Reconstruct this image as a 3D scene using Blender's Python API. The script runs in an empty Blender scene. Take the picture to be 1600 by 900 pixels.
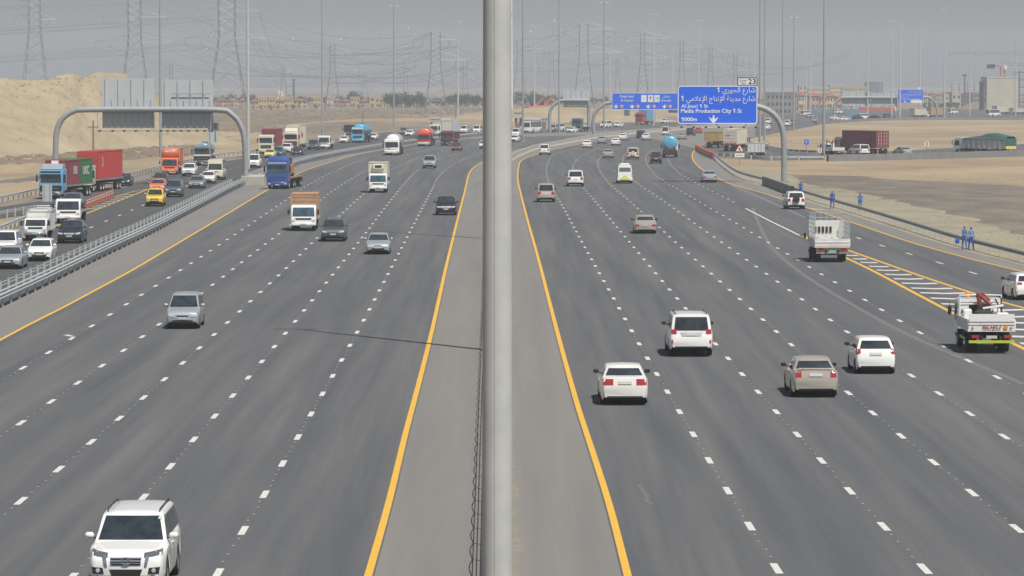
import bpy, bmesh, math, random
from mathutils import Vector, Matrix
from mathutils.bvhtree import BVHTree
R = math.radians
rnd = random.Random(7)
sc = bpy.context.scene
COL = sc.collection

# ---------------------------------------------------------------- camera
FPX = 5900.0; CH = 12.1; PITCH = math.atan(320 / FPX)
cd = bpy.data.cameras.new('camera'); cam = bpy.data.objects.new('camera', cd); COL.objects.link(cam)
cam.location = (0, 0, CH); cam.rotation_euler = (math.pi / 2 - PITCH, 0, 0)
cd.sensor_width = 36; cd.lens = FPX / 1600 * 36; cd.clip_start = 0.5; cd.clip_end = 12000
sc.camera = cam

# ---------------------------------------------------------------- world, sun, exposure
HAZE = 0.00025
SUN_VEC = Vector((9.9, -15.2, 31.8)).normalized()          # towards the sun
SUN_EL = math.asin(SUN_VEC.z)
SUN_AZ = math.atan2(SUN_VEC.x, SUN_VEC.y)
w = bpy.data.worlds.new('World'); sc.world = w; w.use_nodes = True
nt = w.node_tree; nt.nodes.clear()
sky = nt.nodes.new('ShaderNodeTexSky'); sky.sky_type = 'NISHITA'; sky.sun_disc = False
sky.sun_elevation = SUN_EL; sky.sun_rotation = SUN_AZ
sky.air_density = 1.0; sky.dust_density = 1.2; sky.ozone_density = 1.0; sky.altitude = 0
hs = nt.nodes.new('ShaderNodeHueSaturation'); hs.inputs['Saturation'].default_value = 0.40; hs.inputs['Value'].default_value = 0.68
mu = nt.nodes.new('ShaderNodeMix'); mu.data_type = 'RGBA'; mu.blend_type = 'MULTIPLY'; mu.inputs[0].default_value = 1
mu.inputs[7].default_value = (0.945, 0.985, 1.035, 1)
bg = nt.nodes.new('ShaderNodeBackground'); bg.inputs['Strength'].default_value = 0.07
wo = nt.nodes.new('ShaderNodeOutputWorld')
nt.links.new(sky.outputs[0], hs.inputs['Color']); nt.links.new(hs.outputs[0], mu.inputs[6]); nt.links.new(mu.outputs[2], bg.inputs['Color']); nt.links.new(bg.outputs[0], wo.inputs[0])
sl = bpy.data.lights.new('sun', 'SUN'); sl.energy = 4.2; sl.angle = R(0.53); sl.color = (1, 0.955, 0.89)
so = bpy.data.objects.new('sun', sl); COL.objects.link(so)
so.rotation_euler = (-SUN_VEC).to_track_quat('-Z', 'Y').to_euler()
sc.view_settings.view_transform = 'Standard'; sc.view_settings.look = 'None'
sc.view_settings.exposure = 0.25; sc.view_settings.gamma = 1
sc.render.engine = 'CYCLES'
sc.cycles.max_bounces = 5; sc.cycles.diffuse_bounces = 2; sc.cycles.glossy_bounces = 3
sc.cycles.transmission_bounces = 2; sc.cycles.volume_bounces = 0; sc.cycles.transparent_max_bounces = 4

# ---------------------------------------------------------------- photo geometry -> ground
def ray(u, v):
    x = (u - 800) / FPX; y = -(v - 450) / FPX
    return x, math.cos(PITCH) + y * math.sin(PITCH), -math.sin(PITCH) + y * math.cos(PITCH)
def G(u, v, z=0.0):
    x, y, d = ray(u, v); t = (z - CH) / d
    return Vector((x * t, y * t, z))
def at(u, v, Y):
    x, y, d = ray(u, v); t = Y / y
    return Vector((x * t, Y, CH + d * t))
def depth(v): return G(800, v).y

def catmull(P, n=14):
    out = []
    P = [P[0] * 2 - P[1]] + list(P) + [P[-1] * 2 - P[-2]]
    for i in range(1, len(P) - 2):
        p0, p1, p2, p3 = P[i - 1:i + 3]
        for k in range(n):
            t = k / n
            out.append(0.5 * ((2 * p1) + (p2 - p0) * t + (2 * p0 - 5 * p1 + 4 * p2 - p3) * t * t + (3 * p1 - p0 - 3 * p2 + p3) * t ** 3))
    out.append(P[-2]); return out
def resample(P, step):
    d = [0]
    for a, b in zip(P, P[1:]): d.append(d[-1] + (b - a).length)
    n = max(2, int(d[-1] / step)); out = []; j = 0
    for i in range(n + 1):
        s = d[-1] * i / n
        while j < len(d) - 2 and d[j + 1] < s: j += 1
        t = (s - d[j]) / max(1e-9, d[j + 1] - d[j]); out.append(P[j].lerp(P[j + 1], min(1, max(0, t))))
    return out
def curve(px, z=0.0, ext=0, smooth=3, step=3.0):
    P = [G(u, v, z) for u, v in px]
    if ext:
        d = (P[0] - P[1]).normalized(); P.insert(0, P[0] + d * ext)
    Q = resample(catmull(P), step)
    for _ in range(smooth):
        Q = [Q[0]] + [(Q[i - 1] + Q[i] * 2 + Q[i + 1]) / 4 for i in range(1, len(Q) - 1)] + [Q[-1]]
    return Q
def sub(P, a, b):
    n = len(P) - 1; return P[int(a * n):int(b * n) + 1]

# ---------------------------------------------------------------- materials
MATS = {}
def mat(name, color, rough=0.6, metal=0.0, coat=0.0, spec=0.5, var=0.0, scale=8.0, bump=0.0, emit=None, dirt_or_reflection=None):
    """principled material with optional noise variation of the colour"""
    if name in MATS: return MATS[name]
    m = bpy.data.materials.new(name); m.use_nodes = True; t = m.node_tree; b = t.nodes['Principled BSDF']
    b.inputs['Base Color'].default_value = (*color, 1); b.inputs['Roughness'].default_value = rough
    b.inputs['Metallic'].default_value = metal; b.inputs['Coat Weight'].default_value = coat
    b.inputs['Coat Roughness'].default_value = 0.06; b.inputs['Specular IOR Level'].default_value = spec
    if var or bump:
        tc = t.nodes.new('ShaderNodeTexCoord'); no = t.nodes.new('ShaderNodeTexNoise')
        no.inputs['Scale'].default_value = scale; no.inputs['Detail'].default_value = 6; no.inputs['Roughness'].default_value = 0.62
        t.links.new(tc.outputs['Object'], no.inputs['Vector'])
        if var:
            r = t.nodes.new('ShaderNodeValToRGB'); r.color_ramp.elements[0].position = 0.3; r.color_ramp.elements[1].position = 0.72
            d = dirt_or_reflection or tuple(c * (1 - var) for c in color)
            r.color_ramp.elements[0].color = (*d, 1); r.color_ramp.elements[1].color = (*color, 1)
            t.links.new(no.outputs[0], r.inputs[0]); t.links.new(r.outputs[0], b.inputs['Base Color'])
        if bump:
            bu = t.nodes.new('ShaderNodeBump'); bu.inputs['Strength'].default_value = bump; bu.inputs['Distance'].default_value = 0.3
            t.links.new(no.outputs[0], bu.inputs['Height']); t.links.new(bu.outputs[0], b.inputs['Normal'])
    MATS[name] = m; return m
def ground_mat(name, stops, scales, stretch=(1, 1, 1), rough=0.95, bump=0.25, bscale=1.2, fine=0.12):
    """world-space ground: blended noises over a colour ramp + fine grain"""
    m = bpy.data.materials.new(name); m.use_nodes = True; t = m.node_tree; b = t.nodes['Principled BSDF']
    b.inputs['Roughness'].default_value = rough; b.inputs['Specular IOR Level'].default_value = 0.15
    g = t.nodes.new('ShaderNodeNewGeometry'); mp = t.nodes.new('ShaderNodeMapping'); mp.inputs['Scale'].default_value = stretch
    t.links.new(g.outputs['Position'], mp.inputs['Vector'])
    acc = None
    for i, s in enumerate(scales):
        no = t.nodes.new('ShaderNodeTexNoise'); no.inputs['Scale'].default_value = s; no.inputs['Detail'].default_value = 7; no.inputs['Roughness'].default_value = 0.6
        t.links.new(mp.outputs[0], no.inputs['Vector'])
        if acc is None: acc = no.outputs[0]
        else:
            a = t.nodes.new('ShaderNodeMix'); a.data_type = 'FLOAT'; a.inputs[0].default_value = 0.45
            t.links.new(acc, a.inputs[2]); t.links.new(no.outputs[0], a.inputs[3]); acc = a.outputs[0]
    r = t.nodes.new('ShaderNodeValToRGB'); els = r.color_ramp.elements
    while len(els) < len(stops): els.new(0.5)
    for e, (p, c) in zip(els, stops): e.position = p; e.color = (*c, 1)
    t.links.new(acc, r.inputs[0])
    fn = t.nodes.new('ShaderNodeTexNoise'); fn.inputs['Scale'].default_value = 9; fn.inputs['Detail'].default_value = 8; fn.inputs['Roughness'].default_value = 0.75
    t.links.new(g.outputs['Position'], fn.inputs['Vector'])
    mr = t.nodes.new('ShaderNodeMapRange'); mr.inputs[1].default_value = 0.25; mr.inputs[2].default_value = 0.75
    mr.inputs[3].default_value = 1 - fine; mr.inputs[4].default_value = 1 + fine
    t.links.new(fn.outputs[0], mr.inputs[0])
    mx = t.nodes.new('ShaderNodeMix'); mx.data_type = 'RGBA'; mx.blend_type = 'MULTIPLY'; mx.inputs[0].default_value = 1
    t.links.new(r.outputs[0], mx.inputs[6]); t.links.new(mr.outputs[0], mx.inputs[7]); t.links.new(mx.outputs[2], b.inputs['Base Color'])
    if bump:
        bn = t.nodes.new('ShaderNodeTexNoise'); bn.inputs['Scale'].default_value = bscale; bn.inputs['Detail'].default_value = 9; bn.inputs['Roughness'].default_value = 0.7
        t.links.new(g.outputs['Position'], bn.inputs['Vector'])
        bu = t.nodes.new('ShaderNodeBump'); bu.inputs['Strength'].default_value = bump; bu.inputs['Distance'].default_value = 0.5
        t.links.new(bn.outputs[0], bu.inputs['Height']); t.links.new(bu.outputs[0], b.inputs['Normal'])
    MATS[name] = m; return m

M_sand = ground_mat('desert_sand', [(0.32, (0.20, 0.155, 0.11)), (0.46, (0.30, 0.235, 0.16)), (0.56, (0.375, 0.297, 0.198)), (0.68, (0.28, 0.22, 0.155))], [0.012, 0.07], (0.7, 0.35, 1), bump=0.2)
M_scrub = ground_mat('scrub_soil', [(0.34, (0.10, 0.088, 0.072)), (0.44, (0.17, 0.143, 0.112)), (0.53, (0.23, 0.19, 0.145)), (0.62, (0.33, 0.255, 0.175)), (0.72, (0.17, 0.155, 0.135))], [0.015, 0.05], (0.8, 0.22, 1), bump=0.2)
M_gravel = ground_mat('grey_gravel', [(0.34, (0.115, 0.105, 0.09)), (0.5, (0.175, 0.155, 0.13)), (0.66, (0.24, 0.21, 0.165))], [0.05, 0.4], (0.6, 0.2, 1), bump=0.4, bscale=2.5, fine=0.4)
M_sparse = ground_mat('sparse_verge', [(0.34, (0.20, 0.185, 0.135)), (0.5, (0.29, 0.265, 0.195)), (0.66, (0.36, 0.31, 0.22))], [0.06, 0.5], (0.6, 0.25, 1), bump=0.25, fine=0.2)
M_mound = ground_mat('mound_sand', [(0.3, (0.25, 0.205, 0.135)), (0.5, (0.36, 0.30, 0.20)), (0.7, (0.43, 0.36, 0.25))], [0.03, 0.2], (1, 1, 1), bump=0.5, bscale=0.8)
M_asphalt = ground_mat('asphalt', [(0.36, (0.082, 0.088, 0.097)), (0.5, (0.108, 0.112, 0.119)), (0.64, (0.140, 0.139, 0.138))], [0.55, 1.3], (1, 0.02, 1), rough=0.85, bump=0.0, fine=0.16)
M_shoulder = ground_mat('shoulder_paving', [(0.3, (0.165, 0.163, 0.158)), (0.5, (0.195, 0.190, 0.182)), (0.7, (0.225, 0.218, 0.206))], [0.6, 1.1], (1, 0.03, 1), rough=0.9, bump=0.0, fine=0.10)
M_rampasph = ground_mat('ramp_asphalt', [(0.3, (0.070, 0.073, 0.077)), (0.7, (0.10, 0.10, 0.102))], [0.5, 1.2], (1, 0.04, 1), rough=0.85, bump=0.0, fine=0.12)
M_white = mat('road_paint_white', (0.72, 0.71, 0.67), 0.7, var=0.35, scale=9.0)
M_yellow = mat('road_paint_yellow', (0.76, 0.44, 0.055), 0.7, var=0.22, scale=5.0)
M_studs = mat('road_stud', (0.40, 0.40, 0.37), 0.6)
M_conc = mat('concrete', (0.34, 0.325, 0.295), 0.9, var=0.25, scale=1.2)
M_conclight = mat('pale_concrete', (0.46, 0.43, 0.37), 0.9, var=0.2, scale=0.8)
M_wall = mat('dark_concrete_wall', (0.23, 0.232, 0.235), 0.9, var=0.2, scale=0.5)
M_galv = mat('galvanised_steel', (0.50, 0.53, 0.545), 0.55, 0.1, var=0.25, scale=4)
M_galvd = mat('dark_rail_steel', (0.29, 0.315, 0.33), 0.55, 0.1, var=0.25, scale=4)  # darker copy of galvanised steel; puts the exit-lane rail's shadow side into colour
M_mast = mat('mast_paint', (0.51, 0.525, 0.51), 0.6, 0.0, var=0.1, scale=2.2, dirt_or_reflection=(0.43, 0.445, 0.435))
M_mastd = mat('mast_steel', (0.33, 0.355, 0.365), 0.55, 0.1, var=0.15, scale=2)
M_pylon = mat('pylon_steel', (0.23, 0.235, 0.235), 0.6, 0.2)
M_wire = mat('conductor', (0.16, 0.16, 0.16), 0.7)
M_glass = mat('car_glass', (0.05, 0.062, 0.075), 0.04, 0, spec=0.8, var=.7, scale=1.6, dirt_or_reflection=(0.010, 0.015, 0.021))  # blotchy tones put reflections and dashboards into the glass colour
M_glassg = mat('green_tint_glass', (0.10, 0.15, 0.135), 0.06, 0, spec=0.8)
M_glassb = mat('blue_tint_glass', (0.06, 0.13, 0.17), 0.05, 0, spec=0.8, var=.7, scale=1.8, dirt_or_reflection=(0.015, 0.035, 0.05))  # same painted-in reflection blotches on a blue tint
M_rubber = mat('tyre_rubber', (0.022, 0.022, 0.023), 0.85)
M_rim = mat('alloy_rim', (0.42, 0.43, 0.44), 0.35, 0.7)
M_black = mat('black_plastic', (0.02, 0.02, 0.021), 0.55)
M_dark = mat('dark_chassis', (0.035, 0.034, 0.034), 0.8, var=0.3)
M_chrome = mat('chrome', (0.75, 0.76, 0.78), 0.12, 1.0)
M_lampc = mat('clear_lamp', (0.62, 0.66, 0.70), 0.08, 0.35, coat=1)
M_lampd = mat('smoked_lamp', (0.16, 0.18, 0.21), 0.08, 0.4, coat=1)
M_lampr = mat('red_lamp', (0.38, 0.022, 0.028), 0.12, coat=1)
M_lampo = mat('orange_lamp', (0.85, 0.28, 0.03), 0.2, coat=1)
M_plate = mat('number_plate', (0.52, 0.53, 0.53), 0.5)
M_plateg = mat('green_plate', (0.25, 0.55, 0.42), 0.5)
M_interior = mat('cab_interior', (0.05, 0.05, 0.055), 0.8)
M_wood = mat('timber', (0.30, 0.20, 0.12), 0.8, var=0.35, scale=3)
PAINT = dict(white=(0.80, 0.80, 0.78), pearl=(0.74, 0.73, 0.69), silver=(0.42, 0.47, 0.51), champagne=(0.50, 0.45, 0.39), beige=(0.55, 0.48, 0.42), grey=(0.105, 0.108, 0.118),
             mid=(0.27, 0.29, 0.30), navy=(0.018, 0.028, 0.055), black=(0.012, 0.012, 0.014), blue=(0.03, 0.075, 0.27), steel=(0.11, 0.15, 0.21), sky=(0.12, 0.36, 0.62), yellow=(0.85, 0.58, 0.01),
             lemon=(0.78, 0.68, 0.16), orange=(0.78, 0.15, 0.04), taxi=(0.80, 0.20, 0.08), red=(0.50, 0.03, 0.03), darkred=(0.16, 0.03, 0.035), maroon=(0.24, 0.05, 0.06), dkgreen=(0.02, 0.05, 0.055), cream=(0.66, 0.62, 0.50),
             brown=(0.52, 0.31, 0.18), cyan=(0.09, 0.40, 0.60), ochre=(0.48, 0.34, 0.14), green=(0.03, 0.17, 0.06), bred=(0.50, 0.055, 0.05), teal=(0.03, 0.12, 0.12), petrol=(0.05, 0.13, 0.2))
METALLIC = {'silver', 'champagne', 'grey', 'mid', 'beige', 'steel', 'navy', 'black'}
def paint(c, flat=False):
    n = ('matt_' if flat else '') + c + '_paint'
    if n in MATS: return MATS[n]
    col = PAINT[c]
    if flat: return mat(n, col, 0.55, 0, var=0.22, scale=1.3)
    return mat(n, col, 0.32, 0.35 if c in METALLIC else 0.0, coat=0.8)

# ---------------------------------------------------------------- mesh builder
class MB:
    def __init__(s): s.v = []; s.f = []; s.m = []; s.mats = []
    def mi(s, m):
        if m not in s.mats: s.mats.append(m)
        return s.mats.index(m)
    def add(s, V, F, m=None):
        o = len(s.v); s.v += [tuple(p) for p in V]; s.f += [tuple(i + o for i in f) for f in F]
        k = s.mi(m); s.m += [k] * len(F)
    def box(s, c, d, m=None, rot=None, taper=1.0):
        x, y, z = (a / 2 for a in d)
        V = [Vector((sx * x * (taper if sz > 0 else 1), sy * y * (taper if sz > 0 else 1), sz * z)) for sx, sy, sz in
             ((-1, -1, -1), (1, -1, -1), (1, 1, -1), (-1, 1, -1), (-1, -1, 1), (1, -1, 1), (1, 1, 1), (-1, 1, 1))]
        if rot is not None: V = [rot @ p for p in V]
        s.add([p + Vector(c) for p in V], [(0, 3, 2, 1), (4, 5, 6, 7), (0, 1, 5, 4), (1, 2, 6, 5), (2, 3, 7, 6), (3, 0, 4, 7)], m)
    def rbox(s, c, d, b=0.03, m=None):
        """box with chamfered edges"""
        x, y, z = (a / 2 for a in d); b = min(b, x * .9, y * .9, z * .9); V = []; 
        for sz in (-1, 1):
            for sx, sy in ((-1, -1), (1, -1), (1, 1), (-1, 1)):
                V += [(sx * x, sy * (y - b), sz * (z - b)), (sx * (x - b), sy * y, sz * (z - b)), (sx * (x - b), sy * (y - b), sz * z)]
        bm = bmesh.new(); vs = [bm.verts.new(Vector(p) + Vector(c)) for p in V]
        h = bmesh.ops.convex_hull(bm, input=vs); bm.verts.index_update()
        s.add([p.co.copy() for p in bm.verts], [[q.index for q in f.verts] for f in bm.faces], m); bm.free()
    def tube(s, P, r, n=8, m=None, cap=True, r2=None):
        P = [Vector(p) for p in P]; N = len(P); V = []; F = []
        up = Vector((0, 0, 1)); prev = None
        for i, p in enumerate(P):
            d = (P[min(i + 1, N - 1)] - P[max(i - 1, 0)]).normalized()
            a = prev if prev is not None else (Vector((1, 0, 0)) if abs(d.z) > .9 else up)
            e1 = (a - d * a.dot(d)).normalized(); e2 = d.cross(e1); prev = e1
            rr = r if r2 is None else r + (r2 - r) * i / (N - 1)
            V += [p + (e1 * math.cos(2 * math.pi * k / n) + e2 * math.sin(2 * math.pi * k / n)) * rr for k in range(n)]
        for i in range(N - 1):
            for k in range(n): F.append((i * n + k, i * n + (k + 1) % n, (i + 1) * n + (k + 1) % n, (i + 1) * n + k))
        if cap: F += [tuple(range(n - 1, -1, -1)), tuple((N - 1) * n + k for k in range(n))]
        s.add(V, F, m)
    def lathe(s, prof, axis='z', c=(0, 0, 0), n=20, m=None, sx=1, sy=1):
        V = []; F = []; k = len(prof)
        for j in range(n):
            a = 2 * math.pi * j / n; ca, sa = math.cos(a), math.sin(a)
            for r, h in prof:
                if axis == 'z': p = (r * ca * sx, r * sa * sy, h)
                elif axis == 'x': p = (h, r * ca * sx, r * sa * sy)
                else: p = (r * ca * sx, h, r * sa * sy)
                V.append(Vector(p) + Vector(c))
        for j in range(n):
            for i in range(k - 1):
                q = (j * k + i, j * k + i + 1, ((j + 1) % n) * k + i + 1, ((j + 1) % n) * k + i)
                F.append(q if axis != 'y' else q[::-1])
        s.add(V, F, m)
    def strip(s, A, B, m=None):
        n = min(len(A), len(B)); o = [*A[:n], *B[:n]]
        s.add(o, [(i, n + i, n + i + 1, i + 1) for i in range(n - 1)], m)
    def ngon(s, P, m=None): s.add(P, [tuple(range(len(P)))], m)
    def prism(s, P2, hw, ch=0.0, m=None):
        """side profile (y,z) extruded over x from -hw to hw, edges drawn in by ch"""
        n = len(P2); cy = sum(p[0] for p in P2) / n; cz = sum(p[1] for p in P2) / n
        def inset(p):
            d = Vector((p[0] - cy, p[1] - cz)); l = d.length; q = d * (1 - ch / l); return (cy + q.x, cz + q.y)
        rings = [(-hw, True), (-hw + ch, False), (hw - ch, False), (hw, True)] if ch else [(-hw, False), (hw, False)]
        V = []; F = []
        for x, ins in rings: V += [(x, *(inset(p) if ins else p)) for p in P2]
        for i in range(len(rings) - 1):
            for k in range(n): F.append((i * n + k, i * n + (k + 1) % n, (i + 1) * n + (k + 1) % n, (i + 1) * n + k))
        F += [tuple(range(n - 1, -1, -1)), tuple((len(rings) - 1) * n + k for k in range(n))]
        s.add(V, F, m)
    def mesh(s, name, m=None, smooth=None):
        me = bpy.data.meshes.new(name); me.from_pydata(s.v, [], s.f)
        ms = s.mats or [m]
        if m is not None and not (None in ms): pass
        for q in ms: me.materials.append(q if q is not None else m)
        if len(ms) > 1: me.polygons.foreach_set('material_index', s.m)
        if smooth is not None:
            bm = bmesh.new(); bm.from_mesh(me); bmesh.ops.recalc_face_normals(bm, faces=bm.faces); bm.to_mesh(me); bm.free()
            me.polygons.foreach_set('use_smooth', [True] * len(me.polygons)); me.set_sharp_from_angle(angle=R(smooth))
        me.update(); return me
    def obj(s, name, m=None, parent=None, smooth=None):
        return link(name, s.mesh(name, m, smooth), parent)
def link(name, data, parent=None):
    o = bpy.data.objects.new(name, data); COL.objects.link(o)
    if parent is not None: o.parent = parent
    return o
def tag(o, label=None, cat=None, group=None, kind=None):
    if label: o['label'] = label
    if cat: o['category'] = cat
    if group: o['group'] = group
    if kind: o['kind'] = kind
    return o
def thing(name, label, cat, loc=(0, 0, 0), rz=0, group=None):
    o = link(name, None); o.location = loc; o.rotation_euler = (0, 0, rz); return tag(o, label, cat, group)
def struct(o, label=None): 
    o['kind'] = 'structure'
    if label: o['label'] = label
    return o
def copy_tree(o, parent=None, label=None):
    c = o.copy(); COL.objects.link(c); c.parent = parent
    if label: c['label'] = label
    for ch in o.children: copy_tree(ch, c)
    return c

# Arabic letters as joined presentation forms, laid out right to left
AR = {'ا': (0xFE8D, 0xFE8E), 'إ': (0xFE87, 0xFE88), 'ب': (0xFE8F,), 'ة': (0xFE93, 0xFE94), 'ت': (0xFE95, 0xFE96, 0xFE97, 0xFE98), 'ج': (0xFE9D, 0xFE9E, 0xFE9F, 0xFEA0),
      'خ': (0xFEA5, 0xFEA6, 0xFEA7, 0xFEA8), 'د': (0xFEA9, 0xFEAA), 'ر': (0xFEAD, 0xFEAE), 'ش': (0xFEB5, 0xFEB6, 0xFEB7, 0xFEB8), 'ع': (0xFEC9, 0xFECA, 0xFECB, 0xFECC),
      'ل': (0xFEDD, 0xFEDE, 0xFEDF, 0xFEE0), 'م': (0xFEE1, 0xFEE2, 0xFEE3, 0xFEE4), 'ن': (0xFEE5, 0xFEE6, 0xFEE7, 0xFEE8), 'و': (0xFEED, 0xFEEE), 'ي': (0xFEF1, 0xFEF2, 0xFEF3, 0xFEF4)}
def arabic(s):
    out = []
    for word in s.split(' ')[::-1]:
        if word[0] in AR:
            r = []; i = 0; joined = False
            while i < len(word):
                c = word[i]
                if c == 'ل' and i + 1 < len(word) and word[i + 1] in 'اإ':
                    b = {'ا': 0xFEFB, 'إ': 0xFEF9}[word[i + 1]]; r.append(chr(b + (1 if joined else 0))); joined = False; i += 2; continue
                f = AR[c]; nxt = i + 1 < len(word)
                if len(f) == 4: k = (3 if nxt else 1) if joined else (2 if nxt else 0); r.append(chr(f[k])); joined = nxt
                else: r.append(chr(f[1 if joined else 0])); joined = False
                i += 1
            out.append(''.join(r[::-1]))
        else: out.append(word)
    return ' '.join(out)
def text(s, size, loc, m, parent, align='LEFT', rot=(math.pi / 2, 0, 0), name='lettering', bold=0.0, sx=1.0):
    if any(ord(c) > 0x600 for c in s): bold = 0.0
    s = s.replace('1', chr(0x1D7ED))
    cu = bpy.data.curves.new(name, 'FONT'); cu.body = s; cu.size = size; cu.align_x = align; cu.offset = bold; cu.resolution_u = 3; cu.extrude = 0.006
    t = bpy.data.objects.new(name, cu); COL.objects.link(t)
    dg = bpy.context.evaluated_depsgraph_get(); me = bpy.data.meshes.new_from_object(t.evaluated_get(dg)); me.name = name
    bpy.data.objects.remove(t); bpy.data.curves.remove(cu)
    me.materials.clear(); me.materials.append(m)
    o = link(name, me, parent); o.location = loc; o.rotation_euler = rot; o.scale = (sx, 1, 1); return o
# ================================================================ GROUND AND ROADS
Z_SAND, Z_GRAV, Z_PAVE, Z_ASPH, Z_MARK = 0.004, 0.008, 0.012, 0.016, 0.020
m = MB(); m.add([(-7000, -300, 0), (7000, -300, 0), (7000, 11000, 0), (-7000, 11000, 0)], [(0, 1, 2, 3)])
struct(m.obj('ground', M_scrub))
def rough_px(px, z, amp):
    """polygon outline from the photo, roughened sideways in metres"""
    P = [G(u, v, z) for u, v in px]; out = []
    for a, b in zip(P, P[1:] + P[:1]):
        L = (b - a).length; n = max(1, min(40, int(L / 4))); s = Vector((-(b - a).y, (b - a).x, 0)).normalized()
        for k in range(n):
            out.append(a.lerp(b, k / n) + s * (rnd.uniform(-amp, amp) if k else 0))
    return out
def patch(name, px, z, m_, amp=0.0):
    P = rough_px(px, z, amp) if amp else [G(u, v, z) for u, v in px]
    b = MB(); b.ngon(P, m_); return struct(b.obj(name, m_))
patch('desert_sand', [(1040, 250), (1150, 262), (1230, 330), (1400, 430), (1900, 640), (2300, 640), (2300, 190), (1700, 186), (1290, 186), (1150, 205)], Z_SAND, M_sand, 1.0)
patch('desert_sand', [(-900, 640), (-900, 215), (0, 215), (340, 205), (480, 208), (420, 240), (300, 262), (0, 345), (-300, 470)], Z_SAND, M_sand, 1.0)
patch('far_sand', [(620, 180), (900, 172), (1150, 170), (1150, 178), (900, 187), (700, 186)], Z_SAND, M_sand, 2.0)
patch('gravel_ground', [(1225, 272), (1330, 275), (1450, 283), (1600, 292), (2000, 310), (2000, 520), (1600, 372), (1560, 357), (1450, 325), (1350, 303), (1260, 288)], Z_GRAV, M_gravel, 1.5)
patch('verge', [(1125, 258), (1180, 262), (1240, 276), (1262, 288), (1350, 303), (1450, 325), (1560, 357), (1600, 372), (2000, 520), (2000, 600), (1650, 440), (1500, 392), (1350, 345), (1240, 306), (1160, 282)], Z_GRAV + .002, M_sparse, 0.6)
patch('gravel_track', [(-900, 300), (0, 258), (120, 252), (220, 243), (330, 237), (330, 240), (220, 248), (120, 259), (0, 268), (-900, 325)], Z_GRAV, M_gravel, 0.8)
patch('gravel_track', [(-900, 345), (0, 282), (90, 270), (90, 277), (0, 291), (-900, 370)], Z_GRAV, M_gravel, 0.8)
patch('gravel_track', [(600, 196), (760, 189), (1000, 183), (1000, 186), (760, 194), (600, 200)], Z_GRAV, M_gravel, 0.8)

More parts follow.
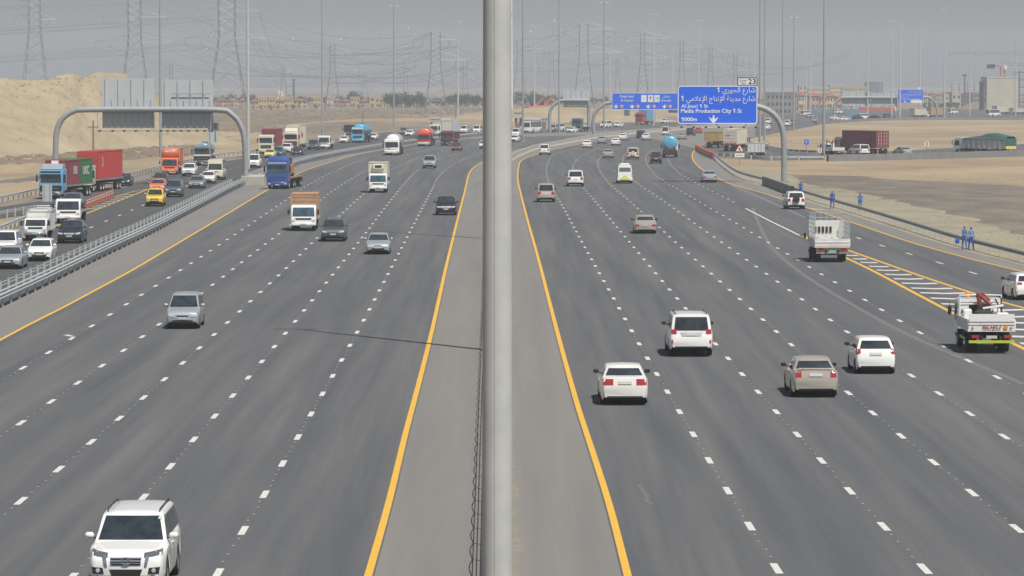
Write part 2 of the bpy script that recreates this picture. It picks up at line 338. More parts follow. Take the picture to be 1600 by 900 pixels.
LINES = dict(
 LO=[(0, 531), (50, 504.5), (100, 479.5), (150, 452.5), (200, 425.7), (244, 400), (320, 355), (419, 296), (471, 268.7), (512.5, 254.5), (554, 242.6), (595, 234.3), (650, 225.5), (720, 217.5)],
 E1=[(37, 574), (111.5, 529), (198, 475), (263, 434), (331, 390), (414, 335), (482, 289), (525, 266), (562, 251), (590, 243.7), (637, 234), (690, 226), (760, 218)],
 E2=[(39, 779 - .5), (86, 623), (193, 547.5), (248, 507), (332, 445), (392, 398.6), (448, 355.7), (515, 301.8), (563, 271.8), (614, 248), (646, 238.7), (700, 229.5), (770, 220)],
 E3=[(38, 778), (143, 690), (224.5, 621), (310, 545), (391, 471), (459, 407.5), (533.7, 334), (569, 302.3), (609, 267), (650, 248), (697, 236), (740, 228.5), (800, 220)],
 E4=[(118, 895), (226, 775), (303, 686), (363, 619), (445.7, 521), (511, 440), (567.8, 368.6), (615.6, 306.7), (651, 267), (686, 249.4), (721, 237.7), (760, 229), (830, 220)],
 E5=[(342.5, 892), (414, 771.5), (465.5, 683), (504, 615), (547, 539), (578, 482), (619, 403.5), (649, 345.8), (672, 302), (687.5, 273.5), (715, 253.5), (751, 239.3), (790, 230), (850, 220)],
 LY=[(575, 900), (607, 787), (634, 675), (647.5, 625), (676, 512), (701, 400), (726, 300), (735, 267.5), (752, 254), (775, 244), (800, 236), (850, 225.5), (900, 217), (960, 209)],
 MD=[(778, 900), (775, 675), (773, 512), (771, 400), (772, 330), (775, 290), (782, 266), (800, 250), (817, 241.5), (837, 234), (880, 225.5), (925, 217), (962, 212.5), (1000, 208.5), (1040, 205), (1085, 201.5), (1180, 195)],
 RY=[(981, 900), (952, 787), (916, 675), (900, 625), (869, 512), (840, 400), (826, 350), (813, 300), (809, 280), (810, 262), (816, 250), (841, 240.5), (880, 230.3), (940, 219), (1000, 212)],
 D1=[(1212, 886), (1136, 765), (1083, 678), (1025.5, 583), (986, 515), (957, 462.7), (922, 401), (899, 359), (879, 322), (861.5, 293), (854, 270), (857, 252), (868, 241), (907, 231), (960, 222)],
 D2=[(1442.5, 886.5), (1328, 767), (1246, 679), (1160, 585), (1117, 536), (1069, 479), (1022, 424), (981, 375), (951, 339.7), (924.7, 308.5), (905, 285), (895, 266), (901, 250), (922, 237), (950, 229), (1000, 220.5)],
 D3=[(1587, 824), (1457, 720.7), (1408, 681), (1326.5, 614.5), (1236.5, 538.5), (1171, 480.5), (1108.7, 425), (1062.5, 384.5), (1013, 340), (977.7, 309), (951, 285.5), (935, 262), (938, 246), (957, 236), (990, 227)],
 D4=[(1569.5, 682), (1468, 615), (1427, 588.7), (1324.7, 519.3), (1232.5, 452.7), (1150.5, 394.5), (1084, 348), (1025.5, 305.7), (995.5, 286), (976, 265), (974, 246), (985, 237), (1020, 227)],
 D5=[(1559.5, 590), (1437, 519.5), (1350, 467.5), (1261.7, 415.5), (1199, 378), (1138, 341.5), (1084.5, 310.5), (1034, 280.5), (1017, 266), (1009, 249), (1015, 238), (1045, 227.5)],
 D6=[(1156, 321), (1129.5, 306.7), (1097.5, 291), (1073.7, 278), (1060, 269.5), (1046, 253.7), (1046, 245), (1058, 236)],
 D7=[(1559, 438), (1486, 416), (1420.5, 396.5), (1362.5, 379), (1309, 361)],
 RO=[(1600, 425), (1525, 406.5), (1425, 379), (1325, 345.5), (1260, 324), (1197.5, 303), (1142, 287.5), (1102.5, 268), (1084, 252), (1082, 240), (1088, 232)],
 GL=[(1600, 545), (1525, 508), (1425, 455.5), (1360, 421), (1320, 402), (1251, 367.5)],
 GR=[(1600, 481), (1550, 467.5), (1450, 435), (1400, 417.5), (1325, 391), (1275, 374), (1251, 367.5)],
 G1=[(0, 481), (70, 447.5), (165, 400), (240, 364), (320, 321.5), (383, 289), (471, 256), (540, 241), (595, 231.5), (650, 223.5), (755, 211.5)],
 G2=[(1240, 307), (1300, 325), (1350, 340), (1425, 364), (1500, 387.5), (1597, 412), (1660, 430)],
 G2A=[(1117, 250), (1138, 268), (1159, 279), (1195, 290)],
 YR=[(20, 377.5), (89, 353), (142, 331), (186, 313.5), (230, 296)],
 YO=[(7, 322), (64, 313), (190, 288), (260, 272.5), (340, 254), (390, 246)],
 RD=[(86, 379.5), (142.5, 355), (176, 341), (217.5, 323.3), (262, 303), (330, 275), (385, 257), (440, 243)],
)
EXT = dict(LO=90, E1=70, E2=36, E3=40, E4=30, E5=30, LY=30, MD=30, RY=30, D1=30, D2=30, D3=35, D4=55, D5=90, RO=145, GL=90, GR=110, D7=130, G1=100, G2=80, YR=60, YO=60, RD=40)
C = {k: curve(v, Z_MARK, EXT.get(k, 0) * 1.4, smooth=4) for k, v in LINES.items()}
C['E2'] = curve(LINES['E2'][1:], Z_MARK, 60, 4)
def zs(P, z): return [Vector((p.x, p.y, z)) for p in P]
def offset(P, d):
    out = []
    for i, p in enumerate(P):
        t = (P[min(i + 1, len(P) - 1)] - P[max(i - 1, 0)]).normalized(); out.append(p + Vector((t.y, -t.x, 0)) * d)
    return out
def pave(name, A, B, z, m_, n=160):
    b = MB(); A = resample(A, 1.0); B = resample(B, 1.0)
    pick = lambda P: [P[round(i * (len(P) - 1) / n)] for i in range(n + 1)]
    b.strip(zs(pick(A), z), zs(pick(B), z), m_); return struct(b.obj(name, m_))
patch('highway_pavement', [(595, 236), (540, 238), (600, 206), (700, 202), (830, 198.5), (960, 194), (1060, 187), (1150, 182), (1290, 175), (1700, 162), (2300, 158), (2300, 184), (1400, 187), (1290, 193), (1240, 203), (1190, 212), (1165, 219), (1230, 235), (1290, 238), (1400, 236), (1600, 225), (1900, 212), (1900, 224), (1600, 238), (1400, 246), (1290, 250), (1200, 251), (1122, 246), (1112, 262), (1086, 262), (1000, 262), (816, 262), (700, 262)], Z_PAVE - .002, M_asphalt)
pave('hard_shoulder', C['G1'], C['MD'], Z_PAVE, M_shoulder)
pave('hard_shoulder', C['MD'], curve([(1660, 434), (1597, 414), (1500, 389), (1425, 366), (1350, 342), (1240, 308), (1195, 292), (1159, 281), (1138, 270), (1117, 252), (1100, 246), (1090, 240), (1087, 233), (1110, 224), (1180, 214)], Z_MARK, 170, 2), Z_PAVE + .001, M_shoulder)
pave('carriageway', offset(C['LO'], -0.15), offset(C['LY'], 0.15), Z_ASPH, M_asphalt)
pave('carriageway', offset(C['RY'], -0.15), offset(C['RO'], 0.15), Z_ASPH, M_asphalt)
patch('slip_road', [(-700, 640), (-700, 390), (-60, 330), (7, 317), (64, 305), (184, 282), (247, 268), (339, 248), (379, 243.5), (430, 237), (500, 226), (600, 211), (700, 204), (760, 203), (755, 212), (650, 224), (540, 241.5), (471, 256.5), (383, 289.5), (320, 322), (240, 364.5), (165, 400.5), (70, 448), (0, 481.5), (-250, 640)], Z_PAVE + .002, M_rampasph)
pave('slip_road_shoulder', offset(C['YO'], -0.3), offset(C['YO'], -2.6), Z_ASPH, M_shoulder, 60)
patch('slip_road_shoulder', [(-200, 455), (20, 377), (89, 352.5), (142, 330.5), (90, 337), (42, 350), (0, 366.5), (-200, 440)], Z_ASPH, M_shoulder)
patch('desert_sand', [(-300, 480), (0, 366.5), (42, 350), (89, 335), (60, 334), (0, 342), (-300, 390)], Z_ASPH + .002, M_sand)

# ---- painted lines
def ribbon(b, P, wd, m_=None):
    b.strip(offset(P, -wd / 2), offset(P, wd / 2), m_)
def solid(keys, wd, m_, a=0, z=0, c=1):
    b = MB()
    for k in keys:
        P = zs(resample(C[k], 1.5), Z_MARK + z)
        if a or c != 1: P = sub(P, a, c)
        ribbon(b, P, wd)
    return struct(b.obj('road_marking', m_))
for k in ('LO', 'LY', 'RY'): solid([k], 0.20, M_yellow)
for k in ('RO',): solid([k], 0.20, M_yellow)
for k in ('GL', 'GR'): solid([k], 0.26, M_yellow, z=.001)
solid(['YR'], 0.2, M_yellow); solid(['YO'], 0.16, M_yellow)
def dashes(P, phase, cyc=None, ln=2.3, wd=0.19, studs=True, stop=None):
    """broken lane line: phase = a point that is the middle of one dash"""
    P = resample(P, 0.25); s0 = min(range(len(P)), key=lambda i: (P[i] - phase).length)
    cy = lambda p: cyc or (9.02 + max(0, min(1, (p.y - 134) / 150)) * .67)
    pos = []; i = s0
    while i < len(P) - 8: pos.append(i); i += max(4, round(cy(P[i]) * 4))
    i = s0 - round(cy(P[s0]) * 4)
    while i > 8: pos.append(i); i -= round(cy(P[i]) * 4)
    b = MB(); h = int(ln * 2)
    for i in pos:
        seg = P[max(0, i - h):i + h + 1]
        if len(seg) > 2: ribbon(b, [seg[0], seg[-1]] if P[i].y < 360 else [seg[0], seg[len(seg) // 2], seg[-1]], wd)
        if studs and P[i].y < 250:
            for k in (-1.7, 0.05, 1.8) if P[i].y > 150 else (-2.4, -.8, .8, 2.4):
                j = i + round((4.6 + k) * 4)
                if 0 < j < len(P):
                    q = P[j] + Vector((rnd.uniform(-.04, .04), 0, 0)); b.box((q.x, q.y, q.z + .01), (.06, .09, .015), M_studs)
                    b.m[-6:] = [b.mi(M_studs)] * 6
    if b.mats and None in b.mats: b.mats = [M_white if x is None else x for x in b.mats]
    return struct(b.obj('road_marking', M_white))
for k, ph in dict(E1=(111.5, 529), E2=(193, 547.5), E3=(224.5, 621), E4=(303, 686), E5=(442, 724), D1=(1083, 678), D2=(1283.5, 719.5), D3=(1408, 681), D4=(1468, 615), D5=(1437, 519.5)).items():
    dashes(zs(C[k], Z_MARK), G(*ph, Z_MARK))
dashes(zs(C['D6'], Z_MARK), G(1129.5, 306.7, Z_MARK), 9.6, studs=False)
dashes(zs(C['D7'], Z_MARK), G(1420.5, 396.5, Z_MARK), 13.4, ln=3.2, wd=.17, studs=False)
dashes(zs(C['RD'], Z_MARK), G(142.5, 355, Z_MARK), 14.3, ln=3.0, wd=.17, studs=False)
b = MB(); ribbon(b, curve([(1250, 368), (1200, 343.5), (1165, 325.5)], Z_MARK), .2); struct(b.obj('road_marking', M_white))
b = MB()
for P in (curve([(1256, 339), (1225, 325), (1196, 311.5), (1143, 290)], Z_MARK), curve([(182.5, 296), (215, 286), (260, 273)], Z_MARK)):
    Q = resample(P, 1.0)
    for i in range(0, len(Q) - 1, 3): ribbon(b, [Q[i], Q[i + 1]], .16)
for u0, v0, u1, v1 in ((1268, 325.5, 1306, 329), (103, 523, 115, 525.5)):
    ribbon(b, [G(u0, v0, Z_MARK), G((u0 + u1) / 2, (v0 + v1) / 2 + .5, Z_MARK), G(u1, v1, Z_MARK)], .28)
struct(b.obj('road_marking', M_white))
# hatched nose between the motorway and the exit lane
def lerp_curve(P, y):
    return min(P, key=lambda p: abs(p.y - y))
b = MB(); GLs = resample(C['GL'], .5); GRs = resample(C['GR'], .5)
y = G(800, 394).y
while y > 70:
    a = lerp_curve(GLs, y) + Vector((.35, 0, 0)); c = lerp_curve(GRs, y - .4) - Vector((.35, 0, 0)); mid = a.lerp(c, .55) + Vector((0, -min(1.2, (c.x - a.x) * .2), 0))
    c = c + Vector((0, .2, 0)); h = Vector((0, .62, 0))
    if c.x - a.x > .3: b.add([a - h, mid - h, c - h, c + h, mid + h, a + h], [(0, 1, 4, 5), (1, 2, 3, 4)])
    y -= 5.3
struct(b.obj('road_marking', M_white))
b = MB()
for i in range(9):
    t = i / 8; u0 = 134 + 60 * t; v0 = 326 - 22 * t; u1 = u0 + 23 - 6 * t
    ribbon(b, [G(u0, v0, Z_MARK), G(u1, v0 + .4, Z_MARK)], .8)
ribbon(b, curve([(128, 330), (165, 313), (205, 300), (230, 295.5)], Z_MARK), .16, M_yellow)
if None in b.mats: b.mats = [M_white if x is None else x for x in b.mats]
struct(b.obj('road_marking', M_white))
# skid scuffs and spill stains
M_scuff = mat('scuff', (0.17, 0.17, 0.17), 0.8, var=.3, scale=2)
b = MB()
P = resample(curve([(1000, 758), (1010, 775), (1017, 790)], Z_ASPH + .002), .4)
for i in range(0, len(P) - 1):
    p = P[i] + Vector((rnd.uniform(-.05, .05), 0, 0)); b.add([p + Vector((-.07, 0, 0)), p + Vector((.07, 0, 0)), p + Vector((.05, .35, 0)), p + Vector((-.06, .35, 0))], [(0, 1, 2, 3)])
ribbon(b, curve([(1176, 325), (1186, 350), (1205, 385), (1250, 425), (1330, 475), (1430, 528), (1600, 600)], Z_ASPH + .002), .3)
struct(b.obj('tyre_scuff', M_scuff))
M_drift = ground_mat('sand_drift', [(0.40, (0.19, 0.183, 0.17)), (0.60, (0.25, 0.23, 0.19))], [1.5, 4.0], (1, .4, 1), fine=.2)
from mathutils import noise
P = resample(sub(C['MD'], 0, .2), .4); A = [p + Vector((.28, 0, 0)) for p in P]; Bq = [p + Vector((.58 + .22 * noise.noise(Vector((p.y * .22, 0, 0))) + .12 * noise.noise(Vector((p.y * .9, 3, 0))), 0, 0)) for p in P]
b = MB(); b.strip(zs(A, Z_ASPH + .001), zs(Bq, Z_ASPH + .001)); struct(b.obj('sand_drift', M_drift))
for (u, v, s) in ((1308 / 4, 0, 0),) : pass

# ---- sand mound with gullied flank
from mathutils import noise
def nz(x, y, z=0): return noise.noise(Vector((x, y, z)))
crest = [(-500, 95), (-200, 112), (-60, 118), (0, 119), (30, 122), (75, 122), (90, 115), (113, 111.5), (128, 119), (150, 110), (175, 111), (196, 113), (204, 121), (222, 131), (245, 149), (275, 162), (300, 182), (330, 205), (352, 221)]
base = [(-500, 262), (-200, 252), (0, 246), (100, 241), (200, 233), (330, 226), (352, 224)]
def ip(T, x):
    for (a, b_), (c, d) in zip(T, T[1:]):
        if a <= x <= c: t = (x - a) / (c - a); return b_ + (d - b_) * t
    return T[-1][1]
b = MB(); NU, NV = 260, 46; V = []
for i in range(NU + 1):
    u = -500 + 852 * i / NU; p0 = G(u, ip(base, u)); D1_ = p0.y + 80
    top = at(u, ip(crest, u), D1_); h = max(0.1, top.z)
    for j in range(NV + 1):
        t = j / NV * 1.6
        if t <= 1:
            p = p0.lerp(Vector((top.x, D1_, 0)), t); z = h * (max(0, t) ** 1.15)
            x = p.x * .18 + t * 1.2
            z += (nz(x, t * 1.5) * 1.3 + nz(x * 3.3, t * 5, 4) * .7 + nz(x * 9, t * 14, 9) * .4 + nz(x * 20, t * 30, 7) * .2) * math.sin(math.pi * min(1, t * 1.0)) * min(1, h / 6)
            if t > .8: z += nz(p.x * .55, p.y * .4, 3) * .35 * (t - .8) * 5 * min(1, h / 6)
            if t == 1: z += nz(p.x * .9, 2) * .3
        else:
            s_ = (t - 1) / .6; p = Vector((top.x, D1_ + 70 * s_, 0)); z = h * max(0, 1 - s_) ** 1.3 * (1 - .15 * math.sin(s_ * 3))
        V.append((p.x, p.y, max(-.05, z)))
F = [(i * (NV + 1) + j, (i + 1) * (NV + 1) + j, (i + 1) * (NV + 1) + j + 1, i * (NV + 1) + j + 1) for i in range(NU) for j in range(NV)]
MOUND = V; b.add(V, F); o = b.obj('sand_mound', M_mound, smooth=60); struct(o, 'long pale sand mound with a gullied flank')

# low bank under the upper road on the far side of the sand
b = MB()
P = [G(u, v) for u, v in ((1240, 203), (1300, 195), (1400, 190), (1600, 188.5), (1900, 186))]
Q = resample(catmull(P), 8)
# rough little heaps of spoil along the mound foot
def heap(u, v, r, h, m_, name='spoil_heap', lab='low sand heap beside the gravel track'):
    c = G(u, v); b = MB(); V = []; n, k = 26, 7
    for i in range(k + 1):
        t = i / k
        for j in range(n):
            a = 2 * math.pi * j / n; rr = r * t * (1 + .25 * nz(math.cos(a) * 1.3 + u, math.sin(a) * 1.3))
            V.append((rr * math.cos(a) * 1.6, rr * math.sin(a), h * (1 - t * t) * (1 + .3 * nz(a * 2, t * 3, u)) - .03))
    b.add(V, [(i * n + j, (i + 1) * n + j, (i + 1) * n + (j + 1) % n, i * n + (j + 1) % n) for i in range(k) for j in range(n)])
    o = b.obj(name, m_, smooth=70); o.location = (c.x, c.y, 0); struct(o); return o
heap(62, 268, 6, 1.1, M_sand); heap(30, 297, 5, .8, M_sand); heap(268, 226, 9, 2.2, M_mound); heap(1548, 171, 10, 4, M_sand); heap(660, 197, 30, 2.2, M_sand); heap(610, 199, 22, 1.6, M_scrub)
heap(870, 190, 26, 4.5, M_mound); heap(560, 205, 20, 1.3, M_scrub)
# ================================================================ VEHICLE BUILDERS
def interp(T, x):
    if x <= T[0][0]: return T[0][1]
    for (a, p), (c, q) in zip(T, T[1:]):
        if x <= c: return p + (q - p) * (x - a) / max(1e-9, c - a)
    return T[-1][1]
WHEELS = {}
def wheel_meshes(r, wd, steel=False):
    k = (round(r, 3), round(wd, 3), steel)
    if k not in WHEELS:
        b = MB(); h = wd / 2
        b.lathe([(r * .66, -h), (r * .93, -h), (r, -h * .7), (r, h * .7), (r * .93, h), (r * .66, h), (r * .64, h * .6), (r * .64, -h)], 'x', n=24)
        ty = b.mesh('tyre', M_rubber, 40)
        b = MB(); b.lathe([(r * .66, h * .35), (r * .66, h * .8), (r * .60, h * .85), (r * .58, h * .45), (.001, h * .45)], 'x', n=24, m=M_dark if not steel else M_mast)
        b.lathe([(r * .16, h * .45), (r * .15, h * .82), (.001, h * .85)], 'x', n=10, m=M_rim)
        if not steel:
            for i in range(5): 
                q = Matrix.Rotation(i * 2 * math.pi / 5, 3, 'X'); b.box(q @ Vector((h * .66, 0, r * .36)), (h * .22, r * .17, r * .52), M_rim, rot=q)
            b.lathe([(r * .60, h * .5), (r * .67, h * .86), (r * .62, h * .9), (r * .56, h * .6)], 'x', n=24, m=M_rim)
        WHEELS[k] = (ty, b.mesh('rim', M_rim, 40))
    return WHEELS[k]
def add_wheel(parent, x, y, r, wd=.22, steel=False, parts=True):
    ty, ri = wheel_meshes(r, wd, steel)
    o = link('wheel', ty, parent); o.location = (x, y, r)
    if x < 0: o.rotation_euler = (0, 0, math.pi)
    if parts: link('rim', ri, o)
    return o

class Skin:
    """finds the body surface so that panes and lamps lie on it"""
    def __init__(s, mb):
        s.t = BVHTree.FromPolygons([Vector(v) for v in mb.v], mb.f)
    def hit(s, axis, a, b_):
        if axis == 'F': o, d = Vector((a, 20, b_)), Vector((0, -1, 0))
        elif axis == 'B': o, d = Vector((a, -20, b_)), Vector((0, 1, 0))
        elif axis == 'L': o, d = Vector((-5, a, b_)), Vector((1, 0, 0))
        elif axis == 'R': o, d = Vector((5, a, b_)), Vector((-1, 0, 0))
        elif axis == 'T': o, d = Vector((a, b_, 9)), Vector((0, 0, -1))
        h = s.t.ray_cast(o, d)
        return (h[0], h[1] if h[1].dot(d) < 0 else -h[1], d) if h[0] is not None else None
    def patch(s, mb, axis, quad, off=.006, nu=8, nv=4, m=None):
        """quad: 4 (a,b) corners, bottom-left, bottom-right, top-right, top-left"""
        V = []; ok = True
        for j in range(nv + 1):
            for i in range(nu + 1):
                u, v = i / nu, j / nv
                p = [(1 - v) * ((1 - u) * quad[0][k] + u * quad[1][k]) + v * ((1 - u) * quad[3][k] + u * quad[2][k]) for k in (0, 1)]
                h = s.hit(axis, *p)
                if h is None: 
                    if not V: return False
                    V.append(V[-1]); continue
                V.append(h[0] + h[1] * off - h[2] * off * .5)
        F = [(j * (nu + 1) + i, j * (nu + 1) + i + 1, (j + 1) * (nu + 1) + i + 1, (j + 1) * (nu + 1) + i) for j in range(nv) for i in range(nu)]
        # a shallow rim closes the pane against the body
        n0 = len(V); ring = [i for i in range(nu + 1)] + [(j) * (nu + 1) + nu for j in range(1, nv + 1)] + [nv * (nu + 1) + i for i in range(nu - 1, -1, -1)] + [j * (nu + 1) for j in range(nv - 1, 0, -1)]
        dd = {'F': Vector((0, -1, 0)), 'B': Vector((0, 1, 0)), 'L': Vector((1, 0, 0)), 'R': Vector((-1, 0, 0)), 'T': Vector((0, 0, -1))}[axis]
        V += [V[i] + dd * (off + .012) for i in ring]
        F += [(ring[k], ring[(k + 1) % len(ring)], n0 + (k + 1) % len(ring), n0 + k) for k in range(len(ring))]
        mb.add(V, F, m); return True

CARS = {
 'sedan': dict(L=4.80, W=1.81, H=1.47, wb=2.76, fo=.93, r=.325, zb=.21, top=[(0, .56), (.012, .68), (.05, .76), (.25, .92), (.29, .95), (.6, .97), (.82, 1.02), (.965, 1.04), (.985, .99), (1, .70)], gh=(.25, .42, .69, .85), rw=.72, nw=2),
 'hatch': dict(L=3.95, W=1.70, H=1.51, wb=2.52, fo=.78, r=.30, zb=.20, top=[(0, .58), (.015, .70), (.06, .80), (.22, .96), (.27, .99), (.6, 1.0), (.93, 1.04), (.975, .98), (1, .62)], gh=(.22, .43, .85, .965), rw=.74, nw=2),
 'compact': dict(L=4.25, W=1.70, H=1.47, wb=2.55, fo=.83, r=.30, zb=.20, top=[(0, .56), (.015, .68), (.06, .77), (.25, .94), (.29, .97), (.6, .99), (.85, 1.03), (.965, 1.03), (.985, .97), (1, .64)], gh=(.25, .43, .71, .87), rw=.73, nw=2),
 'suv': dict(L=4.80, W=1.86, H=1.83, wb=2.76, fo=.93, r=.385, zb=.30, top=[(0, .78), (.012, .90), (.05, .99), (.25, 1.12), (.28, 1.15), (.6, 1.17), (.95, 1.2), (.98, 1.1), (1, .72)], gh=(.245, .385, .93, .985), rw=.77, nw=3),
 'bigsuv': dict(L=4.98, W=1.97, H=1.90, wb=2.85, fo=.92, r=.40, zb=.33, top=[(0, .80), (.012, .95), (.05, 1.05), (.26, 1.16), (.29, 1.19), (.6, 1.20), (.95, 1.24), (.98, 1.12), (1, .70)], gh=(.27, .385, .94, .985), rw=.80, nw=3),
 'crossover': dict(L=4.72, W=1.93, H=1.70, wb=2.82, fo=.95, r=.37, zb=.27, top=[(0, .72), (.012, .86), (.05, .95), (.25, 1.07), (.29, 1.10), (.6, 1.12), (.95, 1.15), (.98, 1.06), (1, .68)], gh=(.255, .43, .88, .98), rw=.74, nw=3),
 'mpv': dict(L=4.20, W=1.66, H=1.69, wb=2.66, fo=.76, r=.30, zb=.24, top=[(0, .66), (.015, .79), (.06, .87), (.20, 1.0), (.235, 1.03), (.6, 1.05), (.95, 1.08), (.98, 1.0), (1, .66)], gh=(.205, .40, .92, .98), rw=.75, nw=3),
 'van': dict(L=4.9, W=1.70, H=2.0, wb=2.57, fo=1.15, r=.33, zb=.26, top=[(0, .70), (.015, .88), (.05, 1.03), (.10, 1.14), (.13, 1.17), (.6, 1.18), (.97, 1.18), (1, .70)], gh=(.09, .24, .975, .995), rw=.86, nw=3),
 'hivan': dict(L=5.38, W=1.88, H=2.28, wb=3.1, fo=1.1, r=.34, zb=.26, top=[(0, .75), (.015, .95), (.05, 1.08), (.10, 1.2), (.13, 1.22), (.6, 1.22), (.97, 1.22), (1, .70)], gh=(.085, .24, .955, .995), rw=.80, nw=3),
 'minibus': dict(L=6.25, W=2.05, H=2.60, wb=3.2, fo=1.2, r=.37, zb=.32, top=[(0, .95), (.015, 1.15), (.04, 1.22), (.06, 1.27), (.6, 1.27), (.98, 1.27), (1, .8)], gh=(.04, .11, .975, .995), rw=.87, nw=5),
 'coach': dict(L=11.0, W=2.5, H=3.15, wb=5.9, fo=2.4, r=.48, zb=.38, top=[(0, 1.2), (.01, 1.35), (.02, 1.4), (.6, 1.4), (.985, 1.4), (1, .9)], gh=(.018, .05, .985, .997), rw=.90, nw=7),
 'pickup': dict(L=5.0, W=1.76, H=1.76, wb=3.0, fo=.85, r=.36, zb=.34, top=[(0, .74), (.012, .88), (.05, .97), (.24, 1.08), (.27, 1.1), (.62, 1.1), (.98, 1.08), (1, .80)], gh=(.25, .36, .585, .625), rw=.76, nw=2),
}
def car(ty, color, label, cat='car', name=None, group=None, side=1, detail=2, **K):
    """detail 2: near the camera, 1: middle distance, 0: far (still body, glass, lamps, wheels)"""
    T = dict(CARS[ty]); T.update(K.get('dims', {})); L, W, H = T['L'], T['W'], T['H']; hw = W / 2
    root = thing(name or {'sedan': 'sedan_car', 'hatch': 'hatchback_car', 'compact': 'compact_car', 'suv': 'sport_utility_car', 'bigsuv': 'sport_utility_car', 'crossover': 'crossover_car', 'mpv': 'people_carrier', 'van': 'panel_van', 'hivan': 'minibus', 'minibus': 'minibus', 'coach': 'coach_bus', 'pickup': 'pickup_truck'}[ty], label, cat, group=group)
    pm = paint(color); Y = lambda s: L / 2 - s * L
    fa, ra = T['fo'] / L, (T['fo'] + T['wb']) / L; r = T['r']; ar = r + .065
    # ---- lower body, lofted with open wheel arches
    S = {0, .006, .015, .03, .05, .09, .13, .2, .25, .29, .35, .45, .55, .65, .75, .85, .9, .94, .97, .985, .994, 1}
    for a in (fa, ra):
        for k in range(-6, 7): S.add(min(.995, max(.005, a + ar / L * math.sin(k / 6 * math.pi / 2))))
        S |= {max(.004, a - ar / L - .004), min(.996, a + ar / L + .004)}
    S = sorted(S); plan = [(0, .80), (.006, .86), (.03, .925), (.09, .975), (.18, 1), (.86, 1), (.94, .97), (.985, .93), (1, .84)]
    if ty in ('minibus', 'coach', 'van', 'hivan'): plan = [(0, .86), (.006, .91), (.03, .965), (.07, 1), (.97, 1), (.99, .97), (1, .93)]
    body = MB(); V = []; rings = []
    for s in S:
        w_ = hw * interp(plan, s); zt = interp(T['top'], s); zb = T['zb'] + (.10 if s < .02 or s > .98 else 0)
        for a in (fa, ra):
            d = abs(s - a) * L
            if d < ar: zb = max(zb, r + math.sqrt(ar * ar - d * d))
        h = zt - zb
        ring = [(w_ * .955, zb), (w_ * .99, zb + h * .22), (w_, zb + h * .55), (w_ * .985, zb + h * .82), (w_ * .93, zt - .012), (w_ * .80, zt + .012), (w_ * .45, zt + .03), (0, zt + .034)]
        P = [(-x, Y(s), z) for x, z in ring] + [(x, Y(s), z) for x, z in ring[-2::-1]]
        rings.append(P)
    k = len(rings[0]); V = [p for q in rings for p in q]
    F = [(i * k + j, i * k + j + 1, (i + 1) * k + j + 1, (i + 1) * k + j) for i in range(len(S) - 1) for j in range(k - 1)]
    F += [tuple(range(k - 1, -1, -1)), tuple((len(S) - 1) * k + j for j in range(k))]
    body.add(V, F)
    # ---- greenhouse
    g0, g1, g2, g3 = T['gh']; zr = H; rw = T['rw'] * hw
    prof = [(g0, interp(T['top'], g0) + .0), (g0 + (g1 - g0) * .5, None), (g1 - .012, H - .085), (g1 + .02, H - .045), ((g1 + g2) / 2, H - .02), (g2 - .03, H - .045), (g2, H - .08), (g3, interp(T['top'], g3))]
    prof[1] = (prof[1][0], prof[0][1] + (H - .085 - prof[0][1]) * .53)
    S2 = []
    for (a, za), (c, zc) in zip(prof, prof[1:]):
        for i in range(3): S2.append((a + (c - a) * i / 3, za + (zc - za) * i / 3))
    S2.append(prof[-1]); V = []; K2 = 0; bw = hw * .93
    for s, zt in S2:
        z0 = interp(T['top'], s) - .04; wp = bw * min(1, interp(plan, s) + .02)
        f = lambda z: wp + (rw - wp) * max(0, min(1, (z - z0) / (H - z0)))
        h = zt - z0; ring = [(f(z0), z0), (f(z0 + h * .35), z0 + h * .35), (f(z0 + h * .7), z0 + h * .7), (f(zt) * .995, zt - min(.03, h * .2)), (f(zt) * .95, zt), (f(zt) * .6, zt + .025), (0, zt + .035)]
        P = [(-x, Y(s), z) for x, z in ring] + [(x, Y(s), z) for x, z in ring[-2::-1]]; K2 = len(P); V += P
    F = [(i * K2 + j, i * K2 + j + 1, (i + 1) * K2 + j + 1, (i + 1) * K2 + j) for i in range(len(S2) - 1) for j in range(K2 - 1)]
    F += [tuple(range(K2 - 1, -1, -1)), tuple((len(S2) - 1) * K2 + j for j in range(K2))]
    body.add(V, F); sk = Skin(body)
    two = K.get('roofcol')
    bo = body.obj('body', pm, root, smooth=38)
    if ty == 'pickup': pass
    # ---- underside block keeps daylight out of the arches
    b = MB(); b.box((0, 0, T['zb'] + .14), (W - .52, L * .93, .26), M_dark)
    for y in (fa, ra): b.box((0, Y(y), r + .1), (W - .5, ar * 2.2, .5), M_dark)
    b.obj('underbody', M_dark, root)
    # ---- glass
    gl = K.get('glass', M_glass); zb0 = interp(T['top'], g0) + .03; fw = bw * .90; tw = rw * .90; dep = lambda v: v
    def pane(name, axis, quad, m_=gl, nu=8, nv=4):
        q = MB()
        if sk.patch(q, axis, quad, m=m_, nu=nu, nv=nv): return q.obj(name, m_, root, smooth=50)
    wz0, wz1 = K.get('wsz', (zb0 + .015, H - (.11 if H < 2.2 else .38))); pane('windscreen', 'F', [(-fw, wz0), (fw, wz0), (tw, wz1), (-tw, wz1)])
    zrb = interp(T['top'], g3 - .005) + .05; 
    if ty == 'pickup': zrb += .02
    rz0, rz1 = K.get('rw', (zrb, H - .14)); pane('rear_window', 'B', [(-fw * .93, rz0), (fw * .93, rz0), (tw * .97, rz1), (-tw * .97, rz1)], K.get('rearglass', gl))
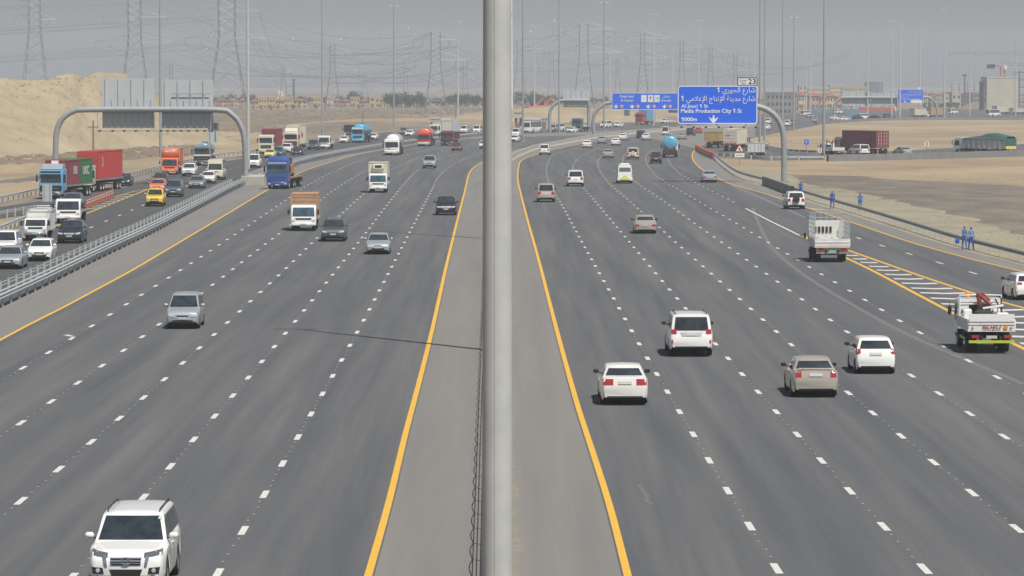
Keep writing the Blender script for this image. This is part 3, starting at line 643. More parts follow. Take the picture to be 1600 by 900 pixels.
    if not K.get('blindside'):
        zs0 = interp(T['top'], .5) + .035; zs1 = H - .125; fr = lambda z: g0 + (g1 - g0) * (z - zb0) / (H - zb0) + .028 + .006; rr = lambda z: g3 - (g3 - g2) * (z - zrb) / (H - zrb) - .03
        n = T['nw']; zs = []
        b0, t0 = fr(zs0), fr(zs1); b1, t1 = rr(zs0), rr(zs1)
        for i in range(n):
            a, c = i / n, (i + 1) / n; gap = .006
            mb0, mt0 = b0 + (b1 - b0) * a + (gap if i else 0), t0 + (t1 - t0) * a + (gap if i else 0); mb1, mt1 = b0 + (b1 - b0) * c - gap, t0 + (t1 - t0) * c - gap
            if i and n <= 3: mt0 = mb0 = (mb0 + mt0) / 2
            if i < n - 1 and n <= 3: mt1 = mb1 = b0 * .0 + (b0 + (b1 - b0) * c - gap + t0 + (t1 - t0) * c - gap) / 2
            if i and n <= 3: mt0 = mb0 = ((b0 + (b1 - b0) * a + t0 + (t1 - t0) * a) / 2) + gap
            for ax in 'LR': pane('side_window', ax, [(Y(mb0), zs0), (Y(mb1), zs0), (Y(mt1), zs1), (Y(mt0), zs1)], nu=4, nv=3)
    # ---- lamps, grille, bumpers
    zt = interp(T['top'], .02); w0 = hw
    hl = K.get('headlight', (.50, .86, zt - .20, zt - .05)); lm = K.get('lampmat', M_lampc)
    for sg in (-1, 1):
        q = MB(); x0, x1 = hw * hl[0] * sg, hw * hl[1] * sg
        if sk.patch(q, 'F', [(x0, hl[2]), (x1, hl[2] + .05), (x1, hl[3] + .03), (x0, hl[3] - .03)], off=.012, nu=5, nv=3, m=lm): q.obj('headlight', lm, root, smooth=50)
        rl = K.get('taillight', (.58, .90, .62 * zt + .18, zt + .12 if ty not in ('sedan', 'compact') else zt + .06)); q = MB(); x0, x1 = hw * rl[0] * sg, hw * rl[1] * sg
        if sk.patch(q, 'B', [(x0, rl[2] + K.get('tl_skew', 0)), (x1, rl[2]), (x1, rl[3]), (x0, rl[3])], off=.012, nu=4, nv=3, m=M_lampr): q.obj('taillight', M_lampr, root, smooth=50)
    gm = K.get('grillemat', M_black); gw, gz0, gz1 = K.get('grille', (.42, zt - .19, zt - .07)); q = MB()
    if sk.patch(q, 'F', [(-hw * gw * .9, gz0), (hw * gw * .9, gz0), (hw * gw, gz1), (-hw * gw, gz1)], off=.008, nu=6, nv=2, m=gm): q.obj('grille', gm, root)
    iw, iz0, iz1 = K.get('intake', (.55, T['zb'] + .12, T['zb'] + .25)); q = MB()
    if sk.patch(q, 'F', [(-hw * iw * .85, iz0), (hw * iw * .85, iz0), (hw * iw, iz1), (-hw * iw, iz1)], off=.008, nu=6, nv=2, m=M_black): q.obj('air_intake', M_black, root)
    q = MB(); zp = K.get('rearplate', (T['zb'] + zt) / 2 + .20)
    if detail >= 1:
        if sk.patch(q, 'B', [(-.25, zp - .055), (.25, zp - .055), (.25, zp + .055), (-.25, zp + .055)], off=.02, nu=2, nv=1, m=M_plate): q.obj('number_plate', M_plate, root)
        q = MB(); zf = K.get('frontplate', T['zb'] + .30)
        if sk.patch(q, 'F', [(-.22, zf - .055), (.22, zf - .055), (.22, zf + .055), (-.22, zf + .055)], off=.03, nu=2, nv=1, m=M_plate): q.obj('number_plate', M_plate, root)
    # black strip standing in for the shade along the bottom of the bumpers
    for ax in 'FB':
        q = MB()
        if sk.patch(q, ax, [(-hw * .72, T['zb'] + .105), (hw * .72, T['zb'] + .105), (hw * .75, T['zb'] + .15), (-hw * .75, T['zb'] + .15)], off=.01, nu=6, nv=1, m=M_black): q.obj('bumper_shade_strip', M_black, root)
    if detail >= 1:
        # door shut lines and handles
        zc = interp(T['top'], .5)
        for s in ([.30, .5, .69] if T['nw'] < 4 else [.12, .3]):
            for ax in 'LR':
                q = MB()
                if sk.patch(q, ax, [(Y(s), T['zb'] + .12), (Y(s + .003), T['zb'] + .12), (Y(s + .003), zc - .03), (Y(s), zc - .03)], off=.003, nu=1, nv=4, m=M_black): q.obj('door_seam', M_black, root)
        for s in (.44, .63) if detail >= 2 and ty not in ('minibus', 'coach') else ():
            for ax in 'LR':
                q = MB()
                if sk.patch(q, ax, [(Y(s), zc - .17), (Y(s + .035), zc - .17), (Y(s + .035), zc - .14), (Y(s), zc - .14)], off=.02, nu=2, nv=1, m=pm): q.obj('door_handle', pm, root)
    # ---- mirrors
    mm = K.get('mirrormat', pm); sM = g0 + (g1 - g0) * .35; zM = zb0 + .07
    for sg in (-1, 1):
        b = MB(); b.rbox((sg * (hw * .98 + .10), Y(sM), zM + .03), (.22, .12, .15), .045, mm); b.box((sg * (hw * .90), Y(sM), zM - .03), (.14, .05, .04), M_black)
        b.box((sg * (hw * .98 + .10), Y(sM) - .062, zM + .03), (.17, .006, .10), M_glass)
        b.obj('wing_mirror', mm, root, smooth=50)
    # ---- wheels
    for s in (fa, ra):
        for sg in (-1, 1): add_wheel(root, sg * (hw - .125), Y(s), r, .22, parts=detail >= 1)
    if K.get('rails'):
        for sg in (-1, 1):
            b = MB(); y0, y1 = Y(g1 + .02), Y(g2 - .03); b.tube([(sg * rw * .86, y0, H - .05), (sg * rw * .88, y0 - .12, H + .03), (sg * rw * .88, y1 + .12, H + .03), (sg * rw * .86, y1, H - .05)], .018, 6, K.get('railmat', M_dark)); b.obj('roof_rail', M_dark, root)
    if K.get('spare'):
        zsp = K.get('sparez', .98); b = MB(); yr = -L / 2 - .06; b.lathe([(.001, .07), (.27, .07), (.34, .03), (.345, -.05), (.30, -.12), (.001, -.12)], 'y', c=(K.get('sparex', 0), yr, zsp), n=24, m=M_black if K['spare'] == 'black' else pm); b.obj('spare_wheel', M_black, root, smooth=40)
    root['_'] = 0; del root['_']
    root_len[root.name] = L; SKINS[root.name] = (sk, T, Y)
    return root
root_len = {}; SKINS = {}

# ---------------------------------------------------------------- lorries
def corr_box(mb, c, d, m_, pitch=.28, depth=.035, end=True):
    """corrugated container shell: centre c, size d"""
    x, y, z = d[0] / 2, d[1] / 2, d[2] / 2; cx, cy, cz = c; n = max(4, int(d[1] / pitch))
    for sg in (-1, 1):
        P = []
        for i in range(n):
            for k, o in ((0, 0), (.25, 0), (.4, depth), (.85, depth)):
                P.append((sg * (x - .01 - o), -y + .09 + (d[1] - .18) * (i + k) / n))
        P.append((sg * (x - .01), y - .09)); V = [(cx + a, cy + b_, cz - z + .12) for a, b_ in P] + [(cx + a, cy + b_, cz + z - .10) for a, b_ in P]; N = len(P)
        F = [(i, i + 1, N + i + 1, N + i) for i in range(N - 1)]; mb.add(V, F if sg > 0 else [f[::-1] for f in F], m_)
        for zz, hh in ((cz - z + .07, .14), (cz + z - .05, .10)): mb.box((cx + sg * (x - .03), cy, zz), (.06, d[1], hh), m_)
        for yy in (-1, 1): mb.box((cx + sg * (x - .06), cy + yy * (y - .06), cz), (.12, .12, d[2] - .02), m_)
    mb.box((cx, cy, cz + z - .045), (d[0] - .1, d[1] - .1, .05), m_); mb.box((cx, cy, cz - z + .08), (d[0] - .1, d[1] - .1, .06), m_)
    for yy in (-1, 1):
        mb.box((cx, cy + yy * (y - .05), cz), (d[0] - .2, .03, d[2] - .1), m_)
        for q in range(1, 8):
            if yy > 0: mb.box((cx - x + d[0] * q / 8, cy + y - .025, cz), (.10, .03, d[2] - .3), m_)
    for q in (-.8, -.28, .28, .8):
        mb.tube([(cx + q * x * .82, cy - y + .0, cz - z + .15), (cx + q * x * .82, cy - y + .0, cz + z - .15)], .022, 6, m_)
    for zz in (-.6, -.2, .2, .6): mb.box((cx, cy - y + .012, cz + zz * z), (d[0] * .85, .025, .05), m_)
def container(color, L_, label, group=None, H_=2.59, marks=None, doorcol=None):
    root = thing('shipping_container', label, 'container', group=group); b = MB(); corr_box(b, (0, 0, H_ / 2), (2.44, L_, H_), paint(color, True)); b.obj('shell', paint(color, True), root)
    return root
def lorry(label, cab='small', W=2.0, cabH=2.15, cabL=1.65, color='white', L=6.0, bed=.95, body=None, axles=None, r=.38, cat='lorry', name='delivery_lorry', group=None, visor=None, lower=None, glass=None, deflector=0, detail=1, mirrors='black', **K):
    root = thing(name, label, cat, group=group); pm = paint(color); F0 = L / 2; hw = W / 2; gl = glass or M_glass
    big = cab == 'big'; zc = .45 if not big else .5
    if big: prof = [(0, zc), (.02, 1.1), (.04, 1.55), (.16, cabH - .5), (.34, cabH - .08), (.7, cabH), (cabL, cabH), (cabL, .95), (cabL - .25, .9), (.5, .8), (.45, zc)]
    else: prof = [(.02, zc), (0, .72), (.04, 1.12), (.30, cabH - .28), (.44, cabH - .06), (.75, cabH), (cabL, cabH - .02), (cabL, .85), (1.3, .8), (1.22, .62), (.5, .60), (.42, zc)]
    prof = [(F0 - y, z) for y, z in prof]
    b = MB(); b.prism(prof, hw, .07); sk = Skin(b); b.obj('cab', pm, root, smooth=35)
    def pane(nm, ax, quad, m_, off=.008, nu=8, nv=4, par=root):
        q = MB()
        if sk.patch(q, ax, quad, m=m_, off=off, nu=nu, nv=nv): return q.obj(nm, m_, par, smooth=50)
    z0 = 1.20 if not big else cabH - 1.42; z1 = cabH - .22 if not big else cabH - .52
    if K.get('ws'): z0, z1 = K['ws']
    pane('windscreen', 'F', [(-hw * .88, z0), (hw * .88, z0), (hw * .84, z1), (-hw * .84, z1)], gl)
    for ax in 'LR': pane('side_window', ax, [(F0 - .35, z0 + .02), (F0 - cabL * .70, z0 + .02), (F0 - cabL * .70, z1 - .05), (F0 - .5, z1 - .05)], gl, nu=3, nv=3)
    pane('rear_window', 'B', [(-hw * .5, z0 + .25), (hw * .5, z0 + .25), (hw * .5, z1 - .05), (-hw * .5, z1 - .05)], gl)
    lm = paint(lower) if lower else None
    if big:
        if lower: pane('lower_panel', 'F', [(-hw * .93, zc + .35), (hw * .93, zc + .35), (hw * .93, z0 - .28), (-hw * .93, z0 - .28)], lm, .006)
        pane('grille', 'F', [(-hw * .72, zc + .45), (hw * .72, zc + .45), (hw * .74, z0 - .34), (-hw * .74, z0 - .34)], M_black if K.get('grillecol') is None else K['grillecol'], .014)
        for k in range(3):
            zz = zc + .62 + k * .22
            if zz < z0 - .4: pane('grille_bar', 'F', [(-hw * .66, zz), (hw * .66, zz), (hw * .66, zz + .035), (-hw * .66, zz + .035)], K.get('barmat', M_galvd), .022, 4, 1)
        b = MB(); b.rbox((0, F0 + .03, zc + .1), (W * .97, .30, .42), .07, paint(K.get('bumper', color)))
        b.obj('bumper', paint(K.get('bumper', color)), root, smooth=40)
        for sg in (-1, 1):
            b = MB(); b.rbox((sg * hw * .74, F0 + .17, zc + .12), (.36, .05, .18), .03, M_lampc); b.obj('headlight', M_lampc, root)
            b = MB(); b.tube([(sg * hw, F0 - .15, z1 - .05), (sg * (hw + .20), F0 - .02, z1 - .05), (sg * (hw + .22), F0 - .02, z0 + .1)], .02, 5, M_black); b.rbox((sg * (hw + .22), F0 - .02, (z0 + z1) / 2), (.20, .10, .72), .04, M_black); b.obj('wing_mirror', M_black, root)
        b = MB(); b.rbox((0, F0 + .08, z1 + .22), (W * .86, .22, .20), .05, paint(visor or color)); b.obj('sun_visor', paint(visor or color), root)
    else:
        pane('grille', 'F', [(-hw * .60, .93), (hw * .60, .93), (hw * .66, 1.07), (-hw * .66, 1.07)], M_black, .012, 6, 1)
        b = MB(); b.rbox((0, F0 + .02, .57), (W * .97, .22, .24), .05, paint(K.get('bumper', color))); b.obj('bumper', paint(K.get('bumper', color)), root, smooth=40)
        q = MB()
        for sg in (-1, 1):
            b = MB(); 
            if sk.patch(b, 'F', [(sg * hw * .66, .76), (sg * hw * .93, .76), (sg * hw * .93, .94), (sg * hw * .66, .94)], off=.02, nu=3, nv=2, m=M_lampc): b.obj('headlight', M_lampc, root)
            b = MB(); b.tube([(sg * hw, F0 - .12, z1 - .1), (sg * (hw + .18), F0 + .02, z1 - .1), (sg * (hw + .18), F0 + .02, z0 + .15)], .016, 5, M_black); b.rbox((sg * (hw + .18), F0 + .01, (z0 + z1) / 2), (.17, .08, .40), .03, M_black); b.obj('wing_mirror', M_black, root)
    b = MB(); b.box((0, F0 + (.20 if big else .15), zc + (.0 if big else .13)), (.46, .02, .12), K.get('platemat', M_plate)); b.obj('number_plate', M_plate, root)
    if deflector:
        b = MB(); b.prism([(F0 - .35, cabH - .02), (F0 - .95, cabH + deflector), (F0 - cabL, cabH + deflector), (F0 - cabL, cabH - .02)], hw * .9, .08); b.obj('roof_deflector', paint(K.get('defcol', color)), root, smooth=35)
    # chassis and wheels
    b = MB()
    for sg in (-1, 1): b.box((sg * .42, -.25, bed - .28), (.10, L - .8, .24), M_dark)
    for yy in (F0 - 2.4, 0, -F0 + 1): b.box((0, yy, bed - .28), (.84, .12, .16), M_dark)
    if not K.get('notank'): b.rbox((hw - .35, F0 - cabL - .9, bed - .45), (.45, .9, .42), .08, M_galvd)
    b.box((-hw + .32, F0 - cabL - .85, bed - .42), (.38, .7, .35), M_dark)
    b.box((0, -F0 + .12, .55), (W * .85, .08, .10), M_dark); b.obj('chassis', M_dark, root)
    for sg in (-1, 1):
        b = MB(); b.box((sg * hw * .72, -F0 + .02, bed - .22), (.34, .06, .13), M_lampr); b.obj('taillight', M_lampr, root)
    b = MB(); b.box((0, -F0 + .01, bed - .24), (.48, .02, .13), K.get('platemat', M_plate)); b.obj('number_plate', M_plate, root)
    for i, ya in enumerate(axles or [1.0, L - 1.3]):
        for sg in (-1, 1):
            wd = .24 if i == 0 else .46
            add_wheel(root, sg * (hw - .02 - wd / 2 - .03), F0 - ya, r, wd, steel=True, parts=detail >= 1)
            b = MB(); pts = [(sg * (hw - .02 - wd / 2), F0 - ya + (r + .09) * math.cos(a), r + (r + .09) * math.sin(a)) for a in [math.pi * k / 10 for k in range(1, 10)]]
            V = [(p[0] + q_ * wd * .5, p[1], p[2]) for p in pts for q_ in (-1, 1)]; b.add(V, [(2 * k, 2 * k + 1, 2 * k + 3, 2 * k + 2) for k in range(8)]); b.obj('mudguard', M_dark, root)
    root_len[root.name] = L; SKINS[root.name] = (sk, dict(L=L, W=W, cabL=cabL, bed=bed, hw=hw, F0=F0, oh=((axles or [1.0])[0], L - (axles or [L - 1.3])[-1])), None)
    if body: body(root, dict(L=L, W=W, cabL=cabL, bed=bed, hw=hw, F0=F0, b0=F0 - cabL - .12, b1=-F0 + .05))
    return root
def b_box(color, H_, roofcol=None, reefer=False, wide=.12, text_=None, rack=False):
    def f(root, D):
        c = (D['b0'] + D['b1']) / 2; Lb = D['b0'] - D['b1']; Wb = D['W'] + wide; b = MB(); pm = paint(color, True); b.rbox((0, c, D['bed'] + H_ / 2), (Wb, Lb, H_), .03, pm); b.obj('cargo_box', pm, root)
        b = MB()
        for sx in (-1, 1):
            for yy in (D['b0'], D['b1']): b.box((sx * (Wb / 2), yy, D['bed'] + H_ / 2), (.08, .08, H_ + .02), M_galv if not rack else pm)
            b.box((sx * Wb / 2, c, D['bed'] + H_), (.07, Lb, .07), M_galv if not rack else pm); b.box((sx * Wb / 2, c, D['bed'] + .04), (.07, Lb, .12), M_galv)
        for yy in (D['b0'], D['b1']): b.box((0, yy, D['bed'] + H_), (Wb, .07, .07), M_galv if not rack else pm)
        b.obj('box_trim', M_galv, root)
        if reefer:
            b = MB(); b.rbox((0, D['b0'] + .22, D['bed'] + H_ - .42), (1.3, .42, .50), .08, paint(color)); q = b.obj('cooling_unit', paint(color), root)
            b = MB(); b.rbox((0, D['b0'] + .44, D['bed'] + H_ - .42), (.72, .03, .30), .01, M_black); b.obj('vent', M_black, q)
        if rack:
            b = MB()
            for k in range(2):
                for i in range(12): b.box((-Wb * .42 + Wb * .84 * i / 11, D['b0'] + .03, D['bed'] + H_ - .25 - k * .34), (.085, .04, .13), M_wood)
            b.obj('front_slats', M_wood, root)
        b = MB()
        b.box((0, D['b1'] - .02, D['bed'] + H_ / 2), (.03, .03, H_ * .92), M_dark)
        for sx in (-.3, .3): b.tube([(sx * Wb, D['b1'] - .04, D['bed'] + .1), (sx * Wb, D['b1'] - .04, D['bed'] + H_ - .1)], .02, 6, M_galv)
        b.obj('rear_doors', M_galv, root)
        if text_:
            text(text_, .36, (0, D['b0'] + .03, D['bed'] + H_ - .55), MATS['matt_white_paint'] if 'matt_white_paint' in MATS else paint('white', True), root, 'CENTER', (math.pi / 2, 0, math.pi))
    return f
def b_tank(color, rad=1.1, zc=None, ell=.92):
    def f(root, D):
        c = (D['b0'] + D['b1']) / 2; Lb = D['b0'] - D['b1']; z = zc or D['bed'] + .12 + rad * ell; b = MB(); h = Lb / 2
        prof = [(.001, -h), (rad * .55, -h + .04), (rad * .85, -h + .14), (rad * .97, -h + .28), (rad, -h + .42)] + [(rad, -h + .42 + (Lb - .84) * k / 6) for k in range(1, 7)] + [(rad * .97, h - .28), (rad * .85, h - .14), (rad * .55, h - .04), (.001, h)]
        b.lathe(prof, 'y', c=(0, c, z), n=28, sy=ell); pm = paint(color); b.obj('tank', pm, root, smooth=45)
        b = MB()
        for k in range(5): b.lathe([(rad + .012, -.05), (rad + .012, .05)], 'y', c=(0, c - h * .7 + h * 1.4 * k / 4, z), n=28, sy=ell, m=M_dark)
        b.obj('tank_band', M_dark, root)
        b = MB(); b.box((0, c, z + rad * ell + .05), (.5, Lb * .75, .04), M_galvd)
        for k in (-.5, 0, .5): b.lathe([(.26, 0), (.26, .14), (.2, .18), (.001, .18)], 'z', c=(0, c + k * Lb * .7, z + rad * ell + .05), n=14, m=M_galvd)
        for sx in (-.28, .28): b.tube([(sx, D['b1'] - .0, D['bed'] - .1), (sx, D['b1'] - .0, z + rad * .9)], .02, 5, M_galv)
        for k in range(6): b.box((0, D['b1'], D['bed'] + k * .3), (.56, .03, .03), M_galv)
        b.obj('walkway', M_galvd, root)
        b = MB()
        for sx in (-1, 1): b.box((sx * rad * .8, c, D['bed'] + .12), (.10, Lb * .9, .30), M_dark)
        b.rbox((0, D['b1'] + .1, D['bed'] - .15), (D['W'] * .9, .25, .35), .04, M_dark); b.obj('tank_cradle', M_dark, root)
    return f
def b_flat(color='white', th=.14, sides=0.0, head=.9, sidecol=None):
    def f(root, D):
        c = (D['b0'] + D['b1']) / 2; Lb = D['b0'] - D['b1']; Wb = D['W'] + .1; b = MB(); b.box((0, c, D['bed'] + th / 2), (Wb, Lb, th), M_wood if color == 'wood' else paint(color, True)); b.obj('load_bed', paint('white', True), root)
        pm = paint(sidecol or (color if color != 'wood' else 'white'), True)
        if head: b = MB(); b.box((0, D['b0'] - .03, D['bed'] + head / 2 + th), (Wb, .05, head), pm); b.obj('headboard', pm, root)
        if sides:
            for sx in (-1, 1):
                b = MB(); b.box((sx * (Wb / 2 - .02), c, D['bed'] + th + sides / 2), (.04, Lb - .06, sides), pm)
                for k in range(5): b.box((sx * (Wb / 2 + .01), D['b1'] + .1 + (Lb - .2) * k / 4, D['bed'] + th + sides / 2), (.04, .06, sides), pm)
                b.obj('side_panel', pm, root)
            b = MB(); b.box((0, D['b1'] + .02, D['bed'] + th + sides / 2), (Wb - .05, .04, sides), pm); b.box((0, D['b1'] - .01, D['bed'] + th + sides * .5), (Wb - .05, .03, .05), pm); b.obj('tailgate', pm, root)
    return f
def b_dump(color, H_=1.5, tarp=None, ribs=7):
    def f(root, D):
        c = (D['b0'] + D['b1']) / 2; Lb = D['b0'] - D['b1']; Wb = D['W'] + .05; pm = paint(color, True); b = MB(); z0 = D['bed']
        for sx in (-1, 1):
            b.box((sx * (Wb / 2 - .03), c, z0 + H_ / 2), (.06, Lb, H_), pm)
            for k in range(ribs): b.box((sx * (Wb / 2 + .03), D['b1'] + .15 + (Lb - .3) * k / (ribs - 1), z0 + H_ / 2), (.08, .12, H_), pm)
            b.box((sx * (Wb / 2 + .02), c, z0 + H_), (.12, Lb, .10), pm)
        b.box((0, c, z0 + .05), (Wb - .1, Lb, .1), pm); b.box((0, D['b0'] - .03, z0 + H_ / 2), (Wb, .06, H_), pm); b.obj('dump_body', pm, root)
        b = MB(); b.box((0, D['b1'] + .03, z0 + H_ / 2), (Wb, .06, H_), pm)
        for k in range(7): b.box((-Wb / 2 + .1 + (Wb - .2) * k / 6, D['b1'] - .02, z0 + H_ / 2), (.10, .07, H_), pm)
        b.box((0, D['b1'] - .02, z0 + H_), (Wb, .1, .1), pm); b.obj('tailgate', pm, root)
        if tarp:
            b = MB(); n, k2 = 24, 8; V = []
            for i in range(n + 1):
                for j in range(k2 + 1):
                    x = -Wb / 2 - .06 + (Wb + .12) * j / k2; e = math.sin(math.pi * j / k2); y = D['b1'] - .05 + (Lb + .1) * i / n
                    V.append((x, y, z0 + H_ + .04 + min(1, 1.6 * e) * (.10 + .80 * max(0, 1 - abs(i / n - .36) / .5)) + nz(x * 2, y * 1.2, 5) * .16 - (.25 if j in (0, k2) else 0)))
            b.add(V, [(i * (k2 + 1) + j, i * (k2 + 1) + j + 1, (i + 1) * (k2 + 1) + j + 1, (i + 1) * (k2 + 1) + j) for i in range(n) for j in range(k2)]); b.box((0, D['b1'] - .09, z0 + H_ * .66), (Wb + .1, .05, H_ * .75)); tm = paint(tarp, True); b.obj('tarpaulin', tm, root, smooth=60)
    return f
def b_mixer(color):
    def f(root, D):
        b = MB(); c = (D['b0'] + D['b1']) / 2; prof = [(.001, 2.0), (.5, 1.95), (.95, 1.5), (1.15, .5), (1.12, -.2), (.75, -1.6), (.45, -2.2), (.42, -2.3)]
        b.lathe(prof, 'y', n=24); q = MB(); rm = Matrix.Rotation(R(-12), 3, 'X'); q.add([rm @ Vector(v) + Vector((0, c + .2, D['bed'] + 1.35)) for v in b.v], b.f); q.obj('drum', paint(color), root, smooth=45)
        b = MB(); b.box((0, D['b1'] + .3, D['bed'] + .9), (1.2, .1, 1.9), paint(color)); b.box((0, D['b0'] - .1, D['bed'] + .5), (1.8, .12, 1.1), M_dark); b.obj('frame', M_dark, root)
    return f
def b_cage(root, D):
    b_flat('cream', .14, .46, 1.55, 'white')(root, D)
    for k in range(5): b = MB(); b.box((-.75 + k * .26, D['b0'] - .08, D['bed'] + 1.05), (.16, .05, .42)); b.obj('headboard_slot', M_dark, root)
    z0, Lb, Wb, c = D['bed'] + .14, D['b0'] - D['b1'], D['W'] + .1, (D['b0'] + D['b1']) / 2; H_ = 2.05
    for sx in (-1, 1):
        b = MB(); x = sx * (Wb / 2 - .03)
        for k in range(9): b.tube([(x, D['b1'] + .06 + (Lb - .1) * k / 8, z0 + .4), (x, D['b1'] + .06 + (Lb - .1) * k / 8, z0 + H_)], .022, 5, M_galv)
        for k in range(6): b.tube([(x, D['b1'] + .04, z0 + .55 + (H_ - .55) * k / 5), (x, D['b0'], z0 + .55 + (H_ - .55) * k / 5)], .020, 5, M_galv)
        b.obj('side_rack', M_galv, root)
    b = MB()
    for k in range(7): b.tube([(-Wb / 2 + .03 + (Wb - .06) * k / 6, D['b0'], z0), (-Wb / 2 + .03 + (Wb - .06) * k / 6, D['b0'], z0 + H_)], .022, 5, M_galv)
    for k in range(6): b.tube([(-Wb / 2 + .03, D['b0'], z0 + .5 + (H_ - .5) * k / 5), (Wb / 2 - .03, D['b0'], z0 + .5 + (H_ - .5) * k / 5)], .02, 5, M_galv)
    b.obj('front_rack', M_galv, root)

# ---------------------------------------------------------------- placing
ALLC = [C[k] for k in ('LO', 'E2', 'E4', 'LY', 'RY', 'D2', 'D4', 'RO', 'G1', 'YO')]
def road_dir(p, keys=None):
    best = None
    for P in ([C[k] for k in keys] if keys else ALLC):
        for i in range(1, len(P) - 1):
            d = (P[i].x - p.x) ** 2 + (P[i].y - p.y) ** 2
            if best is None or d < best[0]: best = (d, (P[i + 1] - P[i - 1]).normalized())
    return best[1]
def place(root, u, v, away=True, keys=None, ang=None, z=Z_ASPH, L=None):
    """put the vehicle with the near end of it (the end that faces the bridge) on ground pixel (u, v)"""
    p = G(u, v, z); d = road_dir(p, keys) if ang is None else Vector((math.sin(R(ang)), math.cos(R(ang)), 0)); d.z = 0
    L = L or root_len[root.name]; T = SKINS[root.name][1]; oh = T.get('oh') or (T['fo'], T['L'] - T['fo'] - T['wb']); c = p + d * (L / 2 - (oh[1] if away else oh[0])); f = d if away else -d
    root.location = (c.x, c.y, z); root.rotation_euler = (0, 0, math.atan2(-f.x, f.y)); return root
# ================================================================ THE TRAFFIC
def emblem_plate_text(root, s, y, z, sz=.10, flip=False, x=0):
    return text(s, sz, (x, y, z), M_black, root, 'CENTER', (math.pi / 2, 0, math.pi if flip else 0))
OUT = 'traffic coming towards the bridge'; AWY = 'traffic driving away from the bridge'; SLP = 'traffic queuing on the slip road'; FAR = 'distant traffic round the bend'
# ---- towards the camera, main carriageway
o = car('suv', 'white', 'big white sport utility car with chrome grille, closest to the camera', group=OUT, rails=1, dims=dict(H=1.79),  lampmat=M_lampd, headlight=(.46, .90, .88, 1.0), grille=(.40, .70, .88), intake=(.42, .44, .60), frontplate=.42)
place(o, 203, 921, False); sk, T, Y = SKINS[o.name]
for z in (.735, .79, .845):
    q = MB(); sk.patch(q, 'F', [(-.36, z), (.36, z), (.36, z + .028), (-.36, z + .028)], off=.022, nu=6, nv=1, m=M_chrome); q.obj('grille_bar', M_chrome, o)
q = MB(); cy = sk.hit('F', 0, .80)[0].y + .035
for rx, rz in ((.115, .08), (.05, .078), (.115, .035)):
    P = [(rx * math.cos(a), cy, .80 + (rz * math.sin(a) if rx > .06 else rz * math.sin(a)) + (.03 if rz < .05 else 0)) for a in [2 * math.pi * k / 20 for k in range(21)]]
    q.tube(P, .010, 5, M_chrome)
q.obj('emblem', M_chrome, o)
for sg in (-1, 1):
    q = MB(); sk.patch(q, 'F', [(sg * .52, .50), (sg * .78, .50), (sg * .80, .66), (sg * .55, .64)], off=.012, nu=3, nv=2, m=M_black); h = sk.hit('F', sg * .66, .58)[0]
    q.lathe([(.055, 0), (.05, .04), (.001, .045)], 'y', c=(h.x, h.y + .01, h.z), n=12, m=M_lampc); q.obj('fog_lamp', M_black, o)
    q = MB(); sk.patch(q, 'F', [(sg * .44, .68), (sg * .50, .68), (sg * .56, .90), (sg * .47, .92)], off=.018, nu=2, nv=3, m=M_chrome); q.obj('chrome_trim', M_chrome, o)
q = MB(); sk.patch(q, 'F', [(-.70, 1.60), (-.62, 1.60), (-.62, 1.66), (-.70, 1.66)], off=.014, nu=1, nv=1, m=M_plateg); q.obj('sticker', M_plateg, o)
h = sk.hit('F', 0, .42)[0]; emblem_plate_text(o, 'R 58033', h.y + .05, .39, .10, True)
NEAR = [
 ('mpv', 'silver', 287, 513, 'silver people carrier with clear windscreen, alone in the second lane', dict(intake=(.62, .36, .45), grille=(.35, .62, .68), detail=2, cat='people carrier')),
 ('crossover', 'grey', 521, 377, 'dark grey crossover with wide chrome grille behind the brown box lorry', dict(grillemat=M_chrome, grille=(.52, .70, .88), rails=1)),
 ('compact', 'silver', 591, 397, 'small silver saloon car beside the dark grey crossover', dict(intake=(.55, .34, .46), grille=(.3, .60, .66))),
 ('crossover', 'black', 697, 336, 'black crossover with silver grille hugging the yellow median line', dict(grillemat=M_galv, grille=(.5, .66, .84))),
 ('suv', 'silver', 671, 263, 'silver sport utility car following behind the white refrigerated lorry', dict(rails=1)),
 ('sedan', 'darkred', 713, 235.5, 'dark red saloon car beside the dark red lorry', dict(detail=1)),
 ('sedan', 'white', 756, 232, 'white car half hidden behind the thick lamp mast', dict(detail=0)),
]
for ty, colr, u, v, lab, K in NEAR:
    place(car(ty, colr, lab, group=OUT, **K), u, v, False)
o = lorry('white lorry with brown wooden box body and slatted front', color='white', L=6.4, W=2.05, body=b_box('brown', 2.05, rack=True, wide=.1), glass=M_glassb, group=OUT, platemat=M_plateg, axles=[1.05, 4.9]); place(o, 475, 360.5, False)
o = lorry('white refrigerated lorry with cooling unit above its cab', color='white', L=6.4, W=2.0, body=b_box('cream', 2.35, reefer=True, wide=.12), glass=M_glassb, group=OUT, axles=[1.05, 4.9], name='refrigerated_lorry'); place(o, 591, 301, False)
o = lorry('royal blue tall-cab lorry towing orange machinery on a flat trailer', 'big', W=2.5, cabH=3.25, cabL=2.1, color='blue', L=13, bed=1.15, r=.5, axles=[1.4, 5.2, 6.6, 11.2, 12.2], body=b_flat('wood', .14, 0, 0), visor='silver', bumper='blue', grillecol=paint('blue'), name='flatbed_lorry', group=OUT, defcol='blue', glass=M_glassb, barmat=M_black, deflector=.5); place(o, 436, 295, False, ang=4.2); BLUE = o
o = lorry('white tanker lorry with green stripe under its windscreen', 'big', W=2.5, cabH=2.75, cabL=1.9, color='white', L=11.5, bed=1.2, r=.5, axles=[1.4, 4.9, 6.2, 9.8, 10.8], body=b_tank('white', 1.2), bumper='white', name='tanker_lorry', cat='tanker', group=OUT, lower=None); place(o, 613, 242.5, False); sk = SKINS[o.name][0]
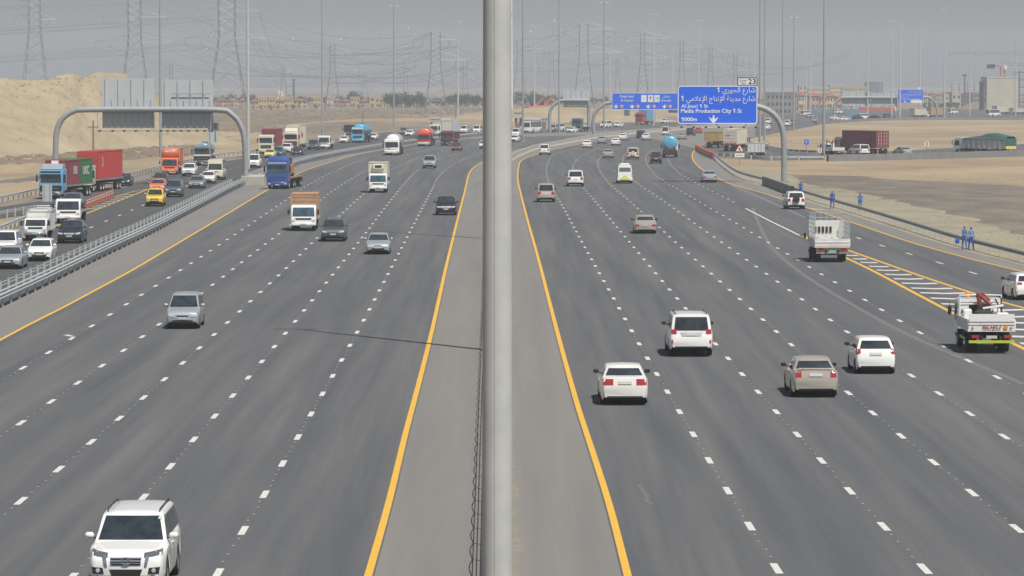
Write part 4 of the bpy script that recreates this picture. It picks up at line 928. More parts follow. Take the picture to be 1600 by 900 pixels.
q = MB(); sk.patch(q, 'F', [(.2, 1.22), (1.1, 1.22), (1.1, 1.32), (.2, 1.32)], off=.02, m=mat('green_stripe', (.12, .45, .10), .5)); q.obj('green_stripe', M_plateg, o)
o = lorry('red lorry with orange tank and white bumper', 'big', W=2.5, cabH=2.7, cabL=1.9, color='red', L=11, bed=1.2, r=.5, axles=[1.4, 4.9, 6.2, 9.6], body=b_tank('orange', 1.15), bumper='cream', name='tanker_lorry', cat='tanker', group=OUT, grillecol=paint('red')); place(o, 663, 228.5, False)
o = lorry('dark red tipper lorry behind the dark red saloon car', 'big', W=2.5, cabH=2.9, cabL=1.9, color='darkred', L=9.5, bed=1.2, r=.5, axles=[1.4, 5.2, 6.6], body=b_dump('darkred', 1.4), bumper='navy', lower='navy', name='tipper_lorry', group=OUT); place(o, 700, 227.5, False)
# machinery on the blue lorry
def machinery(lab):
    r_ = thing('excavator_attachment', lab, 'machinery'); pm = paint('ochre'); po = mat('orange_machine', (.62, .25, .04), .6, var=.3, scale=3)
    b = MB(); b.rbox((0, 0, .8), (1.9, 2.4, 1.3), .12, po); b.obj('housing', po, r_); b = MB(); b.tube([(.3, 1.0, 1.2), (.3, -.4, 2.2), (.3, -2.6, 1.2)], .18, 8, po); b.obj('boom', po, r_)
    for sx in (-1, 1): b = MB(); b.rbox((sx * .8, 0, .25), (.4, 3.0, .5), .18, M_dark); b.obj('track', M_dark, r_)
    b = MB(); b.rbox((-.5, .6, 1.75), (.8, 1.0, .8), .08, M_glass); b.obj('window', M_glass, r_); return r_
bpy.context.view_layer.update()
def ride(r_, base, y, z, x=0, flip=False):
    f = Matrix.Rotation(base.rotation_euler.z, 3, 'Z'); p = Vector(base.location) + f @ Vector((x, y, z)); r_.location = p; r_.rotation_euler = (0, 0, base.rotation_euler.z + (math.pi if flip else 0))
ride(machinery('orange tracked machine carried on the blue lorry'), BLUE, -1.6, 1.29, .25)
# ---- away from the camera
RR = dict(mirrormat=M_black)
ls = car('sedan', 'pearl', 'white saloon car with wide red tail lamps, closest in the innermost lane', group=AWY, mirrormat=M_black, taillight=(.48, .90, .78, 1.0), rearplate=.86, dims=dict(H=1.45, L=4.95)); place(ls, 974.5, 629.5, True)
o = car('bigsuv', 'white', 'big white sport utility car with tinted rear glass, driving away mid road', group=AWY, rails=1, mirrormat=M_black, taillight=(.66, .96, 1.02, 1.22), rearplate=1.0); place(o, 1078, 555, True); sk = SKINS[o.name][0]
for sg in (-1, 1): q = MB(); sk.patch(q, 'B', [(sg * .80, .62), (sg * .87, .62), (sg * .87, .76), (sg * .80, .76)], off=.014, nu=2, nv=2, m=M_lampr); q.obj('reflector', M_lampr, o)
q = MB(); sk.patch(q, 'B', [(-.42, .92), (.42, .92), (.50, 1.09), (-.50, 1.09)], off=.01, m=M_galv); q.obj('garnish', M_galv, o)
o = car('sedan', 'champagne', 'champagne coloured saloon car with blue-tinted rear glass and spoiler', group=AWY, mirrormat=M_black, taillight=(.62, .95, .80, 1.02), rearplate=.88); place(o, 1271, 618, True); sk = SKINS[o.name][0]
b = MB(); b.rbox((0, -2.22, 1.12), (1.35, .16, .035), .012, paint('champagne')); b.box((-.5, -2.2, 1.08), (.05, .1, .08), paint('champagne')); b.box((.5, -2.2, 1.08), (.05, .1, .08), paint('champagne')); b.obj('spoiler', paint('champagne'), o)
o = car('hatch', 'white', 'small white hatchback with slanted red tail lamps', group=AWY, mirrormat=M_black, taillight=(.74, .96, .80, 1.04), tl_skew=.08, rearplate=.84); place(o, 1366, 583, True)
o = car('hatch', 'white', 'white hatchback entering the frame on the exit lane', group=AWY, mirrormat=M_black, taillight=(.55, .95, .88, 1.0), dims=dict(L=4.5, W=1.82, H=1.48, wb=2.65, fo=.9)); place(o, 1606, 468, True)
FARR = [
 ('suv', 'white', 1243, 327, 'white sport utility car with black spare wheel on its tailgate', dict(spare='black', dims=dict(L=4.3, W=1.78, H=1.72), mirrormat=M_black)),
 ('sedan', 'champagne', 1008, 364.5, 'pale silver saloon car alone in the third lane ahead', dict(mirrormat=M_black)),
 ('bigsuv', 'beige', 853, 315.5, 'beige sport utility car beside the inner yellow line', dict(mirrormat=M_black, dims=dict(W=1.85))),
 ('bigsuv', 'white', 899, 291, 'white sport utility car ahead of the beige one', dict(mirrormat=M_black)),
 ('sedan', 'silver', 1108.5, 285, 'silver saloon car near the outer yellow line', dict()),
 ('suv', 'white', 851, 242, 'white sport utility car following the curved yellow line', dict(detail=1)),
 ('compact', 'white', 917, 231.3, 'white saloon car entering the bend in the innermost lane', dict(detail=1)),
 ('sedan', 'champagne', 950, 247, 'champagne saloon car in the bend', dict(detail=1)),
 ('bigsuv', 'cream', 989, 249, 'cream sport utility car with body-coloured spare wheel', dict(spare='body', detail=1)),
 ('pickup', 'black', 1025, 256, 'black pickup truck beside the blue tanker', dict(cat='pickup truck', detail=1)),
 ('compact', 'silver', 940, 224.5, 'silver car in the far bend, first of the small cluster', dict(detail=0)),
 ('compact', 'white', 961.5, 227.3, 'white car with red tail lamps in the far bend', dict(detail=0)),
 ('sedan', 'white', 973, 219, 'white saloon car further round the bend beside the median wall', dict(detail=0)),
 ('suv', 'navy', 1001, 216.5, 'dark blue sport utility car far round the bend', dict(detail=0)),
 ('sedan', 'pearl', 1009, 219, 'off-white saloon car beside the dark blue sport utility car', dict(detail=0)),
 ('sedan', 'silver', 1065, 218, 'silver saloon car ahead of the blue tanker', dict(detail=0)),
 ('suv', 'black', 1078.5, 212, 'black sport utility car under the large blue sign', dict(detail=0)),
 ('compact', 'red', 1091, 208.5, 'small red car under the large blue sign', dict(detail=0)),
 ('van', 'white', 1040, 211, 'white van ahead of the blue tanker', dict(detail=0, cat='van')),
 ('sedan', 'silver', 1273, 191, 'silver car on the far stretch beside the tall grey mast', dict(detail=0)),
 ('suv', 'white', 1200, 194, 'white car seen just past the large sign', dict(detail=0)),
 ('suv', 'mid', 1237, 196, 'grey car behind the curved sign arm', dict(detail=0)),
 ('suv', 'white', 1230, 197.5, 'white car behind the curved sign arm', dict(detail=0)),
 ('sedan', 'white', 1198, 203, 'white saloon car rounding the sand towards the sign arm', dict(detail=0)),
]
for ty, colr, u, v, lab, K in FARR:
    g = AWY if v > 235 else FAR; place(car(ty, colr, lab, group=g, **K), u, v, True)
# white minibus with yellow plate panel
o = car('hivan', 'white', 'white high-roof minibus with yellow panel across its rear bumper', cat='minibus', group=AWY, rearglass=M_glassg, rw=(1.42, 1.93), taillight=(.88, .97, .80, 1.3), rearplate=.9); place(o, 976, 286.5, True); sk = SKINS[o.name][0]
q = MB(); ym = mat('taxi_yellow_panel', (.75, .75, .03), .5); sk.patch(q, 'B', [(-.50, .44), (.50, .44), (.50, .78), (-.50, .78)], off=.03, m=ym); q.obj('yellow_panel', ym, o)
b = MB(); b.rbox((0, -.4, 2.34), (1.1, 2.2, .16), .06, paint('white')); b.obj('roof_unit', paint('white'), o)
# blue tanker, dump lorry, container lorry, white utility lorry
o = lorry('bright blue tanker lorry with dirty dark rear, in the bend', 'big', W=2.5, cabH=2.7, cabL=1.9, color='white', L=9.8, bed=1.15, r=.5, axles=[1.4, 5.6, 7.0], body=b_tank('cyan', 1.2, ell=.95), name='tanker_lorry', cat='tanker', group=AWY); place(o, 1047, 246, True)
b = MB(); b.rbox((0, -4.95, 1.0), (2.2, .3, .7), .06, M_dark)
for x in (-.8, -.3, .35, .85): b.tube([(x, -5.1, .7), (x, -5.15, 1.5)], .05, 6, M_lampr)
b.obj('pump_rack', M_dark, o)
o = lorry('ochre tipper lorry with empty high-sided body, driving away', 'big', W=2.5, cabH=2.8, cabL=1.9, color='ochre', L=9.0, bed=1.25, r=.52, axles=[1.4, 5.4, 6.8], body=b_dump('ochre', 1.75), name='tipper_lorry', group=AWY); place(o, 1114.5, 231, True, ang=11)
o = lorry('flat lorry under the white freight container, driving away', 'big', W=2.5, cabH=2.9, cabL=2.1, color='cream', L=13.5, bed=1.15, r=.5, axles=[1.4, 5, 11, 12.2], body=b_flat('wood', .12, 0, 0), name='flatbed_lorry', group=AWY); place(o, 1142.5, 236.5, True, ang=12)
cc = container('cream', 12.19, 'dirty white freight container with worn blue lettering on its doors', H_=2.75); ride(cc, o, -.6, 1.28)
text('JJSB', .62, (-.9, -6.16, 1.55), mat('worn_blue_ink', (.25, .38, .50), .7), cc, 'LEFT', (math.pi / 2, 0, 0)); b = MB()
for x in (-.9, -.45, 0, .45, .9): b.box((x, -6.17, .16), (.26, .05, .26), M_lampr)
b.obj('warning_board', M_lampr, cc)
o = lorry('white pickup-bodied lorry behind the warning triangle sign', color='white', L=5.6, W=2.0, body=b_box('white', 1.5), group=AWY, axles=[1.05, 4.2]); place(o, 1181, 247, True, ang=13)
# cage lorry
o = lorry('white lorry with open steel cage racks and clear bags in its bed', color='white', L=6.6, W=2.28, bed=1.0, body=b_cage, group=AWY, axles=[1.05, 4.4], name='cage_lorry', platemat=M_plateg, r=.40); place(o, 1296, 408, True)
b = MB(); b.box((0, -3.06, .80), (2.15, .06, .36), paint('cream', True)); b.box((0, -3.09, .82), (.62, .03, .30), M_plate)
for x in (-.75, .75): b.box((x, -3.09, .90), (.34, .03, .10), M_lampr)
b.obj('rear_board', paint('cream', True), o)
b = MB(); cr = rnd
for i in range(7):
    c = (cr.uniform(-.65, .65), cr.uniform(-1.4, .6), 1.35 + cr.uniform(0, .1)); b.rbox(c, (.7, .8, .5), .2, mat('clear_bag', (.52, .54, .52), .25, var=.2))
bags = b.obj('plastic_bag_heap', MATS['clear_bag'], None, smooth=80); tag(bags, 'heap of clear plastic bags lying in the cage lorry', 'bags', None, 'stuff'); ride(bags, o, 0, 0)
# crane flatbed with lettering
o = lorry('white flatbed lorry with folded red crane and yellow-green rear strip', color='white', L=6.0, W=2.02, cabH=2.25, bed=1.0, body=b_flat('white', .12, .42, 0, 'white'), group=AWY, axles=[1.05, 4.3], name='crane_lorry', r=.39)
place(o, 1542, 549, True, ang=0)
F0 = 3.0; hv = mat('reflective_yellow', (.48, .56, .05), .5)
b = MB(); b.box((0, -2.99, .55), (2.05, .05, .12), hv)
for sg in (-1, 1): b.box((sg * 1.05, -.8, .62), (.03, 1.9, .10), hv)
b.obj('reflective_strip', hv, o)
text('ISUZU', .23, (0, -2.985, 1.12), M_lampr, o, 'CENTER', bold=.003, sx=1.3); b = MB(); b.box((.62, -2.985, 1.19), (.17, .02, .13), M_lampo); b.obj('orange_lamp', M_lampo, o)
b = MB(); b.box((0, -2.96, 1.62), (2.02, .05, .34), paint('white')); b.obj('tailgate_extension', paint('white'), o)
b = MB()
for sg in (-1, 1): b.ngon([(sg * .86 - .06, -2.99, 1.12), (sg * .86 + .06, -2.99, 1.12), (sg * .86, -2.99, 1.24)], M_lampr)
b.obj('warning_triangle', M_lampr, o)
rc = mat('crane_red', (.32, .06, .055), .6, var=.4)
b = MB(); b.box((0.1, 1.05, 1.5), (.5, .5, .9), M_dark); b.tube([(.0, 1.05, 1.7), (-.12, 1.0, 2.5)], .11, 8, rc); b.tube([(-.12, 1.0, 2.5), (.45, .9, 1.95)], .09, 8, rc); b.tube([(-.2, 1.15, 2.3), (.1, 1.1, 2.5), (.4, .9, 2.2)], .06, 6, rc); b.obj('crane', rc, o)
b = MB()
for sg in (-1, 1): b.tube([(sg * .95, 1.15, 1.1), (sg * .95, 1.15, 2.4), (0, 1.15, 2.42)], .04, 6, paint('white'))
b.tube([(-.95, 1.15, 2.0), (.95, 1.15, 2.0)], .03, 6, paint('white')); b.obj('rack_frame', paint('white'), o)
b = MB(); b.lathe([(.11, 0), (.12, .12), (.10, .22), (.001, .26)], 'z', c=(-.55, 1.6, 2.28), n=14, m=M_lampo); b.obj('beacon', M_lampo, o)
b = MB(); b.rbox((-.05, -.4, 1.5), (.75, .7, .62), .08, M_dark); b.rbox((.70, -.9, 1.45), (.55, 1.1, .6), .06, paint('white')); b.rbox((-.75, .2, 1.5), (.4, .9, .7), .06, paint('white')); b.tube([(-.1, -.6, 1.9), (.8, -.8, 2.05)], .05, 6, paint('white')); b.tube([(.5, -.2, 2.3), (.9, -.9, 1.5)], .04, 6, M_dark); b.tube([(.8, 0, 1.2), (.8, 0, 2.35)], .035, 6, M_dark); b.rbox((.72, .5, 1.55), (.5, .6, .5), .05, paint('white')); q = b.obj('machine_load', M_dark, None); tag(q, 'dark machine with pipes lying in the crane lorry bed', 'machinery'); ride(q, o, 0, 0)
# ---- slip road on the other side
SL = ['G1']
QUEUE = [
 ('suv', 'white', 6, 402, 'white sport utility car cut by the photo edge on the slip road', dict(detail=1)),
 ('sedan', 'silver', 14, 420, 'silver saloon car at the edge of the photo on the slip road', dict()),
 ('hatch', 'white', 63, 408, 'white hatchback with black lower grille below the white box pickup', dict(intake=(.62, .34, .48), dims=dict(L=4.1))),
 ('crossover', 'navy', 110, 380, 'dark navy crossover with shiny bonnet in front of the white tow lorry', dict(grillemat=M_galv)),
 ('pickup', 'yellow', 242, 322.5, 'bright yellow pickup truck with black grille', dict(cat='pickup truck', grille=(.45, .68, .80), dims=dict(L=4.9))),
 ('sedan', 'taxi', 246, 300, 'orange-red car directly behind the yellow pickup', dict()),
 ('sedan', 'dkgreen', 250, 289, 'dark green car behind the orange-red car', dict(detail=1)),
 ('suv', 'steel', 271, 308, 'blue-grey sport utility car beside the yellow pickup', dict(rails=1)),
 ('sedan', 'mid', 307, 294.5, 'grey saloon car beside the white minibus', dict()),
 ('compact', 'white', 325, 286.5, 'small white car between grey saloon and white minibus', dict(detail=1)),
 ('crossover', 'white', 295, 275.5, 'white crossover next to the orange lorry', dict(dims=dict(W=1.82))),
 ('sedan', 'navy', 193, 290.5, 'dark navy saloon car behind the container lorry', dict()),
 ('van', 'white', 397, 262.5, 'white van just past the sign gantry leg', dict(cat='van')),
 ('compact', 'lemon', 421, 247, 'pale yellow car above the blue lorry roof', dict(detail=1)),
 ('crossover', 'white', 447, 239, 'white crossover behind the pale yellow car', dict(detail=1)),
 ('sedan', 'navy', 464, 242.5, 'dark blue saloon car beside the white crossover', dict(detail=1)),
 ('bigsuv', 'grey', 489, 234.5, 'dark grey off-road car behind the dark blue saloon', dict(detail=1)),
 ('compact', 'white', 537, 223.5, 'white car in front of the light blue tanker', dict(detail=1)),
 ('sedan', 'white', 582, 218.5, 'white saloon car behind the light blue tanker', dict(detail=0)),
 ('pickup', 'petrol', 434, 246, 'dark blue car tucked behind the blue lorry', dict(detail=0)),
 ('van', 'white', 725, 208.5, 'white van in the distant queue beside the thick mast', dict(detail=0, cat='van')),
 ('van', 'white', 745, 208.5, 'second white van in the distant queue beside the thick mast', dict(detail=0, cat='van')),
 ('sedan', 'white', 639, 213, 'white car behind the white tanker', dict(detail=0)),
 ('suv', 'mid', 630, 211, 'grey car behind the white tanker', dict(detail=0)),
]
for ty, colr, u, v, lab, K in QUEUE: place(car(ty, colr, lab, group=SLP, **K), u, v, False, keys=SL, z=Z_PAVE)
o = lorry('white pickup with tall box body and roof rack on the slip road', color='white', L=5.0, W=1.75, cabH=1.75, cabL=2.0, ws=(1.15, 1.62), bed=.75, r=.33, body=b_box('white', 1.45), axles=[.8, 3.7], group=SLP, platemat=M_plateg, bumper='mid'); place(o, 57, 376, False, keys=SL, z=Z_PAVE)
b = MB()
for sg in (-1, 1): b.tube([(sg * .8, .7, 2.3), (sg * .8, -2.3, 2.3)], .025, 5, M_galv)
for k in range(6): b.tube([(-.8, .7 - .6 * k, 2.2), (-.8, .7 - .6 * k, 2.32), (.8, .7 - .6 * k, 2.32), (.8, .7 - .6 * k, 2.2)], .02, 5, M_galv)
b.obj('roof_rack', M_galv, o)
o = lorry('white flatbed tow lorry carrying a blue car', color='white', L=7.2, W=2.15, bed=.95, body=b_flat('mid', .12, 0, .5), axles=[1.05, 5.2], group=SLP, name='tow_lorry'); place(o, 108, 349, False, keys=SL, z=Z_PAVE)
tc = car('sedan', 'steel', 'blue-grey car carried on the white tow lorry', group=SLP); ride(tc, o, -1.3, 1.08)
o = lorry('bright orange box lorry with white lettering above the windscreen', color='orange', L=7.5, W=2.2, cabH=2.3, bed=1.0, body=b_box('orange', 2.45, wide=.15), axles=[1.1, 5.4], group=SLP, bumper='orange', platemat=M_plate); place(o, 266, 273, False, keys=SL, z=Z_PAVE)
b = MB(); b.rbox((0, 2.35, 2.9), (2.2, 1.1, 1.05), .2, paint('orange')); q = b.obj('roof_fairing', paint('orange'), o, smooth=45); text('ARAMEX', .36, (0, 2.915, 2.98), paint('white', True), o, 'CENTER', (math.pi / 2, 0, math.pi), bold=.015)
o = lorry('black-and-white lorry with bright blue tank on the slip road', 'big', W=2.5, cabH=3.1, cabL=2.0, color='mid', L=9.5, bed=1.2, r=.52, axles=[1.4, 5.2, 6.6], body=b_tank('cyan', 1.1), bumper='grey', lower='black', group=SLP, name='tanker_lorry', cat='tanker'); place(o, 317, 259, False, keys=SL, z=Z_PAVE)
sk = SKINS[o.name][0]; q = MB(); sk.patch(q, 'F', [(-1.2, 1.50), (1.2, 1.50), (1.2, 1.66), (-1.2, 1.66)], off=.02, m=paint('white')); q.obj('white_band', paint('white'), o)
o = car('minibus', 'cream', 'cream minibus with split windscreen corners on the slip road', cat='minibus', group=SLP, wsz=(1.28, 2.02)); place(o, 337, 281, False, keys=SL, z=Z_PAVE)
# two container lorries nose to tail
o = lorry('blue-cab lorry with pale roof deflector carrying maroon and green containers', 'big', W=2.5, cabH=3.15, cabL=2.2, color='sky', L=15.6, bed=1.25, r=.52, axles=[1.4, 5.0, 6.3, 12.4, 13.7], body=b_flat('mid', .16, 0, 0), lower='black', bumper='grey', visor='navy', deflector=.55, defcol='silver', name='container_lorry', group=SLP); place(o, 84, 311, False, ang=5.8, z=Z_PAVE); LONG = o
b = MB(); b.box((0, 5.6, 3.85), (.7, .5, .3), paint('white')); b.obj('roof_hatch', paint('white'), o)
o2 = lorry('lorry under the tall bright red container, hidden behind the blue-cab lorry', 'big', W=2.5, cabH=3.0, cabL=2.2, color='cream', L=16.2, bed=1.25, r=.52, axles=[1.4, 5.0, 6.3, 13.4, 14.7], body=b_flat('mid', .16, 0, 0), name='container_lorry', group=SLP); place(o2, 130, 300.5, False, ang=6.8, z=Z_PAVE)
wt = paint('white', True)
for lab, colr, Lc, yc, Hc, bs in (('maroon container right behind the blue cab', 'maroon', 6.06, 2.0, 2.6, LONG), ('green container with white lettering behind the maroon one', 'green', 6.06, -4.2, 2.6, LONG), ('tall bright red container behind the green one', 'bred', 12.19, -1.6, 3.1, o2)):
    c_ = container(colr, Lc, lab, 'containers on the slip road lorries', H_=Hc); ride(c_, bs, yc, 1.42)
    x = 1.235
    if colr == 'green':
        for s_ in (-1, 1): text('UASC', 1.25, (s_ * x, -2.0 * s_, .95), wt, c_, 'LEFT', (math.pi / 2, 0, s_ * math.pi / 2), bold=.02)
    elif colr == 'bred':
        for s_ in (-1, 1): text('J', 1.2, (s_ * x, 3.9, 1.6), wt, c_, 'CENTER', (math.pi / 2, 0, s_ * math.pi / 2), bold=.03)
    else:
        b = MB()
        for s_ in (-1, 1): b.box((s_ * (x - .005), -.6, 1.5), (.02, 1.9, .85), paint('silver', True))
        b.obj('logo_panel', wt, c_)
# tail of the queue
o = lorry('cream-white tall-cab lorry at the head of the far queue', 'big', W=2.5, cabH=3.3, cabL=2.2, color='cream', L=14, bed=1.2, r=.5, axles=[1.4, 5, 11, 12.3], body=b_flat('wood', .14, 0, 0), group=SLP, name='container_lorry'); place(o, 417, 240.5, False, keys=SL, z=Z_PAVE)
c_ = container('maroon', 9.5, 'maroon container behind the cream-white cab', 'containers in the far queue', 2.9); ride(c_, o, -2.0, 1.34)
o = lorry('red and white lorry cab in the far queue', 'big', W=2.5, cabH=3.6, cabL=2.2, color='cream', L=13, bed=1.2, r=.5, axles=[1.4, 5, 10.5, 11.8], body=b_flat('wood', .14, 0, 0), lower='red', bumper='red', group=SLP, name='container_lorry', deflector=.6); place(o, 456, 237, False, keys=SL, z=Z_PAVE)
c_ = container('cream', 9.5, 'off-white container with red lettering behind the red and white cab', 'containers in the far queue', 3.3); ride(c_, o, -1.4, 1.34)
for s_ in (-1, 1): text('TNA', 1.3, (s_ * 1.235, -2.6 * s_, 1.2), mat('red_ink', (.6, .08, .06), .7), c_, 'LEFT', (math.pi / 2, 0, s_ * math.pi / 2), bold=.02)
o = lorry('small white lorry with open side in the far queue', color='white', L=7, W=2.2, cabH=2.5, body=b_flat('cream', .12, .5, .8), axles=[1.1, 5], group=SLP); place(o, 507, 233, False, keys=SL, z=Z_PAVE)
o = lorry('light blue lorry with light blue tank near the bend', 'big', W=2.5, cabH=3.2, cabL=2.1, color='cyan', L=12, bed=1.2, r=.5, axles=[1.4, 5, 9.8, 11], body=b_tank('cyan', 1.35), bumper='cyan', visor='white', group=SLP, name='tanker_lorry', cat='tanker'); place(o, 560, 223, False, keys=SL, z=Z_PAVE)
o = lorry('dark blue lorry half hidden behind the light blue tanker', 'big', W=2.5, cabH=3.3, cabL=2.1, color='navy', L=11, bed=1.2, r=.5, axles=[1.4, 5, 9], body=b_dump('green', 1.5), lower='white', group=SLP, name='tipper_lorry'); place(o, 548, 219, False, keys=SL, z=Z_PAVE)
o = lorry('white lorry behind the orange tank', color='white', L=7, W=2.3, cabH=2.6, body=b_box('cream', 2.4), axles=[1.1, 5], group=SLP); place(o, 681, 212, False, ang=30, z=Z_PAVE)
# ---- beyond the mast, far side
FB = 'far vehicles beyond the median wall'
o = car('coach', 'white', 'white coach beside the thin masts beyond the median', cat='bus', group=FB, dims=dict(L=9.0, H=2.95)); place(o, 826, 208, False, ang=19)
o = car('sedan', 'white', 'white car peeping from behind the thick mast', group=FB, detail=0); place(o, 803, 222, False)
o = car('van', 'white', 'white van peeping from behind the thick mast', cat='van', group=FB, detail=0); place(o, 806, 214, False)
o = car('sedan', 'white', 'white saloon car beside the dark blue lorry', group=FB, detail=0); place(o, 891, 207.5, False, ang=20)
o = lorry('dark blue box lorry beyond the median wall', 'big', W=2.5, cabH=3.4, cabL=2.1, color='petrol', L=10, bed=1.2, r=.5, axles=[1.4, 5, 8], body=b_flat('wood', .14, .3, .5), group=FB); place(o, 903, 206, False, ang=14)
o = lorry('red lorry with blue container under the lane-direction sign', 'big', W=2.5, cabH=3.6, cabL=2.1, color='red', L=12, bed=1.2, r=.5, axles=[1.4, 5, 10], body=b_flat('wood', .14, 0, 0), group=FB, name='container_lorry'); place(o, 1001, 195, False, ang=20)
c_ = container('sky', 8, 'blue container on the red lorry', H_=3.4); ride(c_, o, -1.4, 1.34)
for i, (ty, colr, u, v, lab) in enumerate([('van', 'white', 944, 200, 'white van beside the curved gantry leg'), ('compact', 'white', 964, 199, 'small white car beside the van near the curved gantry leg'), ('sedan', 'white', 1037, 193, 'white saloon car on the far road under the blue sign'), ('van', 'white', 870, 205, 'white van among the cream-coloured clutter'), ('suv', 'silver', 862, 206, 'silver car among the cream-coloured clutter')]):
    place(car(ty, colr, lab, group=FB, detail=0, cat='van' if ty == 'van' else 'car'), u, v, False, ang=22)
# ---- cross road behind the dark wall
XR = 'vehicles on the cross road behind the dark wall'
o = lorry('lorry under the dark maroon container behind the wall', 'big', W=2.5, cabH=2.9, cabL=2.1, color='mid', L=15.2, bed=1.15, r=.5, axles=[1.4, 5, 12.8, 14], body=b_flat('wood', .14, 0, 0), group=XR, name='container_lorry'); place(o, 1374, 242, True, ang=-23, z=Z_PAVE)
c_ = container('maroon', 12.19, 'dark maroon container with white door bars, on the cross road', H_=2.75); ride(c_, o, -1.4, 1.3)
b = MB()
for x in (-.8, -.28, .28, .8): b.tube([(x, -6.14, .2), (x, -6.14, 2.55)], .035, 6, paint('white', True))
for x in (-.55, .55):
    for z in (.6, 1.2, 1.8, 2.3): b.box((x, -6.12, z), (.4, .03, .12), paint('orange', True))
b.obj('door_bar', paint('white', True), c_)
o = lorry('white tipper lorry with ribbed grey body under green tarpaulin', 'big', W=2.5, cabH=2.9, cabL=2.1, color='white', L=12.2, bed=1.0, r=.5, axles=[1.4, 5.2, 9.8], body=b_dump('silver', 1.7, 'teal', 9), group=XR, name='tipper_lorry'); place(o, 1563, 241.5, True, ang=-40, z=Z_PAVE)
tgb = MB(); tgb.box((0, -6.12, 1.25), (2.5, .05, .5), paint('lemon', True)); tgb.obj('tail_board', paint('lemon', True), o)
o = car('bigsuv', 'pearl', 'white sport utility car in front of the dark maroon container', group=XR); place(o, 1347, 243, True, ang=-19, z=Z_PAVE)
o = car('sedan', 'silver', 'silver car roof showing over the dark wall', group=XR); place(o, 1415, 243, True, ang=-18, z=Z_PAVE)
o = car('sedan', 'steel', 'blue-grey car low beside the green tarpaulin lorry', group=XR, detail=0); place(o, 1522, 240, True, ang=-48, z=Z_PAVE)
o = lorry('small white crane lorry ahead of the dark maroon container', color='white', L=6, W=2.1, body=b_flat('white', .12, .4, 0), group=XR, axles=[1.05, 4.2], name='crane_lorry'); place(o, 1304, 244, True, ang=-18, z=Z_PAVE)
b = MB(); b.tube([(-.5, .9, 1.2), (-.5, .9, 2.6), (.4, .8, 2.0)], .12, 7, M_dark); b.tube([(.5, .9, 1.2), (.5, .9, 2.5)], .1, 7, rc); b.obj('crane', M_dark, o)
# ---- specks of traffic on the upper road
UP = 'traffic on the upper road beyond the sand'
for i, (ty, colr, u, v, lab) in enumerate([
 ('van', 'white', 1256, 181, 'white van on the upper road near the tall mast'), ('sedan', 'silver', 1263, 184, 'silver car below the white van on the upper road'),
 ('compact', 'cyan', 1322, 187, 'bright blue small car on the upper road'), ('sedan', 'white', 1302, 188, 'white car behind the bright blue one'), ('sedan', 'white', 1315, 189.5, 'white car beside the sand edge, ahead of the bright blue one'),
 ('van', 'white', 1345, 186.5, 'white van on the upper road beside the slim mast'), ('sedan', 'navy', 1337, 187, 'navy car on the upper road beside the slim mast'), ('suv', 'steel', 1385, 185.5, 'steel blue car on the upper road'),
 ('sedan', 'black', 1362, 186.5, 'black car on the upper road'), ('van', 'cream', 1466, 180, 'cream van by the far sign arch'), ('van', 'white', 1486, 178, 'white van beyond the tall white mast'), ('minibus', 'white', 1548, 182, 'white bus-like vehicle before the sand heap'),
 ('suv', 'white', 1308, 178, 'white vehicle with dark windows by the cream buildings')]):
    place(car(ty, colr, lab, group=UP, detail=0, cat='van' if ty in ('van', 'minibus') else 'car'), u, v, True, ang=38 + (i % 3) * 6)
o = lorry('white lorry with red patch by the far sign arch', color='white', L=8, W=2.4, body=b_box('cream', 2.3), group=UP, axles=[1.1, 5.5]); place(o, 1432, 184, True, ang=48)
o = lorry('ochre box lorry by the far sign arch', color='ochre', L=8, W=2.4, body=b_box('ochre', 2.6), group=UP, axles=[1.1, 5.5]); place(o, 1457, 183.5, True, ang=45)
o = lorry('cream lorry beside the reddish sheds', color='cream', L=9, W=2.4, body=b_box('cream', 2.4), group=UP, axles=[1.1, 6]); place(o, 1562, 179, True, ang=50)
o = lorry('pale flat lorry at the edge of the photo on the upper road', color='cream', L=9, W=2.4, body=b_dump('cream', 1.6), group=UP, axles=[1.1, 6]); place(o, 1588, 179, True, ang=50)
# ================================================================ RAILS, WALLS, FENCE
def extrude_along(mb, P, prof, m_=None, cap=True, close=True):
    """prof: list of (sideways, z); sideways is to the right of travel"""
    n = len(prof); V = []
    for i, p in enumerate(P):
        t = (P[min(i + 1, len(P) - 1)] - P[max(i - 1, 0)]).normalized(); s = Vector((t.y, -t.x, 0))
        V += [(p.x + s.x * a, p.y + s.y * a, z) for a, z in prof]
    F = [(i * n + k, (i + 1) * n + k, (i + 1) * n + (k + 1) % n, i * n + (k + 1) % n) for i in range(len(P) - 1) for k in range(n if close else n - 1)]
    if cap: F += [tuple(range(n)), tuple((len(P) - 1) * n + k for k in range(n - 1, -1, -1))]
    mb.add(V, F, m_)
POST = MB(); POST.box((0, 0, .40), (.13, .10, .80)); POST.box((0, 0, .80), (.15, .12, .03)); POST = POST.mesh('post', M_galv)
POSTL = MB(); POSTL.box((0, 0, .42), (.30, .12, .84)); POSTL = POSTL.mesh('post', M_conclight)
